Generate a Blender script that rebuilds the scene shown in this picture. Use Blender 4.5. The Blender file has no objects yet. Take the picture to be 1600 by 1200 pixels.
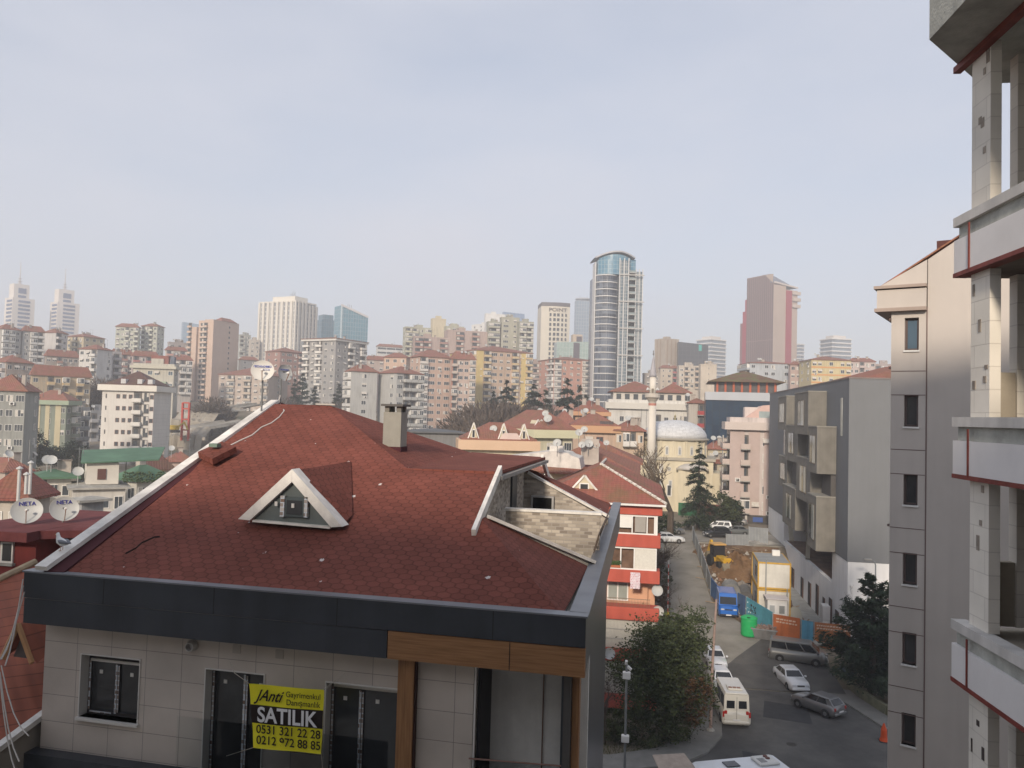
import bpy, math, random
from mathutils import Vector, Matrix
random.seed(7)
R_=math.radians
# ---------------------------------------------------------------- camera
FPX=1230.0; H=22.0
sc=bpy.context.scene
COL=sc.collection
psi,th,rho=R_(9.6),R_(2.23),math.atan(.028)
_F0=Vector((-math.sin(psi),math.cos(psi),0)); _R0=Vector((math.cos(psi),math.sin(psi),0)); _Z=Vector((0,0,1))
CF=_F0*math.cos(th)+_Z*math.sin(th); _U0=-_F0*math.sin(th)+_Z*math.cos(th)
CU=_U0*math.cos(rho)-_R0*math.sin(rho); CR=_R0*math.cos(rho)+_U0*math.sin(rho)
CAM=Vector((0,0,H))
cd=bpy.data.cameras.new("camera"); cam=bpy.data.objects.new("camera",cd); COL.objects.link(cam)
cam.matrix_world=Matrix.Translation(CAM)@Matrix((CR,CU,-CF)).transposed().to_4x4()
cd.sensor_width=36; cd.lens=36*FPX/1600; cd.clip_start=.1; cd.clip_end=9000
sc.camera=cam
# ---------------------------------------------------------------- sky, sun, exposure
SUN_EL,SUN_AZ=R_(23),R_(6)      # azimuth: degrees towards -X from straight behind the camera
sdir=Vector((-math.sin(SUN_AZ)*math.cos(SUN_EL),-math.cos(SUN_AZ)*math.cos(SUN_EL),math.sin(SUN_EL)))
w=bpy.data.worlds.new("World"); sc.world=w; w.use_nodes=True
nt=w.node_tree; N=nt.nodes; L=nt.links; bg=N["Background"]
sky=N.new("ShaderNodeTexSky"); sky.sky_type='NISHITA'; sky.sun_disc=False
sky.sun_elevation=SUN_EL; sky.sun_rotation=math.atan2(sdir.x,sdir.y)
sky.air_density=1.0; sky.dust_density=1.2; sky.ozone_density=1.2; sky.altitude=100
tc=N.new("ShaderNodeTexCoord"); mp=N.new("ShaderNodeMapping"); mp.inputs['Scale'].default_value=(1.1,1.1,3.0)
nz=N.new("ShaderNodeTexNoise"); nz.inputs['Scale'].default_value=1.7; nz.inputs['Detail'].default_value=5; nz.inputs['Roughness'].default_value=.5
rp=N.new("ShaderNodeMapRange"); rp.inputs['From Min'].default_value=.3; rp.inputs['From Max'].default_value=.72; rp.inputs['To Min'].default_value=.5; rp.inputs['To Max'].default_value=.93
mx=N.new("ShaderNodeMix"); mx.data_type='RGBA'; mx.inputs[7].default_value=(4.95,5.12,5.75,1)
L.new(tc.outputs['Generated'],mp.inputs[0]); L.new(mp.outputs[0],nz.inputs['Vector']); L.new(nz.outputs[0],rp.inputs[0]); L.new(rp.outputs[0],mx.inputs[0])
L.new(sky.outputs[0],mx.inputs[6]); L.new(mx.outputs[2],bg.inputs[0]); bg.inputs[1].default_value=.1
sl=bpy.data.lights.new("sun",'SUN'); sl.energy=2.8; sl.angle=R_(6); sl.color=(1,.86,.7)
so=bpy.data.objects.new("sun",sl); COL.objects.link(so); so.rotation_euler=sdir.to_track_quat('Z','Y').to_euler(); so.location=(0,-20,60)
sc.view_settings.view_transform='Standard'; sc.view_settings.look='None'; sc.view_settings.exposure=.55; sc.view_settings.gamma=1
sc.render.engine='CYCLES'
cy=sc.cycles; cy.use_denoising=True; cy.max_bounces=5; cy.diffuse_bounces=3; cy.glossy_bounces=3; cy.transmission_bounces=3; cy.transparent_max_bounces=6; cy.volume_bounces=3
cy.sample_clamp_indirect=4
# ---------------------------------------------------------------- pixel helpers (real distances)
def ray(px,py): return CF+CR*((px-800)/FPX)-CU*((py-600)/FPX)
def onY(px,py,Y): d=ray(px,py); return CAM+d*(Y/d.y)
def onX(px,py,X): d=ray(px,py); return CAM+d*(X/d.x)
def onZ(px,py,z): d=ray(px,py); return CAM+d*((z-H)/d.z)
def atD(px,py,D): d=ray(px,py); return CAM+d*(D/math.hypot(d.x,d.y))
def proj(p):
    v=Vector(p)-CAM; k=v.dot(CF); return (800+FPX*v.dot(CR)/k,600-FPX*v.dot(CU)/k)
def sm(x,a,b):
    t=min(1,max(0,(x-a)/(b-a))); return t*t*(3-2*t)
def lerp_tab(y,tab):
    if y<=tab[0][0]: return tab[0][1]
    for (a,u),(b,v) in zip(tab,tab[1:]):
        if y<=b: return u+(v-u)*(y-a)/(b-a)
    return tab[-1][1]
def street_z(y): return lerp_tab(y,[(68,0),(73,.5),(78,1.7),(84,2.3),(100,3.7),(116,4.8),(200,5.5)])
def G(x,y):
    r=math.hypot(x,y)
    s=street_z(y)
    if r>200: s+=lerp_tab(r,[(200,0),(260,3),(300,7.5),(340,11.5),(385,14.5),(460,18.5),(520,24.5),(600,30.5),(900,34),(1700,36)])
    e=lerp_tab(y,[(78,12),(84,9),(90,7.6),(124,7.2)])
    f=sm(x,e+2,18.5)*(1-sm(y,107,114))*sm(y,74,80)
    return s*(1-f)+.5*f
def gp(px,py,dz=0):
    """where the sight line through a pixel meets the ground"""
    d=ray(px,py); t=25.0
    while t<2500:
        p=CAM+d*t
        if p.z<=G(p.x,p.y)+dz: break
        t+=.1 if t<200 else 1
    return Vector((p.x,p.y,G(p.x,p.y)))
# ---------------------------------------------------------------- materials
MATS={}
def _new(name):
    m=bpy.data.materials.new(name); m.use_nodes=True; return m,m.node_tree.nodes,m.node_tree.links,m.node_tree.nodes["Principled BSDF"]
def M(col,rough=.8,var=.12,scale=.6,bump=0,metal=0,spec=.3,coat=0,dirt=0):
    key=(col,rough,var,scale,bump,metal,spec,coat,dirt)
    if key in MATS: return MATS[key]
    m,N,L,b=_new("surface")
    b.inputs['Roughness'].default_value=rough; b.inputs['Metallic'].default_value=metal
    b.inputs['Specular IOR Level'].default_value=spec; b.inputs['Coat Weight'].default_value=coat
    b.inputs['Base Color'].default_value=(*col,1)
    if var:
        t=N.new("ShaderNodeTexCoord"); n=N.new("ShaderNodeTexNoise"); n.inputs['Scale'].default_value=scale; n.inputs['Detail'].default_value=6; n.inputs['Roughness'].default_value=.62
        L.new(t.outputs['Object'],n.inputs['Vector'])
        r=N.new("ShaderNodeMapRange"); r.inputs['From Min'].default_value=.3; r.inputs['From Max'].default_value=.7
        r.inputs['To Min'].default_value=1-var; r.inputs['To Max'].default_value=1+var
        L.new(n.outputs[0],r.inputs[0])
        v=N.new("ShaderNodeVectorMath"); v.operation='SCALE'; v.inputs[0].default_value=col; L.new(r.outputs[0],v.inputs['Scale'])
        out=v.outputs[0]
        if dirt:   # vertical rain streaks
            mp=N.new("ShaderNodeMapping"); mp.inputs['Scale'].default_value=(1.3,1.3,.12); L.new(t.outputs['Object'],mp.inputs[0])
            n2=N.new("ShaderNodeTexNoise"); n2.inputs['Scale'].default_value=1.5; n2.inputs['Detail'].default_value=4; L.new(mp.outputs[0],n2.inputs['Vector'])
            r2=N.new("ShaderNodeMapRange"); r2.inputs['From Min'].default_value=.45; r2.inputs['From Max'].default_value=.75; r2.inputs['To Min'].default_value=1; r2.inputs['To Max'].default_value=1-dirt
            L.new(n2.outputs[0],r2.inputs[0]); v2=N.new("ShaderNodeVectorMath"); v2.operation='SCALE'; L.new(out,v2.inputs[0]); L.new(r2.outputs[0],v2.inputs['Scale']); out=v2.outputs[0]
        L.new(out,b.inputs['Base Color'])
        if bump:
            bp=N.new("ShaderNodeBump"); bp.inputs['Strength'].default_value=bump; bp.inputs['Distance'].default_value=.02
            n3=N.new("ShaderNodeTexNoise"); n3.inputs['Scale'].default_value=scale*12; n3.inputs['Detail'].default_value=4; L.new(t.outputs['Object'],n3.inputs['Vector'])
            L.new(n3.outputs[0],bp.inputs['Height']); L.new(bp.outputs[0],b.inputs['Normal'])
    MATS[key]=m; return m
def uvnode(N): return N.new("ShaderNodeTexCoord").outputs['UV']
def brickmat(c1,c2,mortar,bw,bh,msize,offset=.5,rough=.8,bump=.3,bias=0,spec=.3,squash=1,glossvar=None,metal=0):
    m,N,L,b=_new("brickwork"); b.inputs['Roughness'].default_value=rough; b.inputs['Specular IOR Level'].default_value=spec; b.inputs['Metallic'].default_value=metal
    t=N.new("ShaderNodeTexBrick"); t.offset=offset; t.squash=squash
    t.inputs['Scale'].default_value=1; t.inputs['Brick Width'].default_value=bw; t.inputs['Row Height'].default_value=bh
    t.inputs['Mortar Size'].default_value=msize; t.inputs['Mortar Smooth'].default_value=.1; t.inputs['Bias'].default_value=bias
    t.inputs['Color1'].default_value=(*c1,1); t.inputs['Color2'].default_value=(*c2,1); t.inputs['Mortar'].default_value=(*mortar,1)
    uv=uvnode(N); L.new(uv,t.inputs['Vector'])
    n=N.new("ShaderNodeTexNoise"); n.inputs['Scale'].default_value=.9; n.inputs['Detail'].default_value=7; L.new(uv,n.inputs['Vector'])
    r=N.new("ShaderNodeMapRange"); r.inputs['From Min'].default_value=.3; r.inputs['From Max'].default_value=.7; r.inputs['To Min'].default_value=.86; r.inputs['To Max'].default_value=1.12; L.new(n.outputs[0],r.inputs[0])
    v=N.new("ShaderNodeVectorMath"); v.operation='SCALE'; L.new(t.outputs['Color'],v.inputs[0]); L.new(r.outputs[0],v.inputs['Scale']); L.new(v.outputs[0],b.inputs['Base Color'])
    if bump:
        bp=N.new("ShaderNodeBump"); bp.inputs['Strength'].default_value=bump; bp.inputs['Distance'].default_value=.02; bp.invert=True
        L.new(t.outputs['Fac'],bp.inputs['Height']); L.new(bp.outputs[0],b.inputs['Normal'])
    return m
def tilemat(col,col2,mossy=0,pitch=.33,row=.33):
    """clay pan tiles: rolls across, courses down the slope, seen through UV in metres"""
    m,N,L,b=_new("clay_tiles"); b.inputs['Roughness'].default_value=.85
    uv=uvnode(N); sp=N.new("ShaderNodeSeparateXYZ"); L.new(uv,sp.inputs[0])
    def math_(op,a,bv=None,c=None):
        n=N.new("ShaderNodeMath"); n.operation=op
        for i,x in enumerate((a,bv,c)):
            if x is None: continue
            if isinstance(x,(int,float)): n.inputs[i].default_value=x
            else: L.new(x,n.inputs[i])
        return n.outputs[0]
    u=math_('MULTIPLY',sp.outputs[0],2*math.pi/pitch); su=math_('SINE',u); 
    fv=math_('FRACT',math_('DIVIDE',sp.outputs[1],row))
    h=math_('ADD',math_('MULTIPLY',su,.5),math_('MULTIPLY',fv,-.9))
    bp=N.new("ShaderNodeBump"); bp.inputs['Strength'].default_value=.7; bp.inputs['Distance'].default_value=.05; L.new(h,bp.inputs['Height']); L.new(bp.outputs[0],b.inputs['Normal'])
    edge=math_('GREATER_THAN',fv,.9); cell=N.new("ShaderNodeTexWhiteNoise"); cell.noise_dimensions='2D'
    fl=N.new("ShaderNodeVectorMath"); fl.operation='SNAP'; fl.inputs[1].default_value=(pitch,row,1); L.new(uv,fl.inputs[0]); L.new(fl.outputs[0],cell.inputs['Vector'])
    mixc=N.new("ShaderNodeMix"); mixc.data_type='RGBA'; mixc.inputs[6].default_value=(*col,1); mixc.inputs[7].default_value=(*col2,1)
    n=N.new("ShaderNodeTexNoise"); n.inputs['Scale'].default_value=.8; n.inputs['Detail'].default_value=6; L.new(uv,n.inputs['Vector'])
    fac=math_('MULTIPLY_ADD',cell.outputs['Value'],.45,math_('MULTIPLY_ADD',n.outputs[0],1.6,-.6)); L.new(fac,mixc.inputs[0])
    v=N.new("ShaderNodeVectorMath"); v.operation='SCALE'; L.new(mixc.outputs[2],v.inputs[0]); L.new(math_('MULTIPLY_ADD',edge,-.35,1.0),v.inputs['Scale'])
    out=v.outputs[0]
    if mossy:
        n2=N.new("ShaderNodeTexNoise"); n2.inputs['Scale'].default_value=.5; n2.inputs['Detail'].default_value=5; L.new(uv,n2.inputs['Vector'])
        r=N.new("ShaderNodeMapRange"); r.inputs['From Min'].default_value=.45; r.inputs['From Max'].default_value=.6; r.inputs['To Max'].default_value=mossy; L.new(n2.outputs[0],r.inputs[0])
        mm=N.new("ShaderNodeMix"); mm.data_type='RGBA'; mm.inputs[7].default_value=(.13,.13,.045,1); L.new(r.outputs[0],mm.inputs[0]); L.new(out,mm.inputs[6]); out=mm.outputs[2]
    L.new(out,b.inputs['Base Color']); return m
def shinglemat(col,s=.25,speck=True):
    """hexagonal bitumen shingles"""
    m,N,L,b=_new("hex_shingles"); b.inputs['Roughness'].default_value=.92; b.inputs['Specular IOR Level'].default_value=.2
    uv=uvnode(N)
    def vm(op,a,b_=None,c=None):
        n=N.new("ShaderNodeVectorMath"); n.operation=op
        for i,x in enumerate((a,b_,c)):
            if x is None: continue
            if isinstance(x,tuple): n.inputs[i].default_value=x
            else: L.new(x,n.inputs[i])
        return n
    def mt(op,a,b_=None,c=None):
        n=N.new("ShaderNodeMath"); n.operation=op
        for i,x in enumerate((a,b_,c)):
            if x is None: continue
            if isinstance(x,(int,float)): n.inputs[i].default_value=x
            else: L.new(x,n.inputs[i])
        return n.outputs[0]
    q=1.732
    sc_=vm('MULTIPLY',uv,(1/s,1.4/s,0)).outputs[0]
    n0=N.new("ShaderNodeTexNoise"); n0.inputs['Scale'].default_value=1.5; L.new(uv,n0.inputs['Vector'])
    wob=vm('MULTIPLY',vm('SUBTRACT',n0.outputs['Color'],(.5,.5,.5)).outputs[0],(.14,.14,0)).outputs[0]
    p=vm('ADD',sc_,wob).outputs[0]
    a=vm('WRAP',p,(.5,q/2,1),(-.5,-q/2,-1)).outputs[0]
    bb=vm('WRAP',vm('ADD',p,(.5,q/2,0)).outputs[0],(.5,q/2,1),(-.5,-q/2,-1)).outputs[0]
    la=vm('DOT_PRODUCT',a,a).outputs['Value']; lb=vm('DOT_PRODUCT',bb,bb).outputs['Value']
    ch=mt('LESS_THAN',la,lb)
    mix=N.new("ShaderNodeMix"); mix.data_type='VECTOR'; L.new(ch,mix.inputs[0]); L.new(bb,mix.inputs[4]); L.new(a,mix.inputs[5]); g=mix.outputs[1]
    ab=vm('ABSOLUTE',g).outputs[0]; s2=N.new("ShaderNodeSeparateXYZ"); L.new(ab,s2.inputs[0])
    hd=mt('MAXIMUM',s2.outputs[0],mt('ADD',mt('MULTIPLY',s2.outputs[0],.5),mt('MULTIPLY',s2.outputs[1],.866)))
    e=N.new("ShaderNodeMapRange"); e.inputs['From Min'].default_value=.40; e.inputs['From Max'].default_value=.49; L.new(hd,e.inputs[0])
    cid=vm('SUBTRACT',p,g).outputs[0]; wn=N.new("ShaderNodeTexWhiteNoise"); wn.noise_dimensions='2D'
    snap=vm('SNAP',vm('ADD',cid,(.05,.05,0)).outputs[0],(.5,q/2,1)).outputs[0]; L.new(snap,wn.inputs['Vector'])
    n1=N.new("ShaderNodeTexNoise"); n1.inputs['Scale'].default_value=.45; n1.inputs['Detail'].default_value=8; n1.inputs['Roughness'].default_value=.6; L.new(uv,n1.inputs['Vector'])
    n2=N.new("ShaderNodeTexNoise"); n2.inputs['Scale'].default_value=40; n2.inputs['Detail'].default_value=3; L.new(uv,n2.inputs['Vector'])
    k=mt('MULTIPLY',mt('MULTIPLY_ADD',n1.outputs[0],.85,.58),mt('MULTIPLY_ADD',wn.outputs['Value'],.22,.89))
    k=mt('MULTIPLY',k,mt('MULTIPLY_ADD',n2.outputs[0],.5,.75)); k=mt('MULTIPLY',k,mt('MULTIPLY_ADD',e.outputs[0],-.38,1))
    v=vm('SCALE',col); L.new(k,v.inputs['Scale']); out=v.outputs[0]
    if speck:
        vo=N.new("ShaderNodeTexVoronoi"); vo.inputs['Scale'].default_value=2.4; L.new(uv,vo.inputs['Vector'])
        sp=mt('LESS_THAN',vo.outputs['Distance'],mt('MULTIPLY',N.new("ShaderNodeSeparateColor").outputs[0],1))
        sep=N.new("ShaderNodeSeparateColor"); L.new(vo.outputs['Color'],sep.inputs[0])
        nn=N.new("ShaderNodeTexNoise"); nn.inputs['Scale'].default_value=30; L.new(uv,nn.inputs['Vector'])
        rad=mt('MULTIPLY',mt('SUBTRACT',sep.outputs[0],.4),mt('MULTIPLY',nn.outputs[0],.4))
        sp=mt('LESS_THAN',vo.outputs['Distance'],rad)
        mm=N.new("ShaderNodeMix"); mm.data_type='RGBA'; L.new(sp,mm.inputs[0]); L.new(out,mm.inputs[6]); mm.inputs[7].default_value=(.6,.55,.52,1); out=mm.outputs[2]
    L.new(out,b.inputs['Base Color'])
    bp=N.new("ShaderNodeBump"); bp.inputs['Strength'].default_value=.35; bp.inputs['Distance'].default_value=.01; bp.invert=True; L.new(e.outputs[0],bp.inputs['Height']); L.new(bp.outputs[0],b.inputs['Normal'])
    return m
def woodmat(c1,c2,vertical=False):
    m,N,L,b=_new("wood_grain"); b.inputs['Roughness'].default_value=.55
    mp=N.new("ShaderNodeMapping"); mp.inputs['Scale'].default_value=(14,.7,1) if vertical else (.7,14,1); L.new(uvnode(N),mp.inputs[0])
    n=N.new("ShaderNodeTexNoise"); n.inputs['Scale'].default_value=2; n.inputs['Detail'].default_value=6; L.new(mp.outputs[0],n.inputs['Vector'])
    r=N.new("ShaderNodeValToRGB"); r.color_ramp.elements[0].position=.35; r.color_ramp.elements[1].position=.62; r.color_ramp.elements[0].color=(*c1,1); r.color_ramp.elements[1].color=(*c2,1)
    L.new(n.outputs[0],r.inputs[0]); L.new(r.outputs[0],b.inputs['Base Color']); return m
def groundmat(cols,scale=.05,bump=.3):
    m,N,L,b=_new("ground"); b.inputs['Roughness'].default_value=.95; b.inputs['Specular IOR Level'].default_value=.15
    t=N.new("ShaderNodeTexCoord").outputs['Object']
    n=N.new("ShaderNodeTexNoise"); n.inputs['Scale'].default_value=scale; n.inputs['Detail'].default_value=9; n.inputs['Roughness'].default_value=.65; L.new(t,n.inputs['Vector'])
    r=N.new("ShaderNodeValToRGB"); k=len(cols)
    while len(r.color_ramp.elements)<k: r.color_ramp.elements.new(.5)
    for i,c in enumerate(cols): r.color_ramp.elements[i].position=.33+.34*i/(k-1); r.color_ramp.elements[i].color=(*c,1)
    L.new(n.outputs[0],r.inputs[0]); L.new(r.outputs[0],b.inputs['Base Color'])
    bp=N.new("ShaderNodeBump"); bp.inputs['Strength'].default_value=bump; bp.inputs['Distance'].default_value=.08
    n3=N.new("ShaderNodeTexNoise"); n3.inputs['Scale'].default_value=3; n3.inputs['Detail'].default_value=6; L.new(t,n3.inputs['Vector']); L.new(n3.outputs[0],bp.inputs['Height']); L.new(bp.outputs[0],b.inputs['Normal'])
    return m
GLASS=M((.045,.047,.05),.12,.5,.6,0,0,.7)
GLASSB=M((.05,.09,.13),.1,.3,.2,0,0,.8)
PALEGL=M((.22,.24,.25),.25,.3,.5,0,0,.5)
WHITE=M((.72,.71,.68),.6,.08,.8)
CURT=M((.55,.52,.47),.8,.15,3)
DARKF=M((.05,.045,.045),.5,.1,2)
TYRE=M((.02,.02,.02),.8,.1,5)
CHROME=M((.22,.225,.23),.4,.05,2,0,.6)
CONC=M((.36,.35,.32),.9,.25,.9,.4,0,.2,0,.3)
# ---------------------------------------------------------------- mesh builder
class MB:
    def __init__(s): s.v=[]; s.f=[]; s.m=[]; s.sm=False
    def add(s,vs,fs,mi=0):
        o=len(s.v); s.v+= [tuple(x) for x in vs]
        for f in fs: s.f.append(tuple(i+o for i in f)); s.m.append(mi)
        return s
    def box(s,x0,x1,y0,y1,z0,z1,mi=0):
        return s.add([(x0,y0,z0),(x1,y0,z0),(x1,y1,z0),(x0,y1,z0),(x0,y0,z1),(x1,y0,z1),(x1,y1,z1),(x0,y1,z1)],
          [(0,3,2,1),(4,5,6,7),(0,1,5,4),(1,2,6,5),(2,3,7,6),(3,0,4,7)],mi)
    def bev(s,x0,x1,y0,y1,z0,z1,b=.03,mi=0):
        vs=[]
        for (z,i) in ((z0,b),(z0+b,0),(z1-b,0),(z1,b)):
            c=b*.7
            vs+=[(x0+i+c,y0+i,z),(x1-i-c,y0+i,z),(x1-i,y0+i+c,z),(x1-i,y1-i-c,z),(x1-i-c,y1-i,z),(x0+i+c,y1-i,z),(x0+i,y1-i-c,z),(x0+i,y0+i+c,z)]
        fs=[tuple(range(7,-1,-1)),tuple(range(24,32))]
        for k in range(3):
            for j in range(8): a=k*8+j; c2=k*8+(j+1)%8; fs.append((a,c2,c2+8,a+8))
        return s.add(vs,fs,mi)
    def prism(s,poly,z0,z1,mi=0):
        """poly counter-clockwise; z0/z1 numbers or per-vertex lists"""
        n=len(poly); a=z0 if isinstance(z0,(list,tuple)) else [z0]*n; b=z1 if isinstance(z1,(list,tuple)) else [z1]*n
        vs=[(p[0],p[1],a[i]) for i,p in enumerate(poly)]+[(p[0],p[1],b[i]) for i,p in enumerate(poly)]
        return s.add(vs,[tuple(range(n-1,-1,-1)),tuple(range(n,2*n))]+[(i,(i+1)%n,(i+1)%n+n,i+n) for i in range(n)],mi)
    def slab(s,pts,t,mi=0):
        """polygon in space thickened by t below its own normal"""
        P=[Vector(p) for p in pts]; n=Vector((0,0,0))
        for i in range(len(P)): a=P[i]; b=P[(i+1)%len(P)]; n+=a.cross(b)
        n.normalize(); k=len(P)
        vs=P+[p-n*t for p in P]
        return s.add(vs,[tuple(range(k)),tuple(range(2*k-1,k-1,-1))]+[(i,i+k,(i+1)%k+k,(i+1)%k) for i in range(k)],mi)
    def bar(s,a,b,w,h=None,mi=0,up=(0,0,1)):
        a=Vector(a);b=Vector(b);h=h or w; d=(b-a).normalized(); u=Vector(up)
        if abs(d.dot(u))>.98: u=Vector((0,1,0))
        r=d.cross(u).normalized()*w/2; t=r.cross(d).normalized()*h/2
        vs=[a-r-t,a+r-t,a+r+t,a-r+t,b-r-t,b+r-t,b+r+t,b-r+t]
        return s.add(vs,[(0,1,2,3),(7,6,5,4),(4,5,1,0),(5,6,2,1),(6,7,3,2),(7,4,0,3)],mi)
    def tube(s,pts,r,n=6,mi=0,cap=True):
        P=[Vector(p) for p in pts]; rs=r if isinstance(r,(list,tuple)) else [r]*len(P); o=[];u=None
        for i,p in enumerate(P):
            d=(P[min(i+1,len(P)-1)]-P[max(i-1,0)]).normalized()
            if u is None: u=Vector((0,0,1)) if abs(d.z)<.9 else Vector((1,0,0))
            u=(u-d*u.dot(d)).normalized(); v=d.cross(u)
            for k in range(n): a=2*math.pi*k/n; o.append(p+(u*math.cos(a)+v*math.sin(a))*rs[i])
        fs=[(i*n+k,i*n+(k+1)%n,(i+1)*n+(k+1)%n,(i+1)*n+k) for i in range(len(P)-1) for k in range(n)]
        if cap: fs+=[tuple(range(n-1,-1,-1)),tuple(range((len(P)-1)*n,len(P)*n))]
        return s.add(o,fs,mi)
    def lathe(s,prof,n=24,c=(0,0,0),mi=0,M4=None,sx=1,sy=1):
        o=[]
        for r,z in prof:
            for k in range(n):
                a=2*math.pi*k/n; p=Vector((r*math.cos(a)*sx,r*math.sin(a)*sy,z))
                if M4: p=M4@p
                o.append(p+Vector(c))
        fs=[(i*n+k,i*n+(k+1)%n,(i+1)*n+(k+1)%n,(i+1)*n+k) for i in range(len(prof)-1) for k in range(n)]
        if prof[0][0]>1e-4: fs.append(tuple(range(n-1,-1,-1)))
        if prof[-1][0]>1e-4: fs.append(tuple(range((len(prof)-1)*n,len(prof)*n)))
        return s.add(o,fs,mi)
    def quad(s,a,b,c,d,mi=0): return s.add([a,b,c,d],[(0,1,2,3)],mi)
    def mesh(s,name,mats,off=None,smooth=False):
        me=bpy.data.meshes.new(name); vs=s.v
        seen=set(); F2=[]; M2=[]
        for f,mi in zip(s.f,s.m):
            k=frozenset(f)
            if k in seen: continue
            seen.add(k); F2.append(f); M2.append(mi)
        s.f,s.m=F2,M2
        if off is not None: vs=[(x-off[0],y-off[1],z-off[2]) for x,y,z in vs]
        me.from_pydata(vs,[],s.f); 
        for m in mats: me.materials.append(m)
        if any(s.m): me.polygons.foreach_set("material_index",s.m)
        uvl=me.uv_layers.new(name="UVMap"); data=[0.0]*(2*len(me.loops)); V=s.v
        for p in me.polygons:
            n=p.normal
            if abs(n.z)>.999: u=(1,0,0); v=(0,1,0)
            else:
                l=math.hypot(n.x,n.y); u=(-n.y/l,n.x/l,0); v=(-n.z*n.x/l,-n.z*n.y/l,l)   # v = n x u
            for li in p.loop_indices:
                c=V[me.loops[li].vertex_index]
                data[2*li]=c[0]*u[0]+c[1]*u[1]; data[2*li+1]=c[0]*v[0]+c[1]*v[1]+c[2]*v[2]
        uvl.data.foreach_set("uv",data)
        if smooth: me.polygons.foreach_set("use_smooth",[True]*len(me.polygons))
        return me
    def build(s,name,mats,parent=None,world=False,loc=None,rot=None,smooth=False,cat=None,label=None,group=None,kind=None):
        if not isinstance(mats,(list,tuple)): mats=[mats]
        off=None
        if world and parent is not None:
            off=Vector((0,0,0)); q=parent
            while q is not None: off+=q.location; q=q.parent
        me=s.mesh(name,mats,off,smooth)
        return link(name,me,parent,loc,rot,cat,label,group,kind)
def link(name,me,parent=None,loc=None,rot=None,cat=None,label=None,group=None,kind=None,scale=None):
    o=bpy.data.objects.new(name,me); COL.objects.link(o)
    if parent is not None: o.parent=parent
    if loc is not None: o.location=loc
    if rot is not None: o.rotation_euler=(0,0,rot) if isinstance(rot,(int,float)) else rot
    if scale is not None: o.scale=scale
    if label: o['label']=label
    if cat: o['category']=cat
    if group: o['group']=group
    if kind: o['kind']=kind
    return o
def thing(name,label,cat,loc=(0,0,0),rotz=0,group=None):
    o=link(name,None,None,loc,rotz,cat,label,group); o.empty_display_size=.3; return o
def dup(root,loc,rotz=0,label=None,group=None,scale=None):
    def cp(o,par):
        c=o.copy(); COL.objects.link(c); c.parent=par
        for ch in kids.get(o.name,()): cp(ch,c)
        return c
    kids={}
    for o in list(root.children_recursive): kids.setdefault(o.parent.name,[]).append(o)
    r=cp(root,None); r.location=loc; r.rotation_euler=(0,0,rotz)
    if label: r['label']=label
    if group: r['group']=group
    if scale: r.scale=scale
    return r
def text(body,size,m,parent,loc,rot,name='lettering',ext=.004,align='CENTER',shear=0,sx=1,bold=0):
    c=bpy.data.curves.new(name,'FONT'); c.body=body; c.size=size; c.extrude=ext; c.align_x=align; c.shear=shear; c.offset=bold
    c.materials.append(m); t=bpy.data.objects.new(name,c); COL.objects.link(t)
    me=bpy.data.meshes.new_from_object(t); bpy.data.objects.remove(t)
    o=bpy.data.objects.new(name,me); COL.objects.link(o); o.parent=parent; o.location=loc; o.rotation_euler=rot; o.scale=(sx,1,1); return o
# ================================================================ setting
def axis(pts):
    out=[]
    for a,b,st in pts:
        x=a
        while x<b-1e-6: out.append(x); x+=st
    out.append(pts[-1][1]); return out
gx=axis([(-1900,-400,60),(-400,-60,20),(-60,0,5),(0,20,.75),(20,60,4),(60,400,20),(400,1900,60)])
gy=axis([(-100,40,14),(40,66,4),(66,130,2),(130,200,7),(200,560,12),(560,1900,60)])
g=MB(); nx=len(gx)
for y in gy:
    for x in gx: g.v.append((x,y,G(x,y)-.03))
for j in range(len(gy)-1):
    for i in range(nx-1): g.f.append((j*nx+i,j*nx+i+1,(j+1)*nx+i+1,(j+1)*nx+i)); g.m.append(0)
g.build('ground',groundmat([(.07,.075,.04),(.16,.13,.09),(.24,.21,.17),(.12,.12,.06)],.045),kind='structure',smooth=True)
ASPH=groundmat([(.07,.068,.066),(.1,.097,.092),(.135,.13,.12)],.25,.15)
ASPH2=groundmat([(.2,.19,.165),(.26,.245,.215),(.31,.29,.26)],.3,.25)
def strip(name,ys,xl,xr,dz,mat,kind='structure',h=0):
    s=MB(); n=len(ys)
    for y in ys: s.v+=[(xl(y),y,street_z(y)+dz+h),(xr(y),y,street_z(y)+dz+h)]
    for i in range(n-1): s.f.append((2*i,2*i+1,2*i+3,2*i+2)); s.m.append(0)
    if h:
        o=len(s.v)
        for y in ys: s.v+=[(xl(y),y,street_z(y)-.1),(xr(y),y,street_z(y)-.1)]
        for i in range(n-1):
            s.f.append((2*i,2*i+2,o+2*i+2,o+2*i)); s.m.append(0); s.f.append((2*i+3,2*i+1,o+2*i+1,o+2*i+3)); s.m.append(0)
        s.f.append((1,0,o,o+1)); s.m.append(0)
    return s.build(name,mat,kind=kind)
XR=lambda y:lerp_tab(y,[(68,16.6),(76,16.4),(78.5,14),(80,10.5),(84,8.6),(88,7.5),(124,6.9)])
strip('street',axis([(68,124,2)]),lambda y:lerp_tab(y,[(70,5.6),(80,3.2),(124,2.9)]),XR,.01,ASPH2)
MB().add([(-8,30,.005),(60,30,.005),(60,52,.005),(20,56,.005),(17.7,61.4,.005),(16.2,66,.005),(14,71,.012),(5.6,71,.012),(5.6,60,.005),(2.7,54.7,.005),(-1.9,52.6,.005),(-8,51.5,.005)],[tuple(range(12))]).build('road',ASPH,kind='structure')
s=MB()
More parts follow.
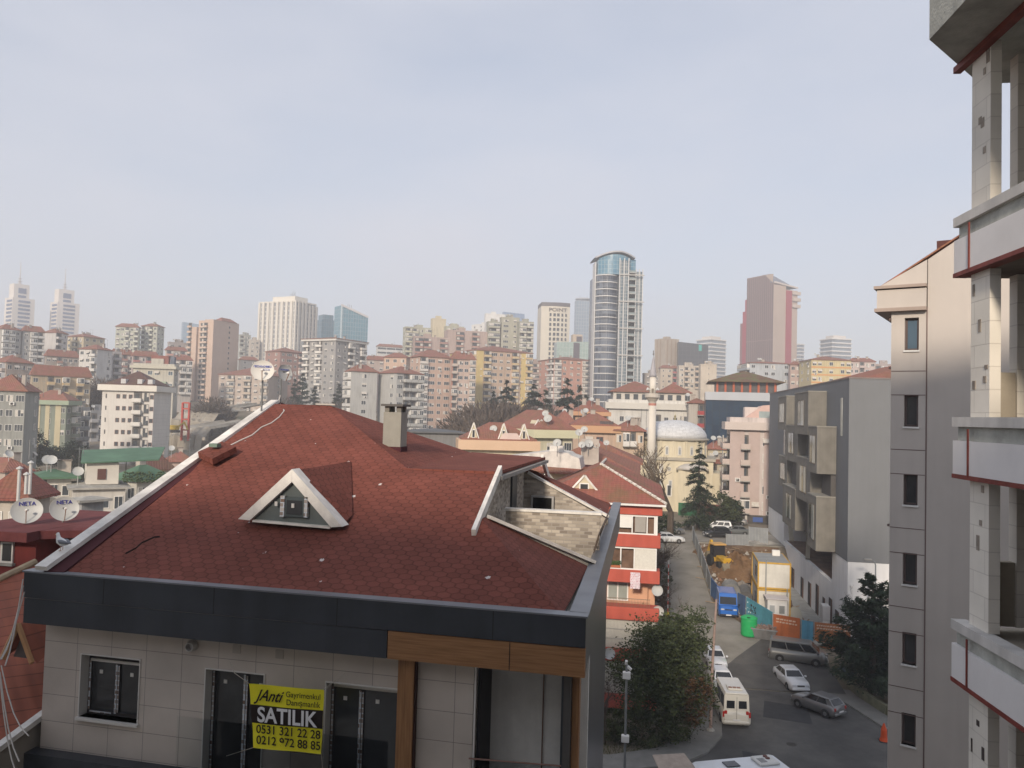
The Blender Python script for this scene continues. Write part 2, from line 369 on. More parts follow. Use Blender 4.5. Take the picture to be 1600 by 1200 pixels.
for y in (115.5,118,121,124,127): s.v+=[(-45,y,street_z(y)+.03),(7.3,y,street_z(y)+.03)]
for i in range(4): s.f.append((2*i,2*i+1,2*i+3,2*i+2)); s.m.append(0)
s.build('upper_road',ASPH2,kind='structure')
MB().box(7.3,60,114.5,128,1,4.85).build('upper_road',ASPH2,kind='structure')
PAVE=M((.2,.195,.18),.9,.15,1.2,.3)
strip('pavement',axis([(74,124,2)]),lambda y:1.25,lambda y:lerp_tab(y,[(74,4.3),(80,3.18),(124,2.88)]),.0,PAVE,h=.13)
def pavepoly(pts,h=.13,m=PAVE): return MB().prism(pts,-.05,h).build('pavement',m,kind='structure')
pavepoly([(-8,49.0),(-1.5,50.2),(2.6,52.0),(4.6,54.4),(5.8,57.4),(6.1,61),(5.7,73.9),(1.25,73.9),(1.25,66),(3.9,66),(4.2,60),(3.4,56.8),(1.2,54.2),(-1.7,52.5),(-8,51.4)])
pavepoly([(17.7,61.4),(40,56),(40,60),(18.5,64.3),(17.4,68.2),(16.8,72.5),(14,72.0),(14,71),(16.2,66)])
strip('road',axis([(68,78,1)]),lambda y:lerp_tab(y,[(68,5.6),(71,6.6),(74,8.6),(78,11.6)]),XR,.09,ASPH)
TAR=M((.045,.045,.047),.85,.15,2,.1)
for pts in ([(9.2,62),(12.6,61.4),(12.9,64.8),(9.8,65.6)],[(6.6,48),(7.9,47.8),(8.2,55),(6.9,55.4)],[(13.5,50.5),(17,49.8),(17.2,51.2),(13.7,52)]):
    MB().prism(pts,.006,.011).build('road_patch',TAR,kind='structure')
for x,y in ((10.4,57.3),(8.0,67.5)): MB().lathe([(.34,.012),(.34,.018),(.28,.02)],18,c=(x,y,0)).build('manhole_cover',M((.06,.055,.05),.6,.2,8,0,.4),None,cat='manhole cover',label='round iron manhole cover in the asphalt '+('behind the cream minibus' if y<60 else 'beside the first parked white saloon'))
# bare earth of the building site
dg=MB(); xs_=axis([(7.2,18.6,1.2)]); ys_=axis([(80,114,2)])
for y in ys_:
    for x in xs_:
        x2=max(x,XR(y)+.2); dg.v.append((x2,y,G(x2,y)+.01+.10*math.sin(x*2.1+y)*math.sin(y*1.3)*(0 if x in (xs_[0],) else 1)+.05))
for j in range(len(ys_)-1):
    for i in range(len(xs_)-1): n_=len(xs_); dg.f.append((j*n_+i,j*n_+i+1,(j+1)*n_+i+1,(j+1)*n_+i)); dg.m.append(0)
dg.build('bare_earth',groundmat([(.09,.06,.035),(.16,.1,.06),(.27,.22,.17)],.35,.8),kind='structure',smooth=True)
# ================================================================ the new building with the red shingle roof
SH=shinglemat((.185,.062,.046)); SHD=shinglemat((.185,.062,.046),speck=False)
FAS=M((.048,.055,.067),.32,.2,.6,0,.25,.5,0,.25)
FASE=M((.2,.21,.23),.4,.15,1.5,0,.4,.5)
PANEL=brickmat((.53,.475,.42),(.56,.5,.44),(.27,.24,.215),.76,.51,.006,offset=0,rough=.75,bump=.12)
WHPL=M((.8,.79,.76),.8,.12,1.5,.2,0,.3,0,.25)
COP=M((.78,.75,.7),.7,.16,3,.2,0,.3,0,.3)
STONE=brickmat((.25,.215,.18),(.55,.49,.41),(.4,.36,.32),.2,.082,.008,rough=.9,bump=.6)
WOOD=woodmat((.24,.115,.045),(.36,.18,.075)); WOODV=woodmat((.24,.115,.045),(.36,.18,.075),True)
INT=M((.035,.033,.032),.6,.3,.8)
nb=thing('red_roofed_building','new apartment building with brownish red hexagonal shingle roof, charcoal fascia and beige panels','building',(-.87,13,0))
X_,Y_=-.87,13.0
FA=Vector((-.87,13.0,0)); FB=Vector((-11.67,13.5,0)); fdir=(FA-FB).normalized(); fang=math.atan2(fdir.y,fdir.x)
fn=Vector((fdir.y,-fdir.x,0))      # outward, towards the street
def fac(px,py,off=0):
    """pixel -> (u,z) on the facade plane set back by off; u negative along the facade from the corner"""
    o=FA-fn*off; d=ray(px,py); t=(o-CAM).dot(fn)/d.dot(fn); p=CAM+d*t
    return (p-o).dot(fdir),p.z
# --- roof
r=MB()
_e=onY(88,893,13.5);E0=(_e.x,13.62,18.74);E1=(-1.27,13.17,18.70);Hp=(-3.37,16.1,19.93);Bd=(-3.37,18.04,20.65);A_=(-5.54,18.08,20.67);RR=(-9.12,21.95,22.12);RL=(-11.1,21.95,22.12)
RF=MB().slab([E0,E1,Hp,Bd,A_,RR,RL],.12)
RF.slab([RR,A_,(-5.5,25.6,20.66),(-7.5,23.6,21.45)],.1)
RF.slab([E1,(-1.15,17.6,18.70),Hp],.1)
RF.slab([(-3.37,25.2,20.2),(-1.07,24.3,18.95),(-1.2,30,18.72),(-5.5,25.7,20.66)],.1)
RF.slab([RL,RR,(-1.2,30.2,18.75),(-11.2,30.4,18.75)],.1)
roof=RF.build('roof',[SH],nb,world=True)
s=MB().slab([(-5.62,18.0,20.66),(-3.30,17.95,20.68),(-3.12,25.3,20.66),(-5.62,25.65,20.72)],.08).build('shed_roof',SHD,roof,world=True)
COPG=M((.3,.28,.26),.7,.2,2,.2)
MB().slab([(-3.36,17.9,20.575),(-3.2,17.9,20.575),(-3.02,25.35,20.57),(-3.2,25.35,20.57)],.09).build('gutter',COPG,roof,world=True)
# white verge boards at both ends of the terrace cut
MB().bar((-3.28,15.35,19.62),(-3.28,18.1,20.72),.09,.2).build('verge_board',COP,roof,world=True)
MB().bar((-3.2,27.6,19.6),(-3.2,25.1,20.66),.09,.2).build('verge_board',COP,roof,world=True)
# party wall coping along the rake
_ra=onY(64,888,13.45);_rb=onY(430,627,22.2)
MB().bar(_ra,_rb,.26,.09).build('rake_coping',M((.72,.69,.64),.7,.3,1.5,.4,0,.3,0,.2),nb,world=True)
UP=M((.07,.02,.025),.9,.2,2)
MB().prism([(_ra.x+.02,13.5),(E0[0]+.12,13.55),(_rb.x+.15,22.1),(_rb.x-.05,22.1)],[18.3,18.3,21.8,21.8],[_ra.z-.06,_ra.z-.06,_rb.z-.07,_rb.z-.07]).build('rake_upstand',UP,nb,world=True)
MB().slab([(_rb.x-.12,22.22,_rb.z-.02),(_rb.x+.16,22.2,_rb.z-.03),(_rb.x+.55,23.2,21.95),(_rb.x-.3,23.2,21.95)],.3).build('ridge_end',UP,roof,world=True)
# fascia with its two courses
d1=MB(); 
def fbox(u0,u1,o0,o1,z0,z1,name,m,parent=nb,**k):
    return MB().box(u0,u1,o0,o1,z0,z1).build(name,m,parent,loc=(FA.x-nb.location.x,FA.y-nb.location.y,0),rot=fang,**k)
zt=18.72
fbox(-10.82,.0,.0,.12,zt-.48,zt,'fascia_panel',FAS)
for u in (-9.05,-6.75,-4.35,-1.55): fbox(u-.006,u+.006,-.004,.0,zt-.48,zt-.002,'panel_joint',M((.02,.02,.022),.5,0))
fbox(-10.80,-3.42,.012,.12,zt-.965,zt-.495,'fascia_panel',FAS)
fbox(-3.40,.0,.008,.12,zt-.965,zt-.495,'wood_fascia',WOOD)
fbox(-1.262,-1.248,.003,.0078,zt-.965,zt-.496,'panel_joint',M((.03,.02,.015),.5,0))
fbox(-10.85,.03,-.02,.26,zt+.001,zt+.03,'cap_flashing',FASE)
# parapet round the street side
pp=MB().prism([(-.87,13.13),(-.84,30.6),(-.98,30.6),(-1.0,13.13)],17.78,18.71); pp.build('fascia_panel',FAS,nb,world=True)
MB().prism([(-1.16,13.24),(-.83,13.24),(-.81,30.7),(-1.12,30.7)],18.715,18.75).build('cap_flashing',FASE,nb,world=True)
MB().prism([(-1.32,13.1),(-1.16,13.24),(-1.12,19.4),(-1.2,19.4)],18.5,18.6).build('gutter',CONC,nb,world=True)
MB().prism([(-11.3,13.7),(-1.0,13.2),(-1.0,30.4),(-11.3,30.4)],17.76,17.81).build('eave_soffit',M((.3,.29,.27),.8,.1),nb,world=True)
# --- front wall with real openings, set back .35
OW=.38; o_=FA-nb.location
def wallparts(x0,x1,z0,z1,holes):
    xs=sorted({x0,x1,*[h[0] for h in holes],*[h[1] for h in holes]}); 
    m=MB()
    for a,b in zip(xs,xs[1:]):
        hs=sorted([h for h in holes if h[0]<=a+1e-6 and h[1]>=b-1e-6],key=lambda h:h[2]); z=z0
        for h in hs:
            if h[2]>z: m.box(a,b,OW,OW+.25,z,h[2])
            z=h[3]
        if z<z1: m.box(a,b,OW,OW+.25,z,z1)
    return m
def hole(pxs,pys):
    a=fac(pxs[0],pys[0],OW); b=fac(pxs[1],pys[1],OW); return [a[0],b[0],b[1],a[1]]
h1=hole((127,216),(1020,1131)); h2=hole((321,401),(1043,1400)); h3=hole((509,640),(1064,1400)); h4=hole((741,872),(1040,1400))
h2[2]=h3[2]=15.02; h4[2]=14.2; h4[3]=17.7
uw0=fac(72,977,OW)[0]
wallparts(uw0,-.45,14.9,17.74,[h1,h2,h3,h4]).build('front_wall',PANEL,nb,loc=o_,rot=fang)
# walls below and the rest of the body
MB().prism([(-11.35,13.95),(-1.3,13.5),(-1.3,30),(-11.35,30)],-1,14.88).build('wall',PANEL,nb,world=True)
MB().prism([(-1.29,13.55),(-1.25,13.55),(-1.25,30),(-1.29,30)],-1,17.74).build('side_cladding',FAS,nb,world=True)
MB().prism([(-11.35,14.3),(-11.2,14.3),(-11.2,30),(-11.35,30)],14.9,17.74).build('wall',PANEL,nb,world=True)
MB().prism([(-1.5,15.6),(-1.3,15.6),(-1.3,30),(-1.5,30)],14.9,17.74).build('wall',FAS,nb,world=True)
MB().prism([(-11.2,14.9),(-3.3,14.9),(-3.3,15.0),(-11.2,15.0)],14.9,17.7).build('inner_wall',INT,nb,world=True)
TRIM=M((.66,.64,.6),.5,.05)
FILMS=brickmat((.6,.58,.55),(.17,.1,.07),(.55,.6,.65),.12,.09,.012,bump=0,offset=.3,rough=.5)
def opening(h,mulls,sill=True,head=.0,name='window'):
    """trim, dark frame, protective film strips, glass"""
    t=link(name,None,nb,o_,fang)
    m=MB(); x0,x1,z0,z1=h; w_=.022
    m.box(x0,x0+w_,OW-.02,OW+.25,z0,z1); m.box(x1-w_,x1,OW-.02,OW+.25,z0,z1); m.box(x0+w_,x1-w_,OW-.02,OW+.25,z1-w_,z1)
    if sill: m.box(x0-.02,x1+.02,OW-.07,OW+.28,z0-.05,z0)
    m.build('trim',TRIM,t)
    f=MB(); yf=OW+.2; fw=.07
    f.box(x0+w_,x0+w_+fw,yf,yf+.06,z0,z1-w_); f.box(x1-w_-fw,x1-w_,yf,yf+.06,z0,z1-w_); f.box(x0+w_+fw,x1-w_-fw,yf,yf+.06,z1-w_-fw-head,z1-w_); f.box(x0+w_+fw,x1-w_-fw,yf,yf+.06,z0,z0+fw)
    fr=f.build('frame',DARKF,t)
    fl=MB()
    if head: MB().box(x0+.08,x1-w_-.002,yf-.03,yf-.002,z1-w_-head-.07,z1-w_-head-.02).build('roller_rail',TRIM,t)
    for u in mulls:
        f2=MB().box(u-.05,u+.05,yf-.01,yf+.07,z0+fw,z1-w_-fw-head); f2.build('mullion',DARKF,t)
        fl.box(u-.045,u-.005,yf-.016,yf-.011,z0+.05,z1-w_-head-.1); fl.box(u+.012,u+.04,yf-.016,yf-.011,z0+.08,z1-w_-head-.12)
    fl.box(x0+w_+.02,x0+w_+.055,yf-.008,yf-.002,z0+.08,z1-.1-head); fl.box(x0+w_+.06,(x0+x1)/2-.1,yf-.008,yf-.002,z0+.03,z0+.06)
    fl.build('protective_film',FILMS,t)
    MB().box(x0+w_+fw,x1-w_-fw,yf+.02,yf+.035,z0+fw,z1-w_-fw-head).build('glass',GLASS,t)
    k=0
    for u in [x0]+list(mulls):
        MB().box(u+.26,u+.33,yf+.008,yf+.018,z1-.33-head,z1-.26-head).build('sticker',TRIM,t); k+=1
    return t
opening(h1,[(h1[0]+h1[1])/2+.02],head=.1)
opening(h2,[(h2[0]+h2[1])/2+.12],False,name='balcony_door')
opening(h3,[h3[0]+.62],False,head=.05,name='balcony_door')
# wooden post and the loggia beyond it
pu0,pz=fac(622,1045,.2); pu1=fac(647,1045,.2)[0]
MB().box(pu0,pu1,.2,.37,12,zt-.966).build('wooden_post',WOODV,nb,loc=o_,rot=fang)
MB().box(pu1,pu1+.02,.24,.37,12,zt-.966).build('post_edge',M((.05,.02,.015),.6,.1),nb,loc=o_,rot=fang)
u0,u1=h4[0],h4[1]
LG=MB().box(u0,u1+.3,1.5,1.6,14.3,17.7); LG.build('loggia_back_wall',WHPL,nb,loc=o_,rot=fang)
MB().box(u1+.02,u1+.1,.45,1.5,14.3,17.7).build('loggia_side_wall',WHPL,nb,loc=o_,rot=fang)
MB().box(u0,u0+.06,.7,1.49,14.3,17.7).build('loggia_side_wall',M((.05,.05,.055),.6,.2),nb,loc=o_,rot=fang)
MB().box(u0,u1,OW,1.5,14.2,14.32).build('loggia_floor',CONC,nb,loc=o_,rot=fang)
MB().box(u0+.02,u0+.05,OW-.03,OW+.02,14.3,17.7).build('trim',TRIM,nb,loc=o_,rot=fang)
PIPE=M((.25,.15,.12),.5,.1)
MB().tube([(u0+.85,1.46,17.55),(u0+1.0,1.46,17.42),(u0+1.04,1.46,17.3),(u0+1.04,1.46,14.6)],.012).build('conduit',PIPE,nb,loc=o_,rot=fang)
MB().lathe([(.16,0),(.19,.04),(.12,.06)],16).build('ceiling_lamp_hole',M((.08,.05,.04),.8,.2),nb,loc=Vector((u0+.62,1.2,17.63))+o_,rot=0)
MB().box(u1+.02,u1+.14,.3,.5,12,17.74).build('corner_post',M((.1,.095,.09),.5,.2),nb,loc=o_,rot=fang)
MB().box(u1+.15,u1+.27,.42,.6,12,17.74).build('wooden_post',WOODV,nb,loc=o_,rot=fang)
# glass balustrade across the balconies
GR=bpy.data.materials.new('clear_glass'); GR.use_nodes=True; b=GR.node_tree.nodes['Principled BSDF']; b.inputs['Transmission Weight'].default_value=1; b.inputs['Roughness'].default_value=.02; b.inputs['Base Color'].default_value=(.93,.96,.95,1); b.inputs['IOR'].default_value=1.03
zr=fac(450,1133,.05)[1]
MB().box(h2[0]-.2,pu0-.02,-.12,-.11,14.2,zr).build('balustrade_glass',GR,nb,loc=o_,rot=fang)
MB().box(u0+.02,u1+.02,.2,.21,14.2,fac(800,1190,.2)[1]).build('balustrade_glass',GR,nb,loc=o_,rot=fang)
MB().tube([(u0,.2,fac(740,1186,.2)[1]),(u1+.02,.2,fac(870,1196,.2)[1])],.015).build('handrail',PIPE,nb,loc=o_,rot=fang)
zl=fac(55,1179,.1)[1]
fbox(-10.95,fac(300,1190,.1)[0],.1,.4,zl-.9,zl,'lower_fascia',FAS)
fbox(fac(300,1190,.1)[0]+.02,0,-.4,.37,14.0,14.2,'balcony_slab',CONC)
# small fittings on the wall
for px,py in ((370,1014),(437,1022)):
    u,z=fac(px,py,OW); MB().box(u-.08,u+.08,OW-.01,OW,z-.08,z+.08).build('cover_plate',M((.42,.38,.34),.7,.05),nb,loc=o_,rot=fang)
u,z=fac(302,1008,OW)
MB().lathe([(.1,0),(.11,.02),(.085,.14),(.07,.14),(.07,.02)],16,M4=Matrix.Rotation(R_(90),4,'X')).build('vent_pipe',M((.5,.48,.45),.5,.1),nb,loc=o_+fdir*u-fn*(OW-.01)+Vector((0,0,z)),rot=0)
# --- dormer
dm=link('dormer',None,roof)
def dp(px,py,Y=15.2): return onY(px,py,Y)
ao,ai,lo,li,ri,ro=dp(456,733),dp(456,753),dp(372,811),dp(390,813),dp(517,824),dp(535,823)
tip=Vector((onY(540,727,18).x,18.35,ao.z+.02))
bk=Vector((0,.35,0))
def vb(q_):
    q_=[Vector(p) for p in q_]; return MB().add(q_+[p+bk for p in q_],[(0,1,2,3),(7,6,5,4),(0,4,5,1),(1,5,6,2),(2,6,7,3),(3,7,4,0)])
vb([lo,li,ai-Vector((.002,0,0)),ao-Vector((.002,0,0))]).build('verge_board',COP,dm,world=True)
vb([ai+Vector((.002,0,0)),ri,ro,ao+Vector((.002,0,0))]).build('verge_board',COP,dm,world=True)
MB().add([ao+Vector((0,.1,-.03)),tip-Vector((0,0,.03)),lo+Vector((.1,.1,-.02)),ro+Vector((-.06,.1,-.03)),lo+Vector((.1,.7,.15)),ro+Vector((-.06,.7,.15))],[(0,2,4,1),(1,4,2,0),(0,1,5,3),(3,5,1,0)]).build('dormer_roof',SHD,dm,world=True)
yb_=Vector((0,.12,0))
MB().add([li+yb_+Vector((.02,0,.0)),ri+yb_-Vector((.02,0,0)),ai+yb_],[(0,1,2),(2,1,0)]).build('dormer_window',M((.13,.15,.15),.35,.2),dm,world=True)
ym_=15.28
def bx(p0,p1,y0,y1,name,m,par=dm):
    A2,B2=onY(*p0,ym_),onY(*p1,ym_); return MB().box(A2.x,B2.x,y0,y1,B2.z,A2.z).build(name,m,par,world=True)
bx((445,776),(478,808),15.24,15.31,'casement_frame',M((.09,.11,.115),.4,.1)); bx((450,781),(473,804),15.225,15.238,'glass',GLASS)
bx((441,774),(446,807),15.2,15.3,'mullion',FILMS); bx((478,776),(482,808),15.2,15.3,'mullion',FILMS)
bx((432,783),(436,790),15.2,15.22,'sticker',TRIM); bx((458,786),(462,793),15.2,15.22,'sticker',TRIM)
MB().slab([li+Vector((.05,.02,.0)),ri+Vector((-.03,.02,.0)),ri+Vector((-.03,.3,.03)),li+Vector((.05,.3,.03))],.035).build('sill',COP,dm,world=True)
# --- chimney on the ridge side
ch=MB().box(-6.72,-6.24,19.75,20.3,20.6,21.98)
chm=ch.build('chimney',M((.31,.3,.265),.9,.12,1.5,.2,0,.2,0,.2),roof,world=True)
c=MB()
for x in (-6.7,-6.38): c.box(x,x+.12,19.78,19.9,21.98,22.13); c.box(x,x+.12,20.14,20.26,21.98,22.13)
c.build('chimney_vents',M((.2,.19,.17),.9,.1),chm,world=True)
MB().box(-6.78,-6.18,19.68,20.37,22.13,22.19).build('chimney_cap',M((.13,.125,.12),.9,.2),chm,world=True)
MB().box(-6.74,-6.22,19.73,20.32,20.6,21.08).build('flashing',UP,chm,world=True)
# roof hatch, loose tin box, vents
n_=Vector((0,-.352,.936))
MB().slab([(-10.95,18.1,20.86),(-10.35,17.75,20.72),(-10.15,18.5,21.0),(-10.75,18.85,21.1)],.16).build('roof_hatch',SHD,roof,world=True)
MB().box(-10.72,-10.5,18.2,18.4,20.98,21.07).build('junction_box',M((.16,.22,.18),.6,.1),roof,world=True)
MB().box(-9.55,-8.95,21.9,22.1,22.13,22.17).build('ridge_cap_piece',M((.5,.47,.42),.7,.2),roof,world=True)
cr=MB(); 
cr.tube([(-9.9,14.0,19.09),(-9.82,14.2,19.17),(-9.84,14.4,19.24),(-9.7,14.6,19.33),(-9.6,14.62,19.34)],.018,4)
cr.build('tar_crack',M((.02,.012,.01),.9,0),roof,world=True)
# --- terrace: stone walls and copings
te=link('terrace',None,nb)
def WB(m): return m
MB().prism([(-4.3,16.2),(-1.15,17.5),(-1.15,24.6),(-4.3,24.6)],17.2,17.75).build('terrace_floor',CONC,te,world=True)
MB().prism([(-3.37,19.5),(-1.02,19.5),(-1.02,19.7),(-3.37,19.7)],17.7,19.60).build('stone_wall',STONE,te,world=True)
MB().box(-3.4,-.98,19.46,19.74,19.601,19.66).build('coping',COP,te,world=True)
MB().prism([(-3.7,24.0),(-1.02,24.2),(-1.02,24.4),(-3.7,24.2)],17.7,[20.3,18.9,18.9,20.3]).build('stone_wall',STONE,te,world=True)
MB().bar((-3.5,24.1,20.24),(-1.0,24.3,18.98),.3,.07).build('coping',COP,te,world=True)
MB().prism([(-3.75,18.1),(-3.6,18.1),(-3.6,24.05),(-3.75,24.05)],17.7,20.56).build('stone_wall',STONE,te,world=True)
MB().box(-3.6,-3.54,21.5,22.3,17.8,20.3).build('terrace_door',M((.06,.07,.08),.3,.2),te,world=True)
MB().box(-3.3,-2.72,23.93,24.03,19.1,19.5).build('vent_opening',M((.01,.01,.01),.9,0),te,world=True)
mm=MB(); 
for a in ((-3.36,-3.3,19.05,19.55),(-2.72,-2.66,19.05,19.55)): mm.box(a[0],a[1],23.9,24.04,a[2],a[3])
mm.box(-3.3,-2.72,23.9,24.04,19.5,19.55); mm.build('vent_frame',M((.35,.34,.33),.6,.1),te,world=True)
MB().bar((-3.15,16.2,19.86),(-1.05,17.75,18.78),.2,.07).build('coping',COP,te,world=True)
MB().prism([(-3.2,16.25),(-1.05,17.85),(-1.05,17.97),(-3.2,16.37)],17.7,[19.82,18.72,18.72,19.82]).build('terrace_wall',COP,te,world=True)
# rusty lattice lying on the parapet
la=MB()
for i in range(30):
    y=18.6+i*.22; la.bar((-1.1,y,18.82),(-1.0,y+.05,19.25-.004*i),.02)
la.bar((-1.1,18.6,18.9),(-1.1,25.2,18.9),.02); la.bar((-1.0,18.6,19.24),(-1.0,25.2,19.12),.025); la.bar((-1.05,18.6,19.08),(-1.05,25.2,19.0),.02)
la.build('railing',M((.12,.09,.07),.8,.3),te,world=True)
# --- banner for sale, hung on cords
YEL=M((.85,.78,.03),.6,.06,2); BLK=M((.02,.012,.01),.6,0); WH2=M((.8,.8,.8),.5,0)
BO=-.2
a=fac(389,1068,BO);b=fac(506,1078,BO);c=fac(396,1168,BO);d=fac(502,1178,BO)
bn=thing('sale_banner','yellow and black vinyl for sale banner strung across the upper balcony','banner',FA-fn*BO+fdir*a[0],fang)
def q(uv): return (uv[0]-a[0],uv[1])
pa,pb,pc,pd=q(a),q(b),q(c),q(d)
def bl(s_,t_):
    x=(pa[0]*(1-s_)+pb[0]*s_)*(1-t_)+(pc[0]*(1-s_)+pd[0]*s_)*t_; z=(pa[1]*(1-s_)+pb[1]*s_)*(1-t_)+(pc[1]*(1-s_)+pd[1]*s_)*t_
    return (x,.012*math.sin(7*s_+3*t_)+.01*math.sin(11*t_),z)
def sheet(t0,t1,m,name,off):
    k=MB(); n1,n2=16,8
    for j in range(n2+1):
        for i in range(n1+1): x,y,z=bl(i/n1,t0+(t1-t0)*j/n2); k.v.append((x,y+off,z))
    for j in range(n2):
        for i in range(n1): k.f.append((j*(n1+1)+i,(j+1)*(n1+1)+i,(j+1)*(n1+1)+i+1,j*(n1+1)+i+1)); k.m.append(0)
    return k.build(name,m,bn)
sheet(0,1,YEL,'vinyl_sheet',0); sheet(.325,.615,BLK,'black_band',-.004)
tilt=-math.atan2(a[1]-b[1],b[0]-a[0])
def bt(body,s_,t_,size,m,sx=1,shear=0,bold=0): 
    x,y,z=bl(s_,t_); return text(body,size,m,bn,(x,-.032,z),(R_(90),-tilt,0),sx=sx,shear=shear,bold=bold,ext=.002)
hgt=a[1]-c[1]
bt('SATILIK',.51,.575,.33*hgt,WH2,sx=.92,bold=.008)
bt('0531 321 22 28',.53,.755,.185*hgt,BLK,sx=.95,bold=.002); bt('0212 972 88 85',.53,.925,.185*hgt,BLK,sx=.95,bold=.002)
bt('JAnti',.265,.24,.25*hgt,BLK,sx=.88,shear=.5,bold=.004)
bt('Gayrimenkul',.74,.15,.125*hgt,BLK,sx=.93); bt('Danışmanlık',.74,.275,.125*hgt,BLK,sx=.93)
cdm=MB().tube([(pa[0],0,pa[1]),(-.35,.1,pa[1]+.12),(-.62,.4,pa[1]+.2)],.006,4).tube([(pb[0],0,pb[1]),(pb[0]+.2,.4,pb[1]+.18)],.006,4).tube([(pc[0],0,pc[1]),(-.5,.2,pc[1]-.3)],.006,4).tube([(pd[0],0,pd[1]),(pd[0]+.03,.1,pd[1]-.5)],.006,4)
cdm.build('cord',M((.4,.36,.3),.8,0),bn)
# ================================================================ satellite dishes
DISHG=M((.43,.44,.43),.5,.07,2,0,0,.4); STEEL=M((.25,.26,.26),.45,.2,3,0,.5); RUST=M((.22,.1,.05),.8,.3,4)
BLUE=M((.03,.06,.35),.5,0)
def dish(loc,R,faceaz,el,label,mast=1.0,group=None,mat=DISHG,writing=None,name='satellite_dish',pole=True,arm=True,mastpath=None):
    """loc = foot of mast; dish faces azimuth faceaz (deg, world; 0=+x) raised by el"""
    t=thing(name,label,'dish',loc,R_(faceaz),group)
    c=Vector((.12,0,mast)); T=Matrix.Translation(c)@Matrix.Rotation(R_(90-el),4,'Y')
    pr=[(0,0),(R*.35,.02*R),(R*.7,.1*R),(R,.2*R),(R*1.02,.215*R),(R*1.0,.18*R),(R*.7,.06*R),(0,-.03*R)]
    pr=[(max(r,0),z) for r,z in pr]
    MB().lathe(pr,28,M4=T,sx=.92).build('reflector',mat,t,smooth=True)
    if pole:
        MB().tube([(0,0,0),(0,0,mast)],.03 if R>.3 else .025,6).build('mast',STEEL,t)
        MB().bar((0,0,mast),tuple(c),.08,.12).build('bracket',STEEL,t)
    if arm:
        tip=T@Vector((R*.12,0,R*.85)); bot=T@Vector((R*.93,0,.15*R))
        MB().tube([bot,tip],.012,5).build('feed_arm',RUST,t)
        MB().lathe([(.03,0),(.045,.05),(.03,.12)],8,M4=Matrix.Translation(tip)@Matrix.Rotation(R_(90-el)+math.pi,4,'Y')).build('feed_horn',WHITE,t)
    if writing:
        for body,sz,dx,dz,mt_ in writing:
            # letters stand just proud of the bowl
            o=text(body,sz*R,mt_,t,(0,0,0),(0,0,0),ext=.002,bold=.004*R)
            o.matrix_local=T@Matrix.Translation((-dz*R,dx*R,.1*R+.02))@Matrix.Rotation(R_(90),4,'Z')
    return t
# TECHNOBEST pair on the ridge: placed so they read as in the photo
TB=[('TECHNOBEST',.27,0,.28,BLUE),('UYDU ALICI',.12,.25,.05,BLUE)]
def toward(p,off=0): return math.degrees(math.atan2(-p[1],-p[0]))+off
p=onY(398,660,21.3)
c1=onY(417,580,21.3)
d1=dish((c1.x-.12,21.3,21.7),.32,toward(c1,-4),14,'clean white satellite dish with blue lettering at the ridge end of the shingle roof',c1.z-21.7,writing=TB[:1]+[('STAR UP LNB',.12,.25,.04,BLUE)],mat=M((.62,.61,.57),.5,.05,2))
c2=onY(442,583,22.6)
d2=dish((c2.x-.1,22.7,21.9),.28,toward(c2,42),12,'greyer satellite dish just behind the white one at the roof ridge',c2.z-21.9,writing=[('TECHNOBEST',.2,0,.28,BLUE)])
_pn=(Vector(E1)-Vector(E0)).cross(Vector(RR)-Vector(E0)).normalized()
def onroof(px,py,lift=.03):
    d=ray(px,py); o=Vector(E0)+_pn*lift*(1 if _pn.z>0 else -1); return CAM+d*((o-CAM).dot(_pn)/d.dot(_pn))
cab=MB().tube([(c2.x-.1,22.7,22.4),(c2.x-.08,22.55,22.2)]+[onroof(*p) for p in ((444,642),(436,652),(424,661),(408,668),(394,680),(376,688),(362,695),(352,699))],.022,5)
cab.build('antenna_cable',M((.5,.47,.44),.7,.1),cat='cable',label='pale cable running from the ridge dishes down the shingles to a green box')
# seagull standing on the coping
def seagull(loc,rz):
    t=thing('seagull','seagull with white breast and grey wings standing at the low end of the coping','bird',loc,rz)
    bw=MB().tube([(-.17,0,.15),(-.1,0,.155),(0,0,.165),(.07,0,.19),(.11,0,.24),(.125,0,.29),(.14,0,.315),(.175,0,.31)],[.02,.05,.075,.07,.045,.034,.038,.012],12).build('body',M((.7,.7,.68),.8,.05,4),t,smooth=True)
    for s_ in (-1,1): MB().tube([(.04,.05*s_,.2),(-.05,.062*s_,.185),(-.16,.03*s_,.17),(-.25,.01*s_,.165)],[.02,.045,.03,.005],8).build('wing',M((.2,.21,.23),.8,.1,4),t,smooth=True)
    MB().tube([(.17,0,.31),(.215,0,.3)],[.012,.003],6).build('beak',M((.6,.4,.05),.6,0),t)
    for s_ in (-1,1): MB().tube([(0,.025*s_,.11),(.005,.025*s_,.0)],.006,5).add([(-.01,.025*s_-.02,.0),(.05,.025*s_-.02,.0),(.05,.025*s_+.02,.0),(-.01,.025*s_+.02,.0),(0,.025*s_,.012)],[(0,1,4),(1,2,4),(2,3,4),(3,0,4),(3,2,1,0)]).build('leg',M((.5,.3,.2),.7,0),t)
sg=_ra.lerp(_rb,.06); seagull((sg.x-.02,sg.y,sg.z+.045),R_(165))
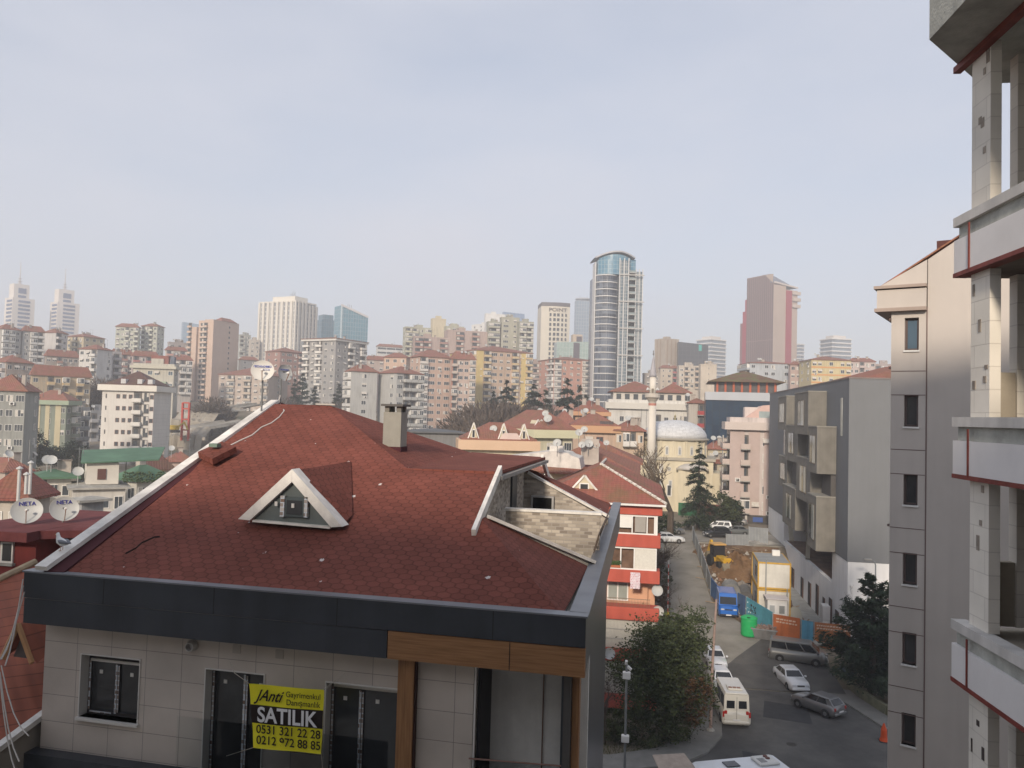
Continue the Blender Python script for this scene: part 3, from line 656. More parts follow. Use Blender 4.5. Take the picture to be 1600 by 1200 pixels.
# ================================================================ neighbour on the far side of the party wall
DRED=M((.2,.04,.035),.8,.15,1.2,.1,0,.3,0,.2)
q0=onZ(55,838,19.0) ; 
nr=thing('dark_red_house','dark red rendered house carrying the pair of lettered dishes','house',(-19,22,0))
zt2=18.9
A1=onY(0,842,21.5); A2=onY(150,838,21.5)
def box_from(px0,px1,pyt,pyb,Y,dep):
    a=onY(px0,pyt,Y); b=onY(px1,pyb,Y); return a.x,b.x,Y,Y+dep,b.z,a.z
x0=onY(-60,840,21).x; x1=onY(57,840,21).x; zt2=onY(30,842,21).z
MB().prism([(x0,21),(x1,21),(x1,25),(x0,25)],8,zt2).build('wall',DRED,nr,world=True)
x2=onY(150,838,21).x
MB().prism([(x1,22.4),(x2+1,23.4),(x2+1,25),(x1,25)],8,zt2).build('recessed_wall',M((.25,.2,.2),.8,.2),nr,world=True)
RT=M((.15,.045,.045),.9,.25,2,.3)
MB().prism([(x0,20.5),(x1+.1,20.5),(x1+.15,25.5),(x0,25.5)],zt2,[zt2+.28]*4).build('roof',RT,nr,world=True)
MB().prism([(x1+.1,21.0),(x2+1.6,24),(x2+1.6,26),(x1+.1,26)],[zt2+.02]*4,[zt2+.27,zt2+.1,zt2+.3,zt2+.3]).build('roof',RT,nr,world=True)
wa=onY(3,846,20.98);wb=onY(21,880,20.98)
wn=MB().box(wa.x,wb.x,20.93,20.99,wb.z,wa.z).build('window',WHITE,nr,world=True)
MB().box(wa.x+.09,wb.x-.05,20.91,20.93,wb.z+.07,wa.z-.05).build('pane',GLASS,wn,world=True)
MB().box(wa.x-.1,wb.x+.06,20.85,20.99,wb.z-.07,wb.z).build('sill',CONC,wn,world=True)
NETA=[('NETA',.42,0,.38,M((.02,.02,.2),.5,0)),('✳',.3,.42,-.05,BLUE)]
c=onY(43,799,22); dish((c.x-.1,22.1,zt2+.27),.44,toward(c,-3),22,'lettered round dish nearest the picture edge on the dark red roof',c.z-zt2-.27,writing=NETA[:1])
c=onY(100,796,22.6); dish((c.x-.1,22.7,zt2+.27),.42,toward(c,8),20,'second lettered dish on the dark red roof, beside the sloping coping',c.z-zt2-.27,writing=NETA[:1])
# tiled roof low beside the new building
TILE=tilemat((.36,.11,.06),(.25,.08,.05)); TILE2=tilemat((.34,.11,.075),(.24,.08,.06),.45); TILE3=tilemat((.34,.13,.085),(.24,.09,.065),.25)
lt=thing('tiled_house','house with orange clay tile roof below the party wall, one small gabled dormer','house',(-15,14,0))
K=lambda px,py,Y:tuple(onY(px,py,Y))
ra,rb=onY(-40,925,16),onY(55,880,17.5)
ea,eb=onY(-60,1215,12.2),onY(78,1112,14.2)
MB().slab([tuple(ea),tuple(eb),tuple(rb),tuple(ra)],.15).build('roof',TILE,lt,world=True)
RC=M((.42,.33,.22),.9,.25,3,.3)
MB().tube([ra+Vector((0,0,.03)),rb+Vector((0,0,.03))],.09,8).build('ridge_tiles',RC,lt,world=True)
MB().bar(ea+Vector((0,0,.05)),eb+Vector((0,0,.05)),.16,.1).build('gutter',COP,lt,world=True)
wl=Vector((0,0,-.1))
MB().prism([(ea.x,ea.y+.7),(eb.x,eb.y+.7),(eb.x-.2,17.4),(ra.x,17)],6,[ea.z+.1,eb.z+.1,eb.z+.4,ea.z+.4]).build('wall',M((.3,.27,.23),.9,.2),lt,world=True)
dmm=link('dormer',None,lt)
da_=onY(28,975,14.2)
dl_=onY(3,1030,14.0);dr_=onY(50,1036,14.0)
MB().add([tuple(da_),tuple(dl_),(dl_.x+.1,16,dl_.z+.5),(da_.x,16.2,da_.z+.05),tuple(dr_+Vector((.1,0,0))),(dr_.x+.1,15.6,dr_.z+.5)],[(0,1,2,3),(0,3,5,4)]).build('dormer_roof',TILE,dmm,world=True)
MB().bar(dl_,da_,.06,.1).bar(da_,dr_,.06,.1).build('verge_board',M((.45,.25,.12),.7,.2),dmm,world=True)
MB().add([tuple(da_+Vector((0,.2,-.08))),tuple(dl_+Vector((.08,.2,0))),tuple(dr_+Vector((-.08,.2,0)))],[(0,1,2)]).build('dormer_front',M((.12,.1,.09),.7,.3),dmm,world=True)
cb=MB()
for k,(a,b2) in enumerate((((36,905),(8,1040)),((36,915),(2,1030)),((38,925),(-8,1040)),((0,1050),(30,1190)),((0,1060),(26,1210)),((2,1040),(45,1150)))):
    A3=onY(*a,13.4);B3=onY(*b2,12.2); mid=(A3+B3)/2+Vector((.0,0,-.25)); cb.tube([A3,(A3*3+B3)/4-Vector((0,0,.18)),mid,(A3+B3*3)/4-Vector((0,0,.18)),B3],.012,4)
cb.build('cable_bundle',M((.45,.42,.38),.8,.1),cat='cable',label='loose pale cables draped from the charcoal fascia past the clay tile roof')
# ================================================================ beige panelled block to the side, seen at an angle
BG=M((.52,.475,.435),.8,.06,.5,.05,0,.3,0,.08); BGd=M((.17,.12,.11),.7,.1)
P0=onY(1391,700,29.0); bdv=Vector((math.cos(R_(-25)),math.sin(R_(-25)),0)); 
bb_=thing('beige_block','beige panelled apartment block with a sloping gable and one column of small windows','apartment block',(P0.x,P0.y,0),R_(-25))
bn_=Vector((bdv.y,-bdv.x,0))
def bf(px,py,off=0):
    o=Vector((P0.x,P0.y,0))-bn_*off; d=ray(px,py); t=(o-CAM).dot(bn_)/d.dot(bn_); p_=CAM+d*t
    return (p_-o).dot(bdv),p_.z
xs_=bf(1447,700)[0]; wh=[]
for (t_,b_) in ((497,547),(617,667),(740,790),(863,915),(987,1041),(1113,1168)):
    a_=bf(1411,t_); c_=bf(1433,b_); wh.append([a_[0],c_[0],c_[1],a_[1]])
wx0=sum(h[0] for h in wh)/len(wh); wx1=sum(h[1] for h in wh)/len(wh)
zc=bf(1400,482)[1]
m=MB(); m.box(0,wx0,0,.3,-1,zc); m.box(wx1,xs_-.015,0,.3,-1,zc); z=-1
for h in wh[::-1]: m.box(wx0,wx1,0,.3,z,h[2]); z=h[3]
m.box(wx0,wx1,0,.3,z,zc); m.box(0,.25,.3,9,-1,zc)
m.build('wall',BG,bb_)
jz=[bf(1400,y)[1] for y in (580,617,702,740,824,863,947,987,1072,1113)]
for z in jz: MB().box(.01,xs_-.03,-.006,0,z-.014,z+.014).build('joint',BGd,bb_)
for h in wh:
    t_=link('window',None,bb_); x0_,x1_=wx0,wx1
    MB().box(x0_,x0_+.07,.17,.24,h[2],h[3]).box(x1_-.07,x1_,.17,.24,h[2],h[3]).box(x0_+.07,x1_-.07,.17,.24,h[3]-.07,h[3]).box(x0_+.07,x1_-.07,.17,.24,h[2],h[2]+.07).build('frame',M((.11,.08,.075),.5,.1),t_)
    MB().box(x0_+.07,x1_-.07,.2,.22,h[2]+.07,h[3]-.07).build('pane',GLASSB if h is wh[0] else GLASS,t_)
    MB().box(x0_-.03,x1_+.03,-.05,.17,h[2]-.06,h[2]).build('sill',WHITE,t_)
# gable wall part
g0=bf(1375,446); xr_=xs_+7
gtop=lambda x:bf(1447,406)[1]+(x-xs_)*(bf(1500,372)[1]-bf(1447,406)[1])/(bf(1500,372)[0]-xs_)
m=MB(); xa=xs_+.015
m.add([(xa,.0,-1),(xr_,.0,-1),(xr_,.0,gtop(xr_)),(xa,.0,gtop(xa)),(xa,.4,-1),(xr_,.4,-1),(xr_,.4,gtop(xr_)),(xa,.4,gtop(xa))],[(0,1,2,3),(3,2,6,7),(1,5,6,2),(7,6,5,4),(0,3,7,4)])
m.build('gable_wall',BG,bb_)
MB().box(xs_-.02,xs_+.018,-.012,.0,-1,zc).build('joint',BGd,bb_)
xe_,ze_=bf(1366,449,-.3); xe2,ze2=bf(1372,486,-.3)
MB().box(bf(1370,480,-.15)[0],xs_-.01,-.15,8,zc+.0,bf(1400,452,-.15)[1]).build('eave_box',BG,bb_)
MB().box(bf(1366,480,-.25)[0],xs_+.0,-.25,8.2,zc-.12,zc).build('cornice',M((.36,.29,.25),.8,.1),bb_)
zt_=bf(1400,450,-.2)[1]; MB().box(bf(1365,450,-.25)[0],xs_+.0,-.25,8.2,zt_,zt_+.1).build('cornice',M((.36,.29,.25),.8,.1),bb_)
m=MB(); xl_=bf(1374,446)[0]; zz=zt_+.1
m.add([(xl_,-.05,zz),(xs_,-.05,zz),(xs_,-.05,gtop(xs_)),(xl_,.4,zz),(xs_,.4,zz),(xs_,.4,gtop(xs_))],[(0,1,2),(5,4,3),(0,2,5,3)]); m.build('gable_end',BG,bb_)
MB().slab([(xl_,.02,zz+.02),(xr_,.02,gtop(xr_)+.03),(xr_,9,gtop(xr_)+.03),(xl_,9,zz+.02)],.05).build('roof',TILE3,bb_)
MB().box(xs_+.1,xs_+1.5,1.6,2.6,gtop(xs_),gtop(xs_)+.95).build('roof_monitor',M((.1,.04,.035),.8,.2),bb_)
pi=MB()
for z in (zc-.4,jz[1]+.9,jz[4]+.0,jz[6]+.1): pi.box(-.09,.0,.1,.2,z,z+.08)
pi.build('pipe_stub',BGd,bb_)
# ================================================================ unfinished concrete building beside the camera
BLOCK=brickmat((.7,.66,.59),(.76,.72,.64),(.6,.56,.5),.6,.3,.007,rough=.95,bump=.5)
FOAM=M((.72,.7,.69),.75,.06,1.2,.1); GCON=M((.4,.405,.37),.95,.28,2.2,.6); REDP=M((.19,.045,.035),.6,.3,4)
TAN=M((.36,.32,.26),.9,.2,1,.3); PARQ=M((.62,.6,.57),.8,.1,2,.2,0,.3,0,.3)
aU=R_(-4.3)      # local -Y runs towards the camera along the slab edge
C0=Vector((0,0,0)); c3=onY(1497,658,11.8)
ub=thing('unfinished_building','unfinished concrete building with open floors, block piers and foam clad slab edges','building',(c3.x,11.8,0),-aU*-1)
ub.rotation_euler=(0,0,R_(4.3))
iv=Matrix.Rotation(R_(-4.3),4,'Z')
def ul(px,py):
    """pixel on the slab-edge plane (local x=0) -> local (y,z)"""
    n=Vector((math.cos(R_(4.3)),math.sin(R_(4.3)),0)); o=Vector((c3.x,11.8,0)); d=ray(px,py); t=(o-CAM).dot(n)/d.dot(n); p_=CAM+d*t
    q_=iv@(p_-o); return q_.y,q_.z
LEN=-14
tops=[ul(1500,340)[1],ul(1497,652)[1],ul(1495,968)[1]]
tops+= [tops[2]-3.05,tops[2]-6.1]
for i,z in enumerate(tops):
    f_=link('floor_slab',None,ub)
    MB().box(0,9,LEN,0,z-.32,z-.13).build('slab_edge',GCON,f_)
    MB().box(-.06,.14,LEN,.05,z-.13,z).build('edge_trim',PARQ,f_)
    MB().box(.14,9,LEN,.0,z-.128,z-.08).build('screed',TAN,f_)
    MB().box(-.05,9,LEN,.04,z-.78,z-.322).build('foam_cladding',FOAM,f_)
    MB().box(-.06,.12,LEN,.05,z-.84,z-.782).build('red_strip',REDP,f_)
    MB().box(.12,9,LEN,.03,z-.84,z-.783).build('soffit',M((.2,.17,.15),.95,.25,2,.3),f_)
    MB().box(-.066,-.05,-.42,-.39,z-.8,z-.16).build('red_strip',REDP,f_)
    # piers and walls standing on this slab
    zt0=z; zt1=z+2.3
    if i==0: zt1=z+2.35
    MB().box(.07,.21,-.7,-.2,zt0,zt1).build('block_pier',BLOCK,ub)
    MB().box(.62,.86,-.3,-.1,zt0,zt1).build('block_pier',BLOCK,ub)
    if i>0:
        hs=(0,.62,.85,.7,.7)[i]; MB().box(.21+.002,.619,-.26,-.12,zt0,zt0+hs).build('parapet_wall',TAN,ub); MB().box(.861,9,-.26,-.12,zt0,zt0+hs).build('parapet_wall',TAN,ub)
        MB().box(.212,.3,-.5,-.262,zt0,zt1).build('pier_side_shade',M((.16,.13,.11),.95,.3,2,.3),ub)  # dark strip: shade of the pier's side face put into the colour
    bl_=MB(); rr=random.Random(i)
    for k in range(5):
        z_=zt0+rr.uniform(.2,2.1); y_=-.2-rr.uniform(.05,.4); w_=rr.uniform(.03,.09); h_=rr.uniform(.05,.2); bl_.box(.062,.07,y_-w_,y_,z_,z_+h_)
    bl_.build('chipped_patch',M((.3,.26,.22) if i<3 else (.07,.055,.05),.95,.4,5,.5),ub,kind='stuff')
    MB().box(.22,.42,-6.4,-5.6,zt0,zt1).build('block_pier',BLOCK,ub)
    MB().box(8.8,9,LEN,-.36,zt0,zt1).build('back_wall',TAN,ub)
# projecting top slab with a cut corner
zb=27.12
pA=onZ(1452,62,zb);pB=onZ(1531,131,zb)
pC=Vector((pA.x+.9,2,zb))
def uw(p_): q_=iv@(Vector((p_.x,p_.y,0))-Vector((c3.x,11.8,0))); return (q_.x,q_.y)
poly=[uw(pA),(uw(pA)[0],LEN),(9,LEN),(9,.2),uw(pB)]
MB().prism(poly,zb,zb+.9).build('top_slab',GCON,ub)
MB().prism([(a*1.0+.0,b) for a,b in poly],zb+3.2,zb+4).build('top_slab',GCON,ub)
MB().box(-.04,.06,LEN,.12,zb-.09,zb-.002).build('red_strip',REDP,ub)
MB().box(.9,1.15,LEN,.0,zb-.3,zb-.002).build('ceiling_beam',GCON,ub)
MB().box(1,8.9,-8,-6.5,zb+.9,zb+3.2).build('stair_core',BLOCK,ub)
# ================================================================ the photographer's own building, behind the camera (it shades the yard)
ob=thing('own_building','plain rendered apartment building the photograph is taken from','apartment block',(-9,-8,0))
MB().prism([(-46,-15),(5.0,-15),(5.0,-1.6),(-46,-1.6)],-1,27.0).prism([(5.001,-15),(20,-15),(20,-1.6),(5.001,-1.6)],-1,36.6).build('wall',M((.62,.58,.52),.85,.1),ob,world=True)
MB().prism([(-46.4,-15.4),(4.9,-15.4),(4.9,-1.3),(-46.4,-1.3)],27.0,27.3).build('roof',CONC,ob,world=True)
# ================================================================ the city
WM={}
def winmesh(kind,fr,gl):
    k=(kind,fr.name,gl.name)
    if k in WM: return WM[k]
    m=MB(); 
    def frame(x0,x1,z0,z1,w=.06,y=-.07,mi=0):
        m.box(x0,x1,y,0,z0,z0+w,mi); m.box(x0,x1,y,0,z1-w,z1,mi); m.box(x0,x0+w,y,0,z0+w,z1-w,mi); m.box(x1-w,x1,y,0,z0+w,z1-w,mi)
    if kind in 'wxyza':       # 1.4 x 1.35
        frame(-.7,.7,-.68,.68); m.box(-.64,.64,-.02,0,-.62,.62,1); m.box(-.03,.03,-.06,-.02,-.62,.62)
        if kind=='x': m.box(-.62,.62,-.045,-.02,.05,.6,2)
        if kind=='y': m.box(-.62,-.05,-.045,-.02,-.6,.6,2)
        if kind=='z': m.box(.05,.62,-.05,-.02,-.6,.6,2); m.box(-.62,-.3,-.045,-.02,-.6,.6,2); m.box(.1,.75,-.4,-.08,-1.15,-.75,0)
        if kind=='a': m.add([(-.75,-.75,.05),(.75,-.75,.05),(.75,-.04,.72),(-.75,-.04,.72)],[(0,1,2,3),(3,2,1,0)],2); m.box(-.75,.75,-.77,-.74,-.1,.06,2)
    elif kind in 'WV':        # 2.4 x 1.4
        frame(-1.2,1.2,-.7,.7); m.box(-1.14,1.14,-.02,0,-.64,.64,1)
        for x in (-.4,.4): m.box(x-.03,x+.03,-.06,-.02,-.64,.64)
        if kind=='V': m.box(-1.12,-.45,-.045,-.02,-.62,.62,2); m.box(.45,1.12,-.045,-.02,0,.62,2)
    elif kind=='n': frame(-.35,.35,-.55,.55); m.box(-.3,.3,-.02,0,-.5,.5,1)
    elif kind=='s': m.box(-.5,.5,-.08,0,-.62,.7,1)
    elif kind=='d': frame(-.4,.4,-.6,.6,.05); m.box(-.36,.36,-.02,0,-.56,.56,1)
    WM[k]=m.mesh('window',[fr,gl,CURT]); return WM[k]
BM={}
ACM=MB().box(-.42,.42,-.38,-.04,-.3,.3).box(-.25,.25,-.4,-.381,-.22,.22,1).mesh('air_conditioner',[WHITE,DARKF])
def balmesh(kind,wd,par,fr,gl):
    k=(kind,round(wd,1),par.name,fr.name)
    if k in BM: return BM[k]
    m=MB(); h=wd/2; h=round(h,2)
    m.box(-h,h,-1.15,0,-1.5,-1.32,3)                       # slab
    if kind=='b':
        m.box(-h,h,-1.15,-1.05,-1.32,-.38,0); m.box(-h,-h+.1,-1.05,0,-1.32,-.38,0); m.box(h-.1,h,-1.05,0,-1.32,-.38,0)
        m.box(-h+.1,h-.1,-.02,0,-1.3,1.3,2)                # dark panel on the wall, recess shade put into its colour
        m.box(-h*.6,h*.3,-.08,-.02,-1.2,.9,1); m.box(-h*.62,-h*.58,-.1,-.08,-1.2,.95,4)
        if wd>2.6: m.box(h*.3,h*.9,-1.1,-1.0,-.2,1.1,5)
    elif kind=='e':
        m.box(-h,h,-1.15,-.0,-1.32,-.5,0)
        m.box(-h+.04,h-.04,-1.1,0,-.5,.95,1); m.box(-h,h,-1.16,0,.95,1.15,4); m.box(-h,h,-1.15,-1.1,-.52,-.45,4)
        n=max(2,round(wd/.8))
        for i in range(n+1): x=-h+.03+(wd-.06)*i/n; m.box(x-.035,x+.035,-1.14,-1.1,-.45,.95,4)
        m.box(-h-.01,-h+.04,-1.15,0,-.5,.95,4); m.box(h-.04,h+.01,-1.15,0,-.5,.95,4)
        m.box(-h+.2,-h+wd*.42,-1.13,-1.105,-.2,.95,5)
    elif kind=='r':                                        # thin railing balcony
        m.box(-h,h,-1.12,-1.08,-.45,-.4,2); m.box(-h,h,-1.12,-1.1,-1.3,-.5,6)
        m.box(-h+.1,h-.1,-.05,0,-1.2,.9,1); m.box(-.04,.04,-.08,-.05,-1.2,.9,4)
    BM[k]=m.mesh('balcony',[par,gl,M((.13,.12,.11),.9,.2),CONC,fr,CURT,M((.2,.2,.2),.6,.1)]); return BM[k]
LIM={'window':100,'balcony':100}
GLFAR=M((.06,.07,.08),.25,.4,.15,0,0,.6); GLPALE=M((.2,.23,.24),.3,.4,.15,0,0,.6)
DF=M((.17,.15,.14),.6,.1)
ROOFRED=tilemat((.31,.125,.09),(.22,.09,.07),.25); ROOFBR=tilemat((.13,.06,.05),(.09,.045,.04),.2)
def footprint(x0,xs,x1,D,yt,gamma=None,dep=12):
    P=atD(xs,yt,D); v=Vector((P.x,P.y,0)).normalized(); r=Vector((v.y,-v.x,0))
    def bear(px): d=ray(px,600); a=Vector((d.x,d.y,0)).normalized(); return math.atan2(a.dot(r),a.dot(v))
    pr=bear(x1)-bear(xs); pl=bear(xs)-bear(x0)
    if gamma is None:
        gamma=math.atan2(max(xs-x0,.01),max(x1-xs,.01)); gamma=min(R_(72),max(R_(14),gamma))
    else: gamma=R_(gamma)
    wr=D*math.tan(pr)/(math.cos(gamma)-math.tan(pr)*math.sin(gamma)) if x1>xs+1 else dep
    wl=D*math.tan(pl)/(math.sin(gamma)-math.tan(pl)*math.cos(gamma)) if xs>x0+1 else dep
    if wl<0 or wl>60: wl=dep
    if wr<0 or wr>60: wr=dep
    b=r*math.cos(gamma)+v*math.sin(gamma)
    return P,math.atan2(b.y,b.x),wr,wl
def rooftop(parent,wr,wl,ov=.5,rh=2.2,z=0,mat=None,th_=.2,name='roof',x0=0,y0=0):
    a,b,c,d=x0-ov,x0+wr+ov,y0-ov,y0+wl+ov; m=MB()
    m.box(a,b,c,d,z,z+th_)
    W_,L_=b-a,d-c; z1=z+th_
    if W_>L_: h=L_/2; A=(a+h,c+h,z1+rh); B=(b-h,c+h,z1+rh); fs=[(0,1,5,4),(1,2,5),(2,3,4,5),(3,0,4)]
    else: h=W_/2; A=(a+h,c+h,z1+rh); B=(a+h,d-h,z1+rh); fs=[(0,1,4),(1,2,5,4),(2,3,5),(3,0,4,5)]
    m.add([(a,c,z1+.002),(b,c,z1+.002),(b,d,z1+.002),(a,d,z1+.002),A,B],fs)
    return m.build(name,mat or ROOFRED,parent)
def facewins(T,face,width,pat,ztop,zbase,yb,fh,fr,gl,par,wr,wl,cnt,first=1.45,seed=0,variants='wwwxyza',wsc=1,xo=0,yo=0):
    """grid of windows and balconies on one face"""
    rnd=random.Random(seed); n=len(pat); cw=width/n
    wsx=min(1.15,cw/2.1)*wsc
    z=ztop-first; 
    mw=T.matrix_world if False else Matrix.Translation(T.location)@Matrix.Rotation(T.rotation_euler.z,4,'Z')
    row=0
    while z-1.4>zbase:
        p=mw@Vector((width/2 if face=='r' else 0,width/2 if face=='l' else 0,z)); 
        if proj(p)[1]-2>yb: break
        for i,ch in enumerate(pat):
            if ch=='.': continue
            u=cw*(i+.5)
            if face=='r': loc=(u+xo,yo,z); rot=0
            else: loc=(xo,width-u+yo,z); rot=R_(-90)
            if ch in 'ber':
                if cnt['balcony']>=LIM['balcony']: continue
                k=ch
                if ch=='b' and rnd.random()<.28: k='e'
                if ch=='e' and rnd.random()<.12: k='b'
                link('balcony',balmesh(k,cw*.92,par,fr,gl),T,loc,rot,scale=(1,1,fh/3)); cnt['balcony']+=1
            else:
                if cnt['window']>=LIM['window']: continue
                if ch=='w': k=rnd.choice(variants); sc_=(wsx,1,1)
                elif ch=='W': k=rnd.choice('WWV'); sc_=(min(1.3,cw/2.9)*wsc,1,1)
                elif ch=='n': k='n'; sc_=(1,1,1)
                elif ch=='d': k='d'; sc_=(.5,1,.5)
                elif ch=='s': k='s'; sc_=(cw*.94,1,1)
                link('window',winmesh(k,fr,gl),T,loc,rot,scale=sc_); cnt['window']+=1
                if ch in 'wW' and rnd.random()<.09 and cnt.get('ac',0)<14:
                    o_=Vector((.5,0,-1.1)) if face=='r' else Vector((0,-.5,-1.1)); link('air_conditioner',ACM,T,Vector(loc)+o_,rot); cnt['ac']=cnt.get('ac',0)+1
        z-=fh; row+=1
def apt(label,x0,xs,x1,yt,yb,D,col,pl='wbw',pr='wbw',roof='hip',rh=2.4,fh=3,par=None,fr=WHITE,gl=GLFAR,gamma=None,dep=12,cornice=None,rmat=None,extras=1,name='apartment_block',cat='apartment block',stripes=None,variants='wwwxyza',dirt=.25,group=None,wsc=1,first=1.45,ov=.5,base=None):
    l_=sum(col)/3; col=tuple(round(c*.7+l_*.3,3) for c in col)
    P,rz,wr,wl=footprint(x0,xs,x1,D,yt,gamma,dep)
    seed=hash((x0,xs,yt))&0xffff; rnd=random.Random(x0*7+yt)
    gz=min(G(P.x,P.y),G(P.x*1.05,P.y*1.05))-1.5 if base is None else base
    h=P.z-gz
    T=thing(name,label,cat,(P.x,P.y,gz),rz,group)
    wm=M(col,.85,.1,.12,0,0,.25,0,dirt)
    MB().box(0,wr,0,wl,0,h).build('wall',wm,T)
    cnt={'window':0,'balcony':0}
    parm=M(par,.85,.1,.3) if par else wm
    if pr: facewins(T,'r',wr,pr,h,0,yb,fh,fr,gl,parm,wr,wl,cnt,first,seed,variants,wsc)
    if pl: facewins(T,'l',wl,pl,h,0,yb,fh,fr,gl,parm,wr,wl,cnt,first,seed+1,variants,wsc)
    if stripes:
        sm_=M(stripes[0],.85,.1,.3)
        for f_,a_,b_ in stripes[1]:
            if f_=='r': MB().box(wr*a_,wr*b_,-.12,0,0,h-.01).build('wall_strip',sm_,T)
            else: MB().box(-.12,0,wl*(1-b_),wl*(1-a_),0,h-.01).build('wall_strip',sm_,T)
    if cornice: MB().box(-.9,wr+.9,-.9,wl+.9,h,h+cornice[1]).build('cornice',M(cornice[0],.8,.06,.3),T)
    hz=h+(cornice[1] if cornice else 0)
    rf=None
    if roof=='hip': rf=rooftop(T,wr,wl,ov,rh,hz,rmat)
    elif roof=='flat':
        m=MB(); m.box(-.1,wr+.1,-.1,.15,hz,hz+.8); m.box(-.1,wr+.1,wl-.15,wl+.1,hz,hz+.8); m.box(-.1,.15,.15,wl-.15,hz,hz+.8); m.box(wr-.15,wr+.1,.15,wl-.15,hz,hz+.8)
        m.box(.15,wr-.15,.15,wl-.15,hz,hz+.1); rf=m.build('roof',wm,T)
        MB().box(wr*.3,wr*.3+min(4,wr*.4),wl*.3,wl*.3+min(4,wl*.4),hz+.101,hz+2.6).build('stair_head',wm,rf)
    if rf and extras:
        for i in range(extras+rnd.randint(0,1)):
            cx=wr*rnd.uniform(.2,.75); cy=wl*rnd.uniform(.1,.5); zz=hz+.3
            k=MB().box(cx,cx+.9,cy,cy+.7,zz,zz+rh*.65+1.0).build('chimney',M((.4,.36,.32),.9,.2,1),rf)
            MB().box(cx-.1,cx+1,cy-.1,cy+.8,zz+rh*.65+1.0,zz+rh*.65+1.12).build('chimney_cap',M((.2,.17,.15),.9,.2,1),k)
            if rnd.random()<.6: 
                an=MB().tube([(cx+2,cy,zz),(cx+2,cy,zz+rh+2.2)],.04,4).bar((cx+1.6,cy,zz+rh+2),(cx+2.4,cy,zz+rh+2),.04); an.build('antenna',STEEL,rf)
            if rnd.random()<.7:
                M4=Matrix.Translation((cx-1,cy-.6,zz+rh*.5+1.2))@Matrix.Rotation(R_(55),4,'X')
                MB().lathe([(0,0),(.35,.05),(.55,.16),(.55,.13),(0,-.03)],12,M4=M4).tube([(cx-1,cy-.6,zz),(cx-1,cy-.6,zz+rh*.5+1.2)],.04,4).build('roof_dish',DISHG,rf)
    return T,wr,wl,h,rf
C_={'bg':(.44,.38,.31),'pk':(.5,.34,.27),'sal':(.52,.33,.23),'gy':(.34,.34,.335),'lg':(.46,.46,.44),'cr':(.55,.49,.37),'wh':(.66,.64,.6),'yl':(.56,.43,.2),'br':(.34,.22,.16),'gn':(.36,.38,.3),'rd':(.4,.15,.12),'dg':(.2,.2,.2)}
A=apt
# --- valley and slope on the far side of the party wall
L1=A('grey apartment block cut by the picture edge, arched dormers in its red roof',-25,40,62,612,722,190,(.3,.31,.28),'wWwW','.w','hip',3.4,par=(.3,.3,.28),gamma=76)
for px in (6,38):
    pass
A('narrow dark red brick fronted block squeezed behind the grey one with arched dormers',42,44,58,622,720,203,(.2,.06,.055),None,'b','hip',1.5,par=(.35,.33,.3),gamma=15)
A('sage green block with tall cream pilasters and a red hip roof',48,104,121,633,690,245,(.22,.26,.2),'w.w.w','wb','hip',2.6,stripes=((.46,.41,.28),[('l',.16,.28),('l',.42,.54),('l',.7,.86)]),gamma=66,cornice=((.3,.36,.27),1.2))
A('dark slate block wedged between the sage green block and the slender white tower',118,121,140,640,705,262,(.17,.19,.21),None,'bb','flat',1,par=(.25,.26,.27),gamma=20)
A('bluish grey block with stacked balconies, set just behind the dark slate one',139,141,165,645,715,275,(.27,.28,.3),None,'bw','flat',1,par=(.35,.35,.36),gamma=20)
A('pink beige block with shallow red roof at the picture edge, below the enclosed balconies',-15,10,52,566,600,300,(.43,.34,.28),'e','wwww','hip',2.6,gamma=30)
A('yellowish beige block with wide red roof, standing over the green trees',48,50,142,586,625,285,(.48,.37,.22),None,'w.bwb.bw','hip',3.2,par=(.5,.38,.22),gamma=14,dep=14)
A('brown and beige panelled block with red shutters below the pair of white towers',70,72,123,556,588,390,(.36,.3,.25),None,'wwbwww','hip',2.8,par=(.33,.2,.17),gamma=16)
A('white fronted block with a pale balcony stack under the cream block',124,152,176,546,588,360,(.6,.58,.55),'wwb','.w','hip',2.2,gamma=50)
A('lavender grey block beside the white fronted one, its balconies facing the valley',175,177,190,552,592,372,(.4,.37,.38),None,'b','flat',1,gamma=18)
A('grey beige block with glazed balcony bays at the picture edge',-12,3,33,514,562,420,(.38,.37,.33),'w','eew','hip',2.6,par=(.55,.55,.53),gamma=30)
A('grey block with white balcony stack, next to the glazed balcony bays',33,36,70,517,565,425,(.35,.35,.34),None,'web','hip',2.6,par=(.58,.57,.55),gamma=18)
A('block with blank white side wall right below the second white tower',69,88,106,520,556,440,(.55,.52,.5),'.','bw','hip',2.2,gamma=55)
A('cream block with several chimneys between the white towers and the greenish pair',104,131,164,526,556,450,(.56,.46,.27),'wbw','www','hip',2.2,extras=3,gamma=40)
A('greenish white tower block, first of the twin pair',181,217,220,512,565,520,(.46,.48,.38),'wwbwb',None,'hip',2.2,gamma=78,par=(.55,.56,.48))
A('greenish white tower block with its side in shade, second of the twin pair',221,246,257,510,568,525,(.46,.48,.38),'bwbw','ww','hip',2.0,gamma=58,par=(.55,.56,.48))
A('low pink block with red roof below the twin greenish towers',172,174,208,553,590,400,(.42,.32,.3),None,'wbbw','hip',2.4,par=(.36,.2,.18),gamma=15)
A('pink block with red balconies, beside the modern cream building',206,208,248,556,580,395,(.5,.4,.37),None,'bwbw','hip',2.4,par=(.4,.17,.16),gamma=15)
A('small white block with a red roof between the greenish towers and the tall beige slab',258,260,292,547,570,450,(.58,.53,.47),None,'bwb','hip',2,par=(.55,.3,.26),gamma=16)
A('pinkish grey block on the hill crest beside the tall beige slab',262,264,298,536,548,480,(.42,.37,.36),None,'www','flat',1,gamma=16)
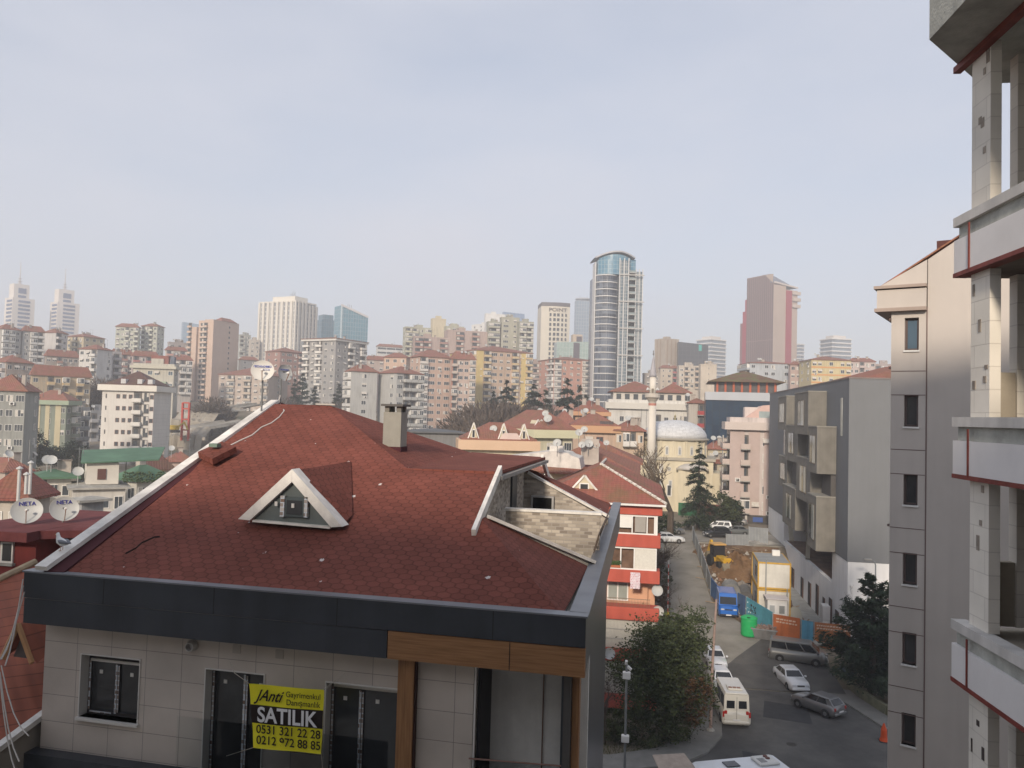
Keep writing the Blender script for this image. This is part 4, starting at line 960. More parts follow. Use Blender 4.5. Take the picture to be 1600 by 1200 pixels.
A('cream block with white balcony bands leaning against the tall beige slab',270,272,300,562,618,370,(.5,.45,.4),None,'wbb','hip',2,par=(.6,.58,.55),gamma=16)
# modern cream building with dark attic
T_,wr,wl,h,_=A('modern cream office building with a green glass band and a brick red penthouse',208,272,279,577,625,290,(.5,.47,.38),'w.ww.w','w','flat',1,fh=3.6,extras=0,gamma=74,cornice=((.5,.48,.4),.9),gl=GLASSB)
MB().box(2,wr-1.5,2.5,wl*.62,h+1.0,h+4.6).build('penthouse',M((.25,.1,.08),.8,.2),T_)
MB().box(2.2,wr-1,wl*.05,wl*.15,h+1,h+4.3).build('penthouse',M((.12,.14,.18),.6,.2),T_)
MB().box(-.9,-.1,wl*.2,wl*.7,h-8,h-5).build('glazed_bay',M((.05,.1,.11),.3,.2),T_); MB().box(-1.1,-.1,wl*.16,wl*.74,h-5,h-4.3).build('bay_canopy',M((.3,.36,.28),.7,.1),T_)
# slender white tower
T_,wr,wl,h,rf=A('slender white apartment tower with a dark mansard roof and small square windows',160,241,268,612,728,223,(.64,.6,.54),None,'','hip',.1,fh=3.05,dep=13,gamma=70,cornice=((.66,.63,.57),1.5),rmat=ROOFBR,extras=0,dirt=.12,wsc=.62,fr=M((.25,.15,.12),.7,.1),variants='w')
# widen to photo: balcony stacks on its long face
cnt={'window':0,'balcony':0}
T_['label']='slender white apartment tower with dark mansard roof and small brown framed windows'
for i in range(9):
    z=h-1.45-3.05*i
    if z<3: break
    link('balcony',balmesh('b',2.3,M((.62,.6,.56),.8,.1,.3),DF,GLFAR),T_,(0,wl*.31,z),R_(-90))
    link('glazed_bay',winmesh('V',DF,GLFAR),T_,(-.1,wl*.16,z),R_(-90),scale=(.75,1,1.7))
    for fr_ in (.31,.43,.55,.96): link('window',winmesh('n',M((.25,.13,.1),.7,.1),GLFAR),T_,(0,wl*(1-fr_),z),R_(-90),scale=(1.35,1,1))
    link('window',winmesh('n',DF,GLFAR),T_,(0,wl*.92,z),R_(-90),scale=(.4,1,1))
BR=M((.5,.48,.45),.8,.05)
bn2=MB()
for i in range(int(h)): bn2.box(-.02,wr+.02,-.03,0,i+.4,i+.46)
bn2.build('panel_joints',BR,T_)
ma=rooftop(T_,wr*.9,wl*.9,.3,3.6,h+1.6,ROOFBR,.2,'mansard',wr*.05,wl*.05)
for a_ in (.1,.3,.62): MB().box(.4,2.2,wl*a_-.6,wl*a_+.6,h+1.9,h+3.1).build('dormer',M((.5,.5,.5),.6,.1),ma)
# tall beige slab in three steps
P,rz,wr,wl=footprint(296,334,374,460,499,50)
gz=G(P.x,P.y)-1; h=P.z-gz; BS=M((.56,.43,.35),.85,.06,.1,0,0,.25,0,.1)
T_=thing('apartment_slab','tall blank beige apartment slab stepping down in three pleats','apartment block',(P.x,P.y,gz),rz)
MB().box(0,wr,0,wl*.35,0,h).build('wall',BS,T_); MB().box(1.5,wr,wl*.35+.01,wl*.68,0,h-.3).build('wall',BS,T_); MB().box(0,wr*.8,wl*.68+.01,wl,0,h-4).build('wall',BS,T_)
rooftop(T_,wr*.6,wl*.3,.2,2.0,h,None,.2,'roof',wr*.3,0)
k=0
for i in range(18):
    z=h-3-2.9*i
    if z<2: break
    link('window',winmesh('d',DF,GLFAR),T_,(wr*.62,0,z),0,scale=(1.4,1,1.0))
    link('balcony',balmesh('b',2.6,BS,DF,GLFAR),T_,(0,wl*.3,z),R_(-90)); link('balcony',balmesh('b',3.4,BS,DF,GLFAR),T_,(1.5,wl*.5,z),R_(-90)); link('balcony',balmesh('b',2.4,BS,DF,GLFAR),T_,(0,wl*.95,z),R_(-90))
A('beige pink block with rows of white awnings behind the roof ridge',342,420,450,587,642,385,(.53,.42,.34),'wbwbwb','.w.','hip',4,par=(.5,.42,.34),gamma=66,variants='waaxa',first=1.6)
A('pale grey green block peeping out beside the tall beige slab',373,375,392,524,560,590,(.42,.44,.4),None,'bw','flat',1,gamma=16)
A('cream block in front of the ribbed white hotel, its flank cut by the dishes',389,391,406,532,556,575,(.53,.46,.38),None,'ww','flat',1,gamma=16)
A('dark grey low block with flat eave under the cream flank beside the hotel',373,376,404,562,577,470,(.24,.24,.25),None,'ww','hip',2,gamma=15)
# ribbed white hotel
P,rz,wr,wl=footprint(405,463,496,560,470,48); gz=G(P.x,P.y)-1; h=P.z-gz
T_=thing('hotel_tower','white high rise hotel with vertical ribs and a forest of roof antennas','hotel',(P.x,P.y,gz),rz)
GW=brickmat((.2,.22,.26),(.3,.31,.33),(.5,.5,.48),3,3.2,.5,offset=0,bump=0); RB=M((.66,.63,.57),.8,.06,.1)
MB().box(.6,wr-.6,.6,wl-.6,0,h-.5).build('window_wall',GW,T_)
n=8
for i in range(n+1):
    MB().box(-.3,1.0,wl*i/n-(1.0 if i else 0)+(0),wl*i/n+(1.0 if i<n else .3),0,h).build('rib',RB,T_)
for i in range(1,7): MB().box(wr*i/6-1.2,wr*i/6+.6,-.3,1.0,0,h-1.4*(i>3)).build('rib',M((.5,.49,.46),.8,.06,.1),T_)  # greyer ribs: the shade of this face is put into their colour
MB().box(.3,wr-.3,.3,wl-.3,h-.49,h+.5).build('roof_deck',RB,T_)
MB().box(wr*.2,wr*.8,wl*.15,wl*.75,h+.51,h+4.2).build('penthouse',RB,T_)
for i in range(9): 
    x=wr*(.2+.07*i); y=wl*(.15+.06*i); MB().tube([(x,y,h+4.2),(x,y,h+5.5+5*random.random())],.15,4).build('antenna',STEEL,T_)
# blue glass pair
def cw(c1,c2,mo,bw=2.5,bh=1.9,ms=.12): return brickmat(c1,c2,mo,bw,bh,ms,offset=0,rough=.25,bump=0,spec=.6)
BGL=cw((.06,.19,.26),(.08,.25,.33),(.25,.33,.38),2.2,3.4,.25); BGD=cw((.05,.12,.17),(.06,.16,.22),(.15,.2,.24),2.2,3.4,.2)
def glasstower(label,x0,xs,x1,ytl,ytr,D,mat,gamma=None,dep=20,slope=None,name='glass_tower'):
    P,rz,wr,wl=footprint(x0,xs,x1,D,ytl,gamma,dep); gz=G(P.x,P.y)-1; h=P.z-gz
    T=thing(name,label,'office tower',(P.x,P.y,gz),rz)
    dz=(ytr-ytl)/FPX*D
    MB().prism([(0,0),(wr,0),(wr,wl),(0,wl)],0,[h,h-dz,h-dz,h]).build('curtain_wall',mat,T)
    return T,wr,wl,h,dz
T_,wr,wl,h,dz=glasstower('dark teal glass office tower with chamfered top beside the ribbed hotel',495,503,523,499,499,700,BGD,22)
MB().prism([(wr*.12,0),(wr*.9,0),(wr*.9,wl),(wr*.12,wl)],h+.01,h+4.5).build('crown',BGD,T_)
text('HSBC'if 0 else 'Blok',.01,WHITE,T_,(wr*.5,-.2,h),(R_(90),0,0)) if 0 else None
T_,wr,wl,h,dz=glasstower('teal glass office tower with a slanting white rimmed top',523,533,576,477,492,650,BGL,22)
MB().bar((0,-.3,h+.4),(wr,-.3,h-dz+.4),.8,1.6).build('roof_rim',M((.6,.58,.58),.6,.1),T_); MB().box(wr*.0,wr*.05,-.5,0,0,h).build('corner_fin',M((.5,.6,.64),.4,.1),T_)
for x in (.3,.36,.42): MB().tube([(wr*x,3,h-dz*x),(wr*x,3,h-dz*x+4.5)],.2,4).build('antenna',STEEL,T_)
glasstower('faint blue glass tower almost lost in the haze behind the tall beige slab',284,286,322,503,505,1250,cw((.1,.2,.3),(.12,.24,.34),(.2,.3,.4),4,4,.3),12)
glasstower('square blue tower top showing over the greenish stepped block',785,787,820,487,489,1150,cw((.07,.15,.28),(.09,.18,.32),(.15,.22,.35),4,4,.3),12)
# --- centre
A('brick red apartment block with white window frames in front of the hotel',415,438,476,549,602,425,(.38,.19,.15),'ww','wWwb','hip',2.4,par=(.5,.4,.36),gamma=35)
T_,wr,wl,h,_=A('white and grey apartment block with long white balcony stacks above the cypresses',475,525,572,532,618,372,(.34,.33,.32),'bwbww','wwbwb','hip',1.6,par=(.68,.66,.62),gamma=48,cornice=((.66,.64,.6),.9),ov=1.2)
A('white block with striped balcony bands just behind the grey pair',588,590,632,541,553,600,(.6,.6,.58),None,'sss','hip',2,gamma=14,fh=3.2)
A('pink brown block with long window strips behind the pale grey pair',570,572,604,562,583,420,(.5,.38,.32),None,'Ww','hip',2.2,gamma=14)
A('pale grey block with one window column, first of the pair before the salmon block',541,549,590,580,668,270,(.43,.43,.41),'e','.w.','hip',2.4,par=(.6,.58,.55),gamma=16)
A('pale grey block with balconies on its shaded side, second of the pair by the chimney',592,620,661,583,672,268,(.43,.43,.41),'.w','Wbbe','hip',2.6,par=(.45,.45,.43),gamma=36)
A('salmon block with a short red roof wedged behind the second pale grey block',600,635,642,559,585,345,(.58,.38,.26),'www','.','hip',2.2,gamma=74)
A('salmon apartment block with white glazed bays, tallest hip roof in the middle',641,656,706,557,672,320,(.56,.36,.26),'ww','eWwW','hip',3.2,par=(.62,.58,.54),gamma=22)
A('narrower salmon block with green trimmed balconies touching the yellow one',703,706,743,561,674,322,(.54,.38,.3),None,'bWwe','hip',3.2,par=(.5,.42,.36),gamma=14,stripes=((.4,.2,.15),[('r',0,.06)]))
A('yellow and salmon apartment block with wide red roof behind the bare trees',704,745,832,547,640,350,(.55,.37,.24),'.eb','wbWwwbwe','hip',3.6,par=(.55,.42,.25),gamma=24,stripes=((.56,.44,.2),[('l',0,.6),('r',.0,.12),('r',.8,.92)]))
A('olive green stepped block with white glazing on the skyline above the salmon block',630,634,694,512,560,480,(.42,.42,.31),'w','bbwbwb','flat',1,par=(.5,.48,.36),gamma=14)
A('cream lift tower standing on the olive green stepped block',673,676,697,499,512,483,(.62,.53,.34),None,'..','flat',1,gamma=14,extras=0)
A('pale green terraced block continuing the skyline beside the cream lift tower',694,697,725,511,530,470,(.46,.46,.34),None,'wWw','flat',1,gamma=14)
A('brownish pink block with dark recessed bays below the olive green one',645,648,700,527,560,440,(.46,.33,.28),None,'bb.b','flat',1,par=(.36,.2,.17),gamma=14,fr=DF)
A('taller brownish pink block with a blank wall beside the dark recessed bays',694,700,762,517,556,445,(.47,.34,.29),None,'.b.b.','flat',1,par=(.4,.24,.2),gamma=14,fr=DF)
A('bright white block with a square lift tower top on the skyline',737,757,778,507,520,620,(.7,.69,.66),'ww','..','flat',1,gamma=40,extras=0)
A('bright white cube above the white block on the skyline',757,759,790,491,500,640,(.7,.69,.66),None,'....','flat',1,gamma=14,extras=0)
A('olive stepped tower block with stacked balconies, first step beside the white block',760,763,782,504,560,450,(.36,.36,.28),None,'b','flat',1,par=(.4,.4,.32),gamma=14)
A('olive stepped tower block, tall middle step with a square head',781,784,812,497,560,452,(.42,.41,.31),None,'Ww','flat',1,par=(.45,.45,.36),gamma=14,extras=2)
A('olive stepped tower block, outer step nearest the hotel with the sign',808,812,834,504,600,448,(.36,.36,.28),None,'eb','flat',1,par=(.5,.5,.42),gamma=14)
# hotel with sign
P,rz,wr,wl=footprint(841,846,891,540,478,8); gz=G(P.x,P.y)-1; h=P.z-gz
T_=thing('hotel_tower','cream hotel tower with a dark cap and grid of square windows under its sign','hotel',(P.x,P.y,gz),rz)
CRM=M((.6,.56,.48),.8,.06,.1)
ns=10; arc=[(wr*(.5+.5*math.sin(math.pi*(k/ns-.5))*1.0), -2.2*math.cos(math.pi*(k/ns-.5))) for k in range(ns+1)]
arc=[(wr*k/ns,-2.0*math.sin(math.pi*k/ns)) for k in range(ns+1)]
MB().prism(arc+[(wr,18),(0,18)],0,h).build('wall',CRM,T_); MB().prism([(x,y-.15) for x,y in arc]+[(wr,18),(0,18)],h+.01,h+2.6).build('roof_cap',M((.14,.13,.14),.7,.1),T_)
for r_ in range(13):
    for c_ in range(5):
        u=.32+.13*c_; x=wr*u; y=-2.0*math.sin(math.pi*u)-.02
        link('window',winmesh('d',CRM,GLFAR),T_,(x,y,h-6-3.35*r_),0,scale=(2.5,2,1.9))
text('POINT',3.4,M((.15,.13,.12),.6,0),T_,(wr*.56,-2.25,h-3.6),(R_(90),0,0),ext=.1,bold=.05,sx=1.25)
# pale glass office with arch
T_,wr,wl,h,dz=glasstower('low pale green glass office with a dark arched slot in the middle',866,870,926,534,532,480,cw((.32,.42,.4),(.36,.46,.44),(.5,.55,.53),2,3,.1),8,name='glass_office')
MB().box(wr*.47,wr*.64,-.3,0,0,h-.2).build('arched_slot',M((.12,.11,.13),.5,.1),T_); MB().box(wr*.45,wr*.72,.4,8,h+.01,h+5).build('arch_head',M((.5,.42,.34),.8,.1),T_); MB().box(wr*.82,wr*.98,-.3,0,0,h*.45).build('dark_panel',M((.1,.16,.18),.4,.1),T_)
MB().box(wr*.55,wr*.7,.2,.39,h+.02,h+3.8).build('arch_dark_gap',M((.12,.11,.13),.5,.1),T_)  # dark box in front of the arch head
T_,wr,wl,h,dz=glasstower('slim hazy blue grey tower with a saucer top behind the tall glass tower',898,901,928,469,469,900,cw((.15,.22,.3),(.18,.25,.33),(.3,.34,.38),3,4,.4),14)
MB().lathe([(6,0),(9.5,2),(9.5,3),(5,4)],20,c=(wr*.5,8,h+.1)).build('saucer',M((.4,.42,.45),.6,.1),T_)
for x in (.3,.7): MB().tube([(wr*x,8,h+4),(wr*x,8,h+7)],.15,4).build('antenna',STEEL,T_)
A('coral red apartment block with white balcony stack at the foot of the tall glass tower',841,866,931,561,628,412,(.58,.26,.17),'wwb','ewwweb','hip',2.2,par=(.66,.62,.58),gamma=24)
A('grey brown sliver of a block between the yellow and the coral apartments',828,831,843,568,625,430,(.38,.27,.23),None,'b','flat',1,gamma=14)
# --- the tall glass tower
P,rz,wr,wl=footprint(926,932,1004,400,404,10); gz=G(P.x,P.y)-1; h=P.z-gz
T_=thing('glass_tower','tallest tower, curved dark glass with white floor bands, fins and a blue crown','tower',(P.x,P.y,gz),rz)
W1=wr*.45
def arcp(x0,x1,dy,off=0,n=10): return [(x0+(x1-x0)*k/n,-dy*math.sin(math.pi*(.12+.72*k/n))-off) for k in range(n+1)]
DGL=cw((.03,.04,.06),(.14,.165,.21),(.2,.22,.25),1.5,3.4,.1); LGL=cw((.06,.11,.15),(.16,.2,.22),(.38,.39,.39),1.3,1.7,.13); CGL=cw((.07,.19,.29),(.1,.24,.34),(.25,.35,.4),1.6,2.2,.12)
hb=h-8.5
MB().prism(arcp(0,W1,5)+[(W1,18),(0,18)],0,hb).build('curved_glass',DGL,T_)
FB_=M((.6,.6,.59),.6,.05,.3)
nf=int(hb/3.55)
for i in range(nf): 
    z=hb-.3-3.55*i; MB().prism(arcp(-.2,W1,5,.35)+[(W1,2),(-.2,2)],z-.35,z+.1).build('floor_band',FB_,T_)
MB().box(-.7,-.25,-1.2,6,0,h-2).build('edge_fin',FB_,T_)
def bay(xa,xb,ya,ztop,mat,name='glazed_bay'):
    m=MB().box(xa,xb,ya,17,0,ztop).build(name,mat,T_)
    for x in (xa+.1,(xa+xb)/2,xb-.1): MB().box(x-.2,x+.2,ya-.5,ya-.01,0,ztop+1.2).build('fin',FB_,T_)
bay(wr*.46,wr*.66,-5.5,h-1.5,LGL)
RC_=MB().box(wr*.66+.4,wr*.83,-.5,17,0,h-6).build('recess',M((.17,.19,.19),.5,.2),T_)
for i in range(27):
    z=h-7.5-3.55*i
    if z<1: break
    MB().box(wr*.66+.5,wr*.83-.1,-4.6,-.5,z,z+.3).build('balcony_slab',M((.42,.42,.4),.7,.1),T_)
    MB().box(wr*.66+.5,wr*.83-.1,-4.6,-4.5,z+.3,z+1.3).build('balcony_rail',M((.25,.3,.31),.4,.1),T_)
bay(wr*.83,wr*.985,-3.5,h-6.5,LGL)
for i in range(7):
    z=h-9-13.5*i
    if z>2: MB().box(wr*.45,wr*1.0,-6.2,-5.6,z,z+.5).build('ring_beam',M((.45,.44,.42),.7,.1),T_)
bay(wr*1.0,wr*1.04,4,h-22,M((.3,.36,.4),.4,.1),'side_wing')
MB().prism(arcp(.5,wr*.7,5)+[(wr*.78,12),(.5,12)],hb+.01,h-1).build('crown_glass',CGL,T_)
MB().box(wr*.66,wr*.85,-1,12,h-6,h+.0).build('crown_glass',CGL,T_)
cr=MB(); ny=14
for k in range(ny+1):
    t=k/ny; x=-1+(wr*.82+1)*t; z=h-.2+3.4*math.sin(math.pi*(.06+.8*t))-1.0*max(0,t-.7)
    cr.v+= [(x,-6.5*math.sin(math.pi*(.1+.75*t)),z),(x,13,z),(x,-6.5*math.sin(math.pi*(.1+.75*t)),z-.7),(x,13,z-.7)]
for k in range(ny): a=4*k; cr.f+=[(a,a+4,a+5,a+1),(a+2,a+3,a+7,a+6),(a,a+2,a+6,a+4),(a+1,a+5,a+7,a+3)]; cr.m+=[0]*4
cr.build('curved_roof',M((.42,.42,.44),.5,.1,.3),T_)
MB().prism(arcp(wr*.05,wr*.72,5)+[(wr*.72,12),(wr*.05,12)],h-.99,[h-.9+2.6*math.sin(math.pi*(.1+.75*k/10)) for k in range(11)]+[h,h]).build('crown_glass',CGL,T_)
# --- right half skyline
T_,wr,wl,h,_=A('tall beige office block with vertical ribs beside the black glass box',1023,1040,1061,530,577,600,(.45,.36,.26),'...','....','flat',1,gamma=40,extras=1,name='office_block',cat='office block',stripes=((.33,.25,.18),[('l',.2,.3),('l',.5,.6),('r',.1,.2),('r',.4,.5),('r',.7,.8)]))
T_,wr,wl,h,dz=glasstower('black glass office box with a small teal sign',1058,1060,1107,534,538,600,cw((.03,.035,.045),(.04,.045,.055),(.06,.065,.08),3,3.2,.2),8,name='office_block')
MB().box(wr*.68,wr*.78,-.35,0,h-6.5,h-2).build('sign',M((.05,.35,.32),.5,0),T_)
def banded(label,x0,xs,x1,yt,yb,D,fh=3.9,gamma=30,n=9,dome=True):
    P,rz,wr,wl=footprint(x0,xs,x1,D,yt,gamma,18); gz=G(P.x,P.y)-1; h=P.z-gz
    T=thing('apartment_tower',label,'apartment tower',(P.x,P.y,gz),rz)
    MB().box(.8,wr-.8,.8,wl-.8,0,h-1).build('glass_core',M((.2,.24,.29),.4,.2,.1),T)
    for i in range(n): 
        z=h-1-fh*i
        if z<1: break
        MB().bev(0,wr,0,wl,z-.9,z+.55,.3).build('floor_band',M((.62,.62,.61),.7,.05,.1),T)
    if dome: MB().box(wr*.2,wr*.8,wl*.2,wl*.8,h-.4,h+2.5).build('roof_room',M((.6,.57,.54),.7,.05),T)
    return T
banded('white banded apartment tower peeking from behind the black glass box',1087,1110,1136,528,600,800,gamma=45,n=17)
banded('white banded tower sliver beside the dark red skyscraper',1236,1249,1258,536,585,900,gamma=50,n=12,dome=False)
banded('white banded apartment tower above the yellow striped block',1280,1300,1332,527,560,800,gamma=35,n=10)
# dark red skyscraper
P,rz,wr,wl=footprint(1167,1209,1247,750,441,46); gz=G(P.x,P.y)-1; h=P.z-gz
T_=thing('skyscraper','dark maroon skyscraper with red vertical stripes and a sloping glass top','tower',(P.x,P.y,gz),rz)
BRN=brickmat((.11,.062,.058),(.135,.078,.07),(.25,.17,.15),2.4,60,.35,offset=0,bump=0,rough=.5); TN=M((.42,.33,.27),.7,.06,.1); RDS=M((.3,.02,.035),.6,.05,.1)
MB().box(0,wr*.5,0,wl,0,h).build('glass_face',BRN,T_); MB().box(wr*.5,wr*1.0,.3,wl*.9,0,h-5).build('wall',TN,T_)
MB().box(wr*.0,wr*.5,-.3,0,0,h-2).build('tan_face',TN,T_)
MB().box(wr*.5,wr*.72,-1.2,.29,0,h-6).build('red_stripe',RDS,T_)
for i in range(3): MB().box(wr*.75,wr*1.08,-1.5,wl*.5,h-9-6*i,h-6-6*i).build('balcony_band',M((.5,.42,.36),.7,.05),T_)
# top: ridge falling towards the street side
m=MB().add([(0,0,h),(wr*.95,0,h-3),(wr*.9,wl*.8,h-3),(0,wl,h+1),(wr*.05,wl*.45,h+9),(0,wl*.12,h+8)],[(0,1,5),(1,4,5),(1,2,4),(2,3,4),(3,0,5,4)])
m.build('sloping_top',cw((.1,.12,.16),(.13,.15,.2),(.25,.25,.28),4,3,.3),T_)
MB().box(-.05,1.5,wl*.12,wl,h+.01,h+8.2).build('top_wall',BRN,T_)
MB().add([(-.35,wl*.02,h-.5),(-.35,wl*.30,h+7.8),(-.35,wl*.0+.1,h+7.8)],[(0,1,2),(2,1,0)]).build('light_gusset',TN,T_)
MB().bar((wr*.02,-.5,h+.2),(wr*.98,-.5,h-2.4),1.2,1.4).build('parapet',M((.55,.5,.47),.7,.05),T_)
for i,(a_,t_) in enumerate(((.0,45),(.09,38),(.18,30))): MB().box(1,8,wl*(1+a_),wl*(1.09+a_),0,h-25-6*i-1 if 0 else h-62+h*0+(50-11*i)).build('stepped_wing',RDS if i<2 else M((.2,.08,.08),.7,.1),T_)
# apartments under the skyline
A('cream block with dark red balcony bands right behind the minaret',1030,1032,1060,575,605,450,(.55,.46,.35),None,'nwb','hip',1.6,par=(.4,.12,.12),gamma=14)
A('cream apartment block with stepped balconies and red bands above the white block',1058,1061,1094,573,605,440,(.56,.48,.38),None,'wbwb','flat',1,par=(.55,.45,.36),gamma=14)
A('blank cream gable block between the stepped balconies and the brown tiled roof',1092,1095,1120,571,597,430,(.6,.5,.37),None,'.d.','flat',1,gamma=14)
A('low beige block at the base of the tall glass tower',1004,1007,1032,585,600,420,(.4,.34,.28),None,'ww','flat',1,gamma=14)
A('pale blue grey block with a cluttered roof under the maroon skyscraper',1155,1172,1234,567,597,350,(.42,.46,.5),'b','w.ww.w','hip',1.2,gamma=18)
A('dusty pink sliver block beside the yellow striped one',1232,1235,1252,570,598,345,(.48,.33,.28),None,'ww','hip',1.4,gamma=14)
T_,wr,wl,h,_=A('yellow apartment block with orange bands below the white banded tower',1249,1268,1330,562,600,330,(.62,.5,.22),'ww','ww.w.ww','hip',1.8,gamma=20)
for i in range(4): MB().box(-.06,wr+.02,-.06,0,h-3.1-3*i,h-2.6-3*i).build('colour_band',M((.6,.3,.12),.8,.05),T_)
A('pale pink apartment block with a blackish roof room next to the yellow one',1322,1326,1368,565,588,400,(.55,.42,.38),None,'wwbww','hip',1.8,gamma=14,extras=2)
A('greyish pink block ending against the beige panelled block',1364,1367,1396,571,590,420,(.42,.33,.31),None,'bbw','flat',1,par=(.4,.2,.2),gamma=14)
# twin white towers far off
def twin(label,x0,xs,x1,yt,D,top,mast):
    P,rz,wr,wl=footprint(x0,xs,x1,D,yt,22,22); gz=G(P.x,P.y)-1; h=P.z-gz
    T=thing('office_tower',label,'office tower',(P.x,P.y,gz),rz,'pair of stepped white office towers on the horizon')
    WT=M((.66,.62,.58),.7,.04,.1); BG_=M((.1,.14,.24),.4,.1,.1)
    MB().box(0,wr,0,wl,0,h).build('wall',WT,T)
    z=(FPX and (yt-top)/FPX*D)
    MB().box(wr*.1,wr*.8,wl*.2,wl*.8,h+.01,h+z).build('upper_tier',WT,T)
    MB().box(wr*.3,wr*.65,wl*.2-.4,wl*.2,h+z*.35,h+z*.72).build('glass_band',BG_,T); MB().box(wr*.3,wr*.65,wl*.2-.4,wl*.2,h+z*.05,h+z*.22).build('glass_band',BG_,T)
    for i in range(13):
        zz=h-4.5-4.05*i
        if zz<1: break
        MB().box(wr*.26,wr*.78,-.5,0,zz,zz+2.1).build('glass_band',BG_,T); MB().box(-.5,0,wl*.05,wl*.7,zz,zz+2.1).build('glass_band',BG_,T)
    t=MB().tube([(wr*.45,wl*.5,h+z),(wr*.45,wl*.5,h+z+5),(wr*.45,wl*.5,h+z+mast)],[1.6,.7,.25],5); 
    for k in range(3): t.box(wr*.45-2.4+.5*k,wr*.45+2.4-.5*k,wl*.5-2,wl*.5+2,h+z+3*k+.3,h+z+3*k+.8)
    t.build('mast',M((.5,.48,.48),.6,.1),T)
twin('stepped white office tower with blue window bands, the one nearest the picture edge',8,20,55,464,950,445,24)
twin('stepped white office tower with blue window bands, the one nearer the greenish blocks',79,90,125,471,960,453,24)
# ---------------------------------------------------------------- middle distance
# blue glass building with brown roofed restaurant
T_,wr,wl,h,dz=glasstower('dark blue mirror glass building with a pale band and brown tiled roof storey',1101,1103,1215,612,612,190,brickmat((.006,.022,.05),(.014,.04,.075),(.02,.035,.05),1.6,3.3,.06,offset=0,rough=.3,bump=0,spec=.25),2,name='glass_office',dep=16)
MB().box(-.15,wr,-.35,0,h-1.9,h).build('fascia_band',M((.42,.44,.47),.5,.05,.2),T_)
MB().box(2.5,wr,1.5,14,h+.01,h+2.4).build('attic_glazing',M((.09,.08,.08),.3,.3,1),T_)
for i in range(8): x=2.4+i*(wr-3)/7; MB().box(x,x+.45,1.1,1.49,h+.01,h+2.4).build('orange_post',M((.45,.12,.06),.8,.1),T_)
rooftop(T_,wr-1.5,14,1.3,2.9,h+2.4,tilemat((.17,.09,.05),(.12,.07,.04),.8),.15,'roof',1.8,1)
# white apartment block behind the mosque
T_,wr,wl,h,rf=A('white and grey apartment block with attic windows behind the mosque',948,951,1076,638,722,205,(.6,.58,.53),None,'.www.ewwe','flat',1,gamma=3,fh=3.1,cornice=((.58,.56,.51),1.6),extras=0,wsc=.7,par=(.3,.34,.4),dep=14,first=2.6,variants='wwx',fr=M((.5,.48,.46),.6,.1))
MB().box(1.2,wr-.5,1.2,13,h+1.7,h+4.4).build('attic',M((.56,.53,.48),.8,.1,.3),T_)
for i in range(9): MB().box(2+i*2.2,3.2+i*2.2,1.1,1.19,h+2.5,h+3.9).build('attic_window',GLFAR,T_)
rooftop(T_,wr*.62,12,.6,2.9,h+4.4,None,.15,'attic_roof',.8,1); rooftop(T_,wr*.36,12,.6,2.6,h+4.4,None,.15,'attic_roof',wr*.66,1)
A('beige block with dark red balconies between the mosque dome and the blue glass building',1074,1076,1103,630,705,200,(.46,.42,.36),None,'.b','hip',1.2,fh=3.1,gamma=4,par=(.36,.06,.06))
# mosque
mq=atD(1049,790,150); MQ=Vector((mq.x,mq.y,G(mq.x,mq.y)-.5)); mr=math.atan2(-mq.x,mq.y)*1.0
mr=-R_(4)
T_=thing('mosque','cream mosque with a shallow lead grey dome on an arcaded drum','mosque',MQ,mr)
zdr=lambda py:(H+(654-py)/FPX*150)-MQ.z
YC=M((.63,.57,.43),.85,.07,.3,0,0,.2,0,.15); LEAD=M((.42,.43,.45),.6,.1,.4,.1); STN=M((.4,.37,.31),.9,.1)
zb_,zd_,zp_=zdr(716),zdr(686),zdr(655)
MB().box(-7.0,7.4,-1.5,12,0,zb_).build('wall',YC,T_); MB().box(-7.2,7.8,-1.9,12.4,zb_,zb_+.5).build('cornice',STN,T_)
MB().box(-8.6,-6.81,0,12,0,zb_-1.8).build('wall',YC,T_); MB().box(7.41,9.2,0,12,0,zb_-2.2).build('wall',YC,T_)
MB().box(1.2,6.2,-2.6,-1.51,0,zb_-1.6).build('wall',YC,T_)
MB().lathe([(3.0,0),(2.7,.5),(1.8,1.0),(.0,1.3)],20,c=(3.7,-.6,zb_-1.58)).build('half_dome',M((.5,.48,.45),.8,.1,.5),T_,smooth=True)
MB().lathe([(1.6,0),(1.3,.5),(.6,.9),(.0,1.0)],16,c=(-7.4,2,zb_-1.8)).build('half_dome',M((.5,.48,.45),.8,.1,.5),T_,smooth=True)
MB().box(.8,6.6,-2.9,-1.5,zb_-1.6,zb_-1.35).build('cornice',STN,T_)
RD=6.1
dr_=MB().lathe([(RD-.15,zb_+.5),(RD-.15,zd_)],16,c=(.2,5,0)).build('drum',YC,T_)
MB().lathe([(RD+.3,zd_),(RD+.4,zd_+.25),(RD,zd_+.4)],32,c=(.2,5,0)).build('drum_cornice',STN,dr_)
for k in range(16):
    a_=2*math.pi*(k+.5)/16
    if math.sin(a_)<.3:
        x,y=.2+(RD-.22)*math.cos(a_),5+(RD-.22)*math.sin(a_)
        o=MB().box(-.33,.33,-.08,.1,0,1.4).lathe([(.33,-.08),(.33,.1)],16,M4=Matrix.Translation((0,0,1.4))@Matrix.Rotation(R_(90),4,'X')).box(-.17,.17,-.1,-.08,.2,1.4,1).build('drum_window',[M((.62,.6,.55),.8,.05),M((.28,.3,.32),.5,.1)],dr_,loc=(x,y,zb_+.9),rot=a_+R_(90))
    if math.sin(a_-math.pi/16)<.4:
        a2=a_-math.pi/16; MB().box(-.2,.2,-.12,.2,zb_+.5,zd_).build('pilaster',YC,dr_,loc=(.2+(RD-.15)*math.cos(a2),5+(RD-.15)*math.sin(a2),0),rot=a2+R_(90))
hd=zp_-zd_-.4
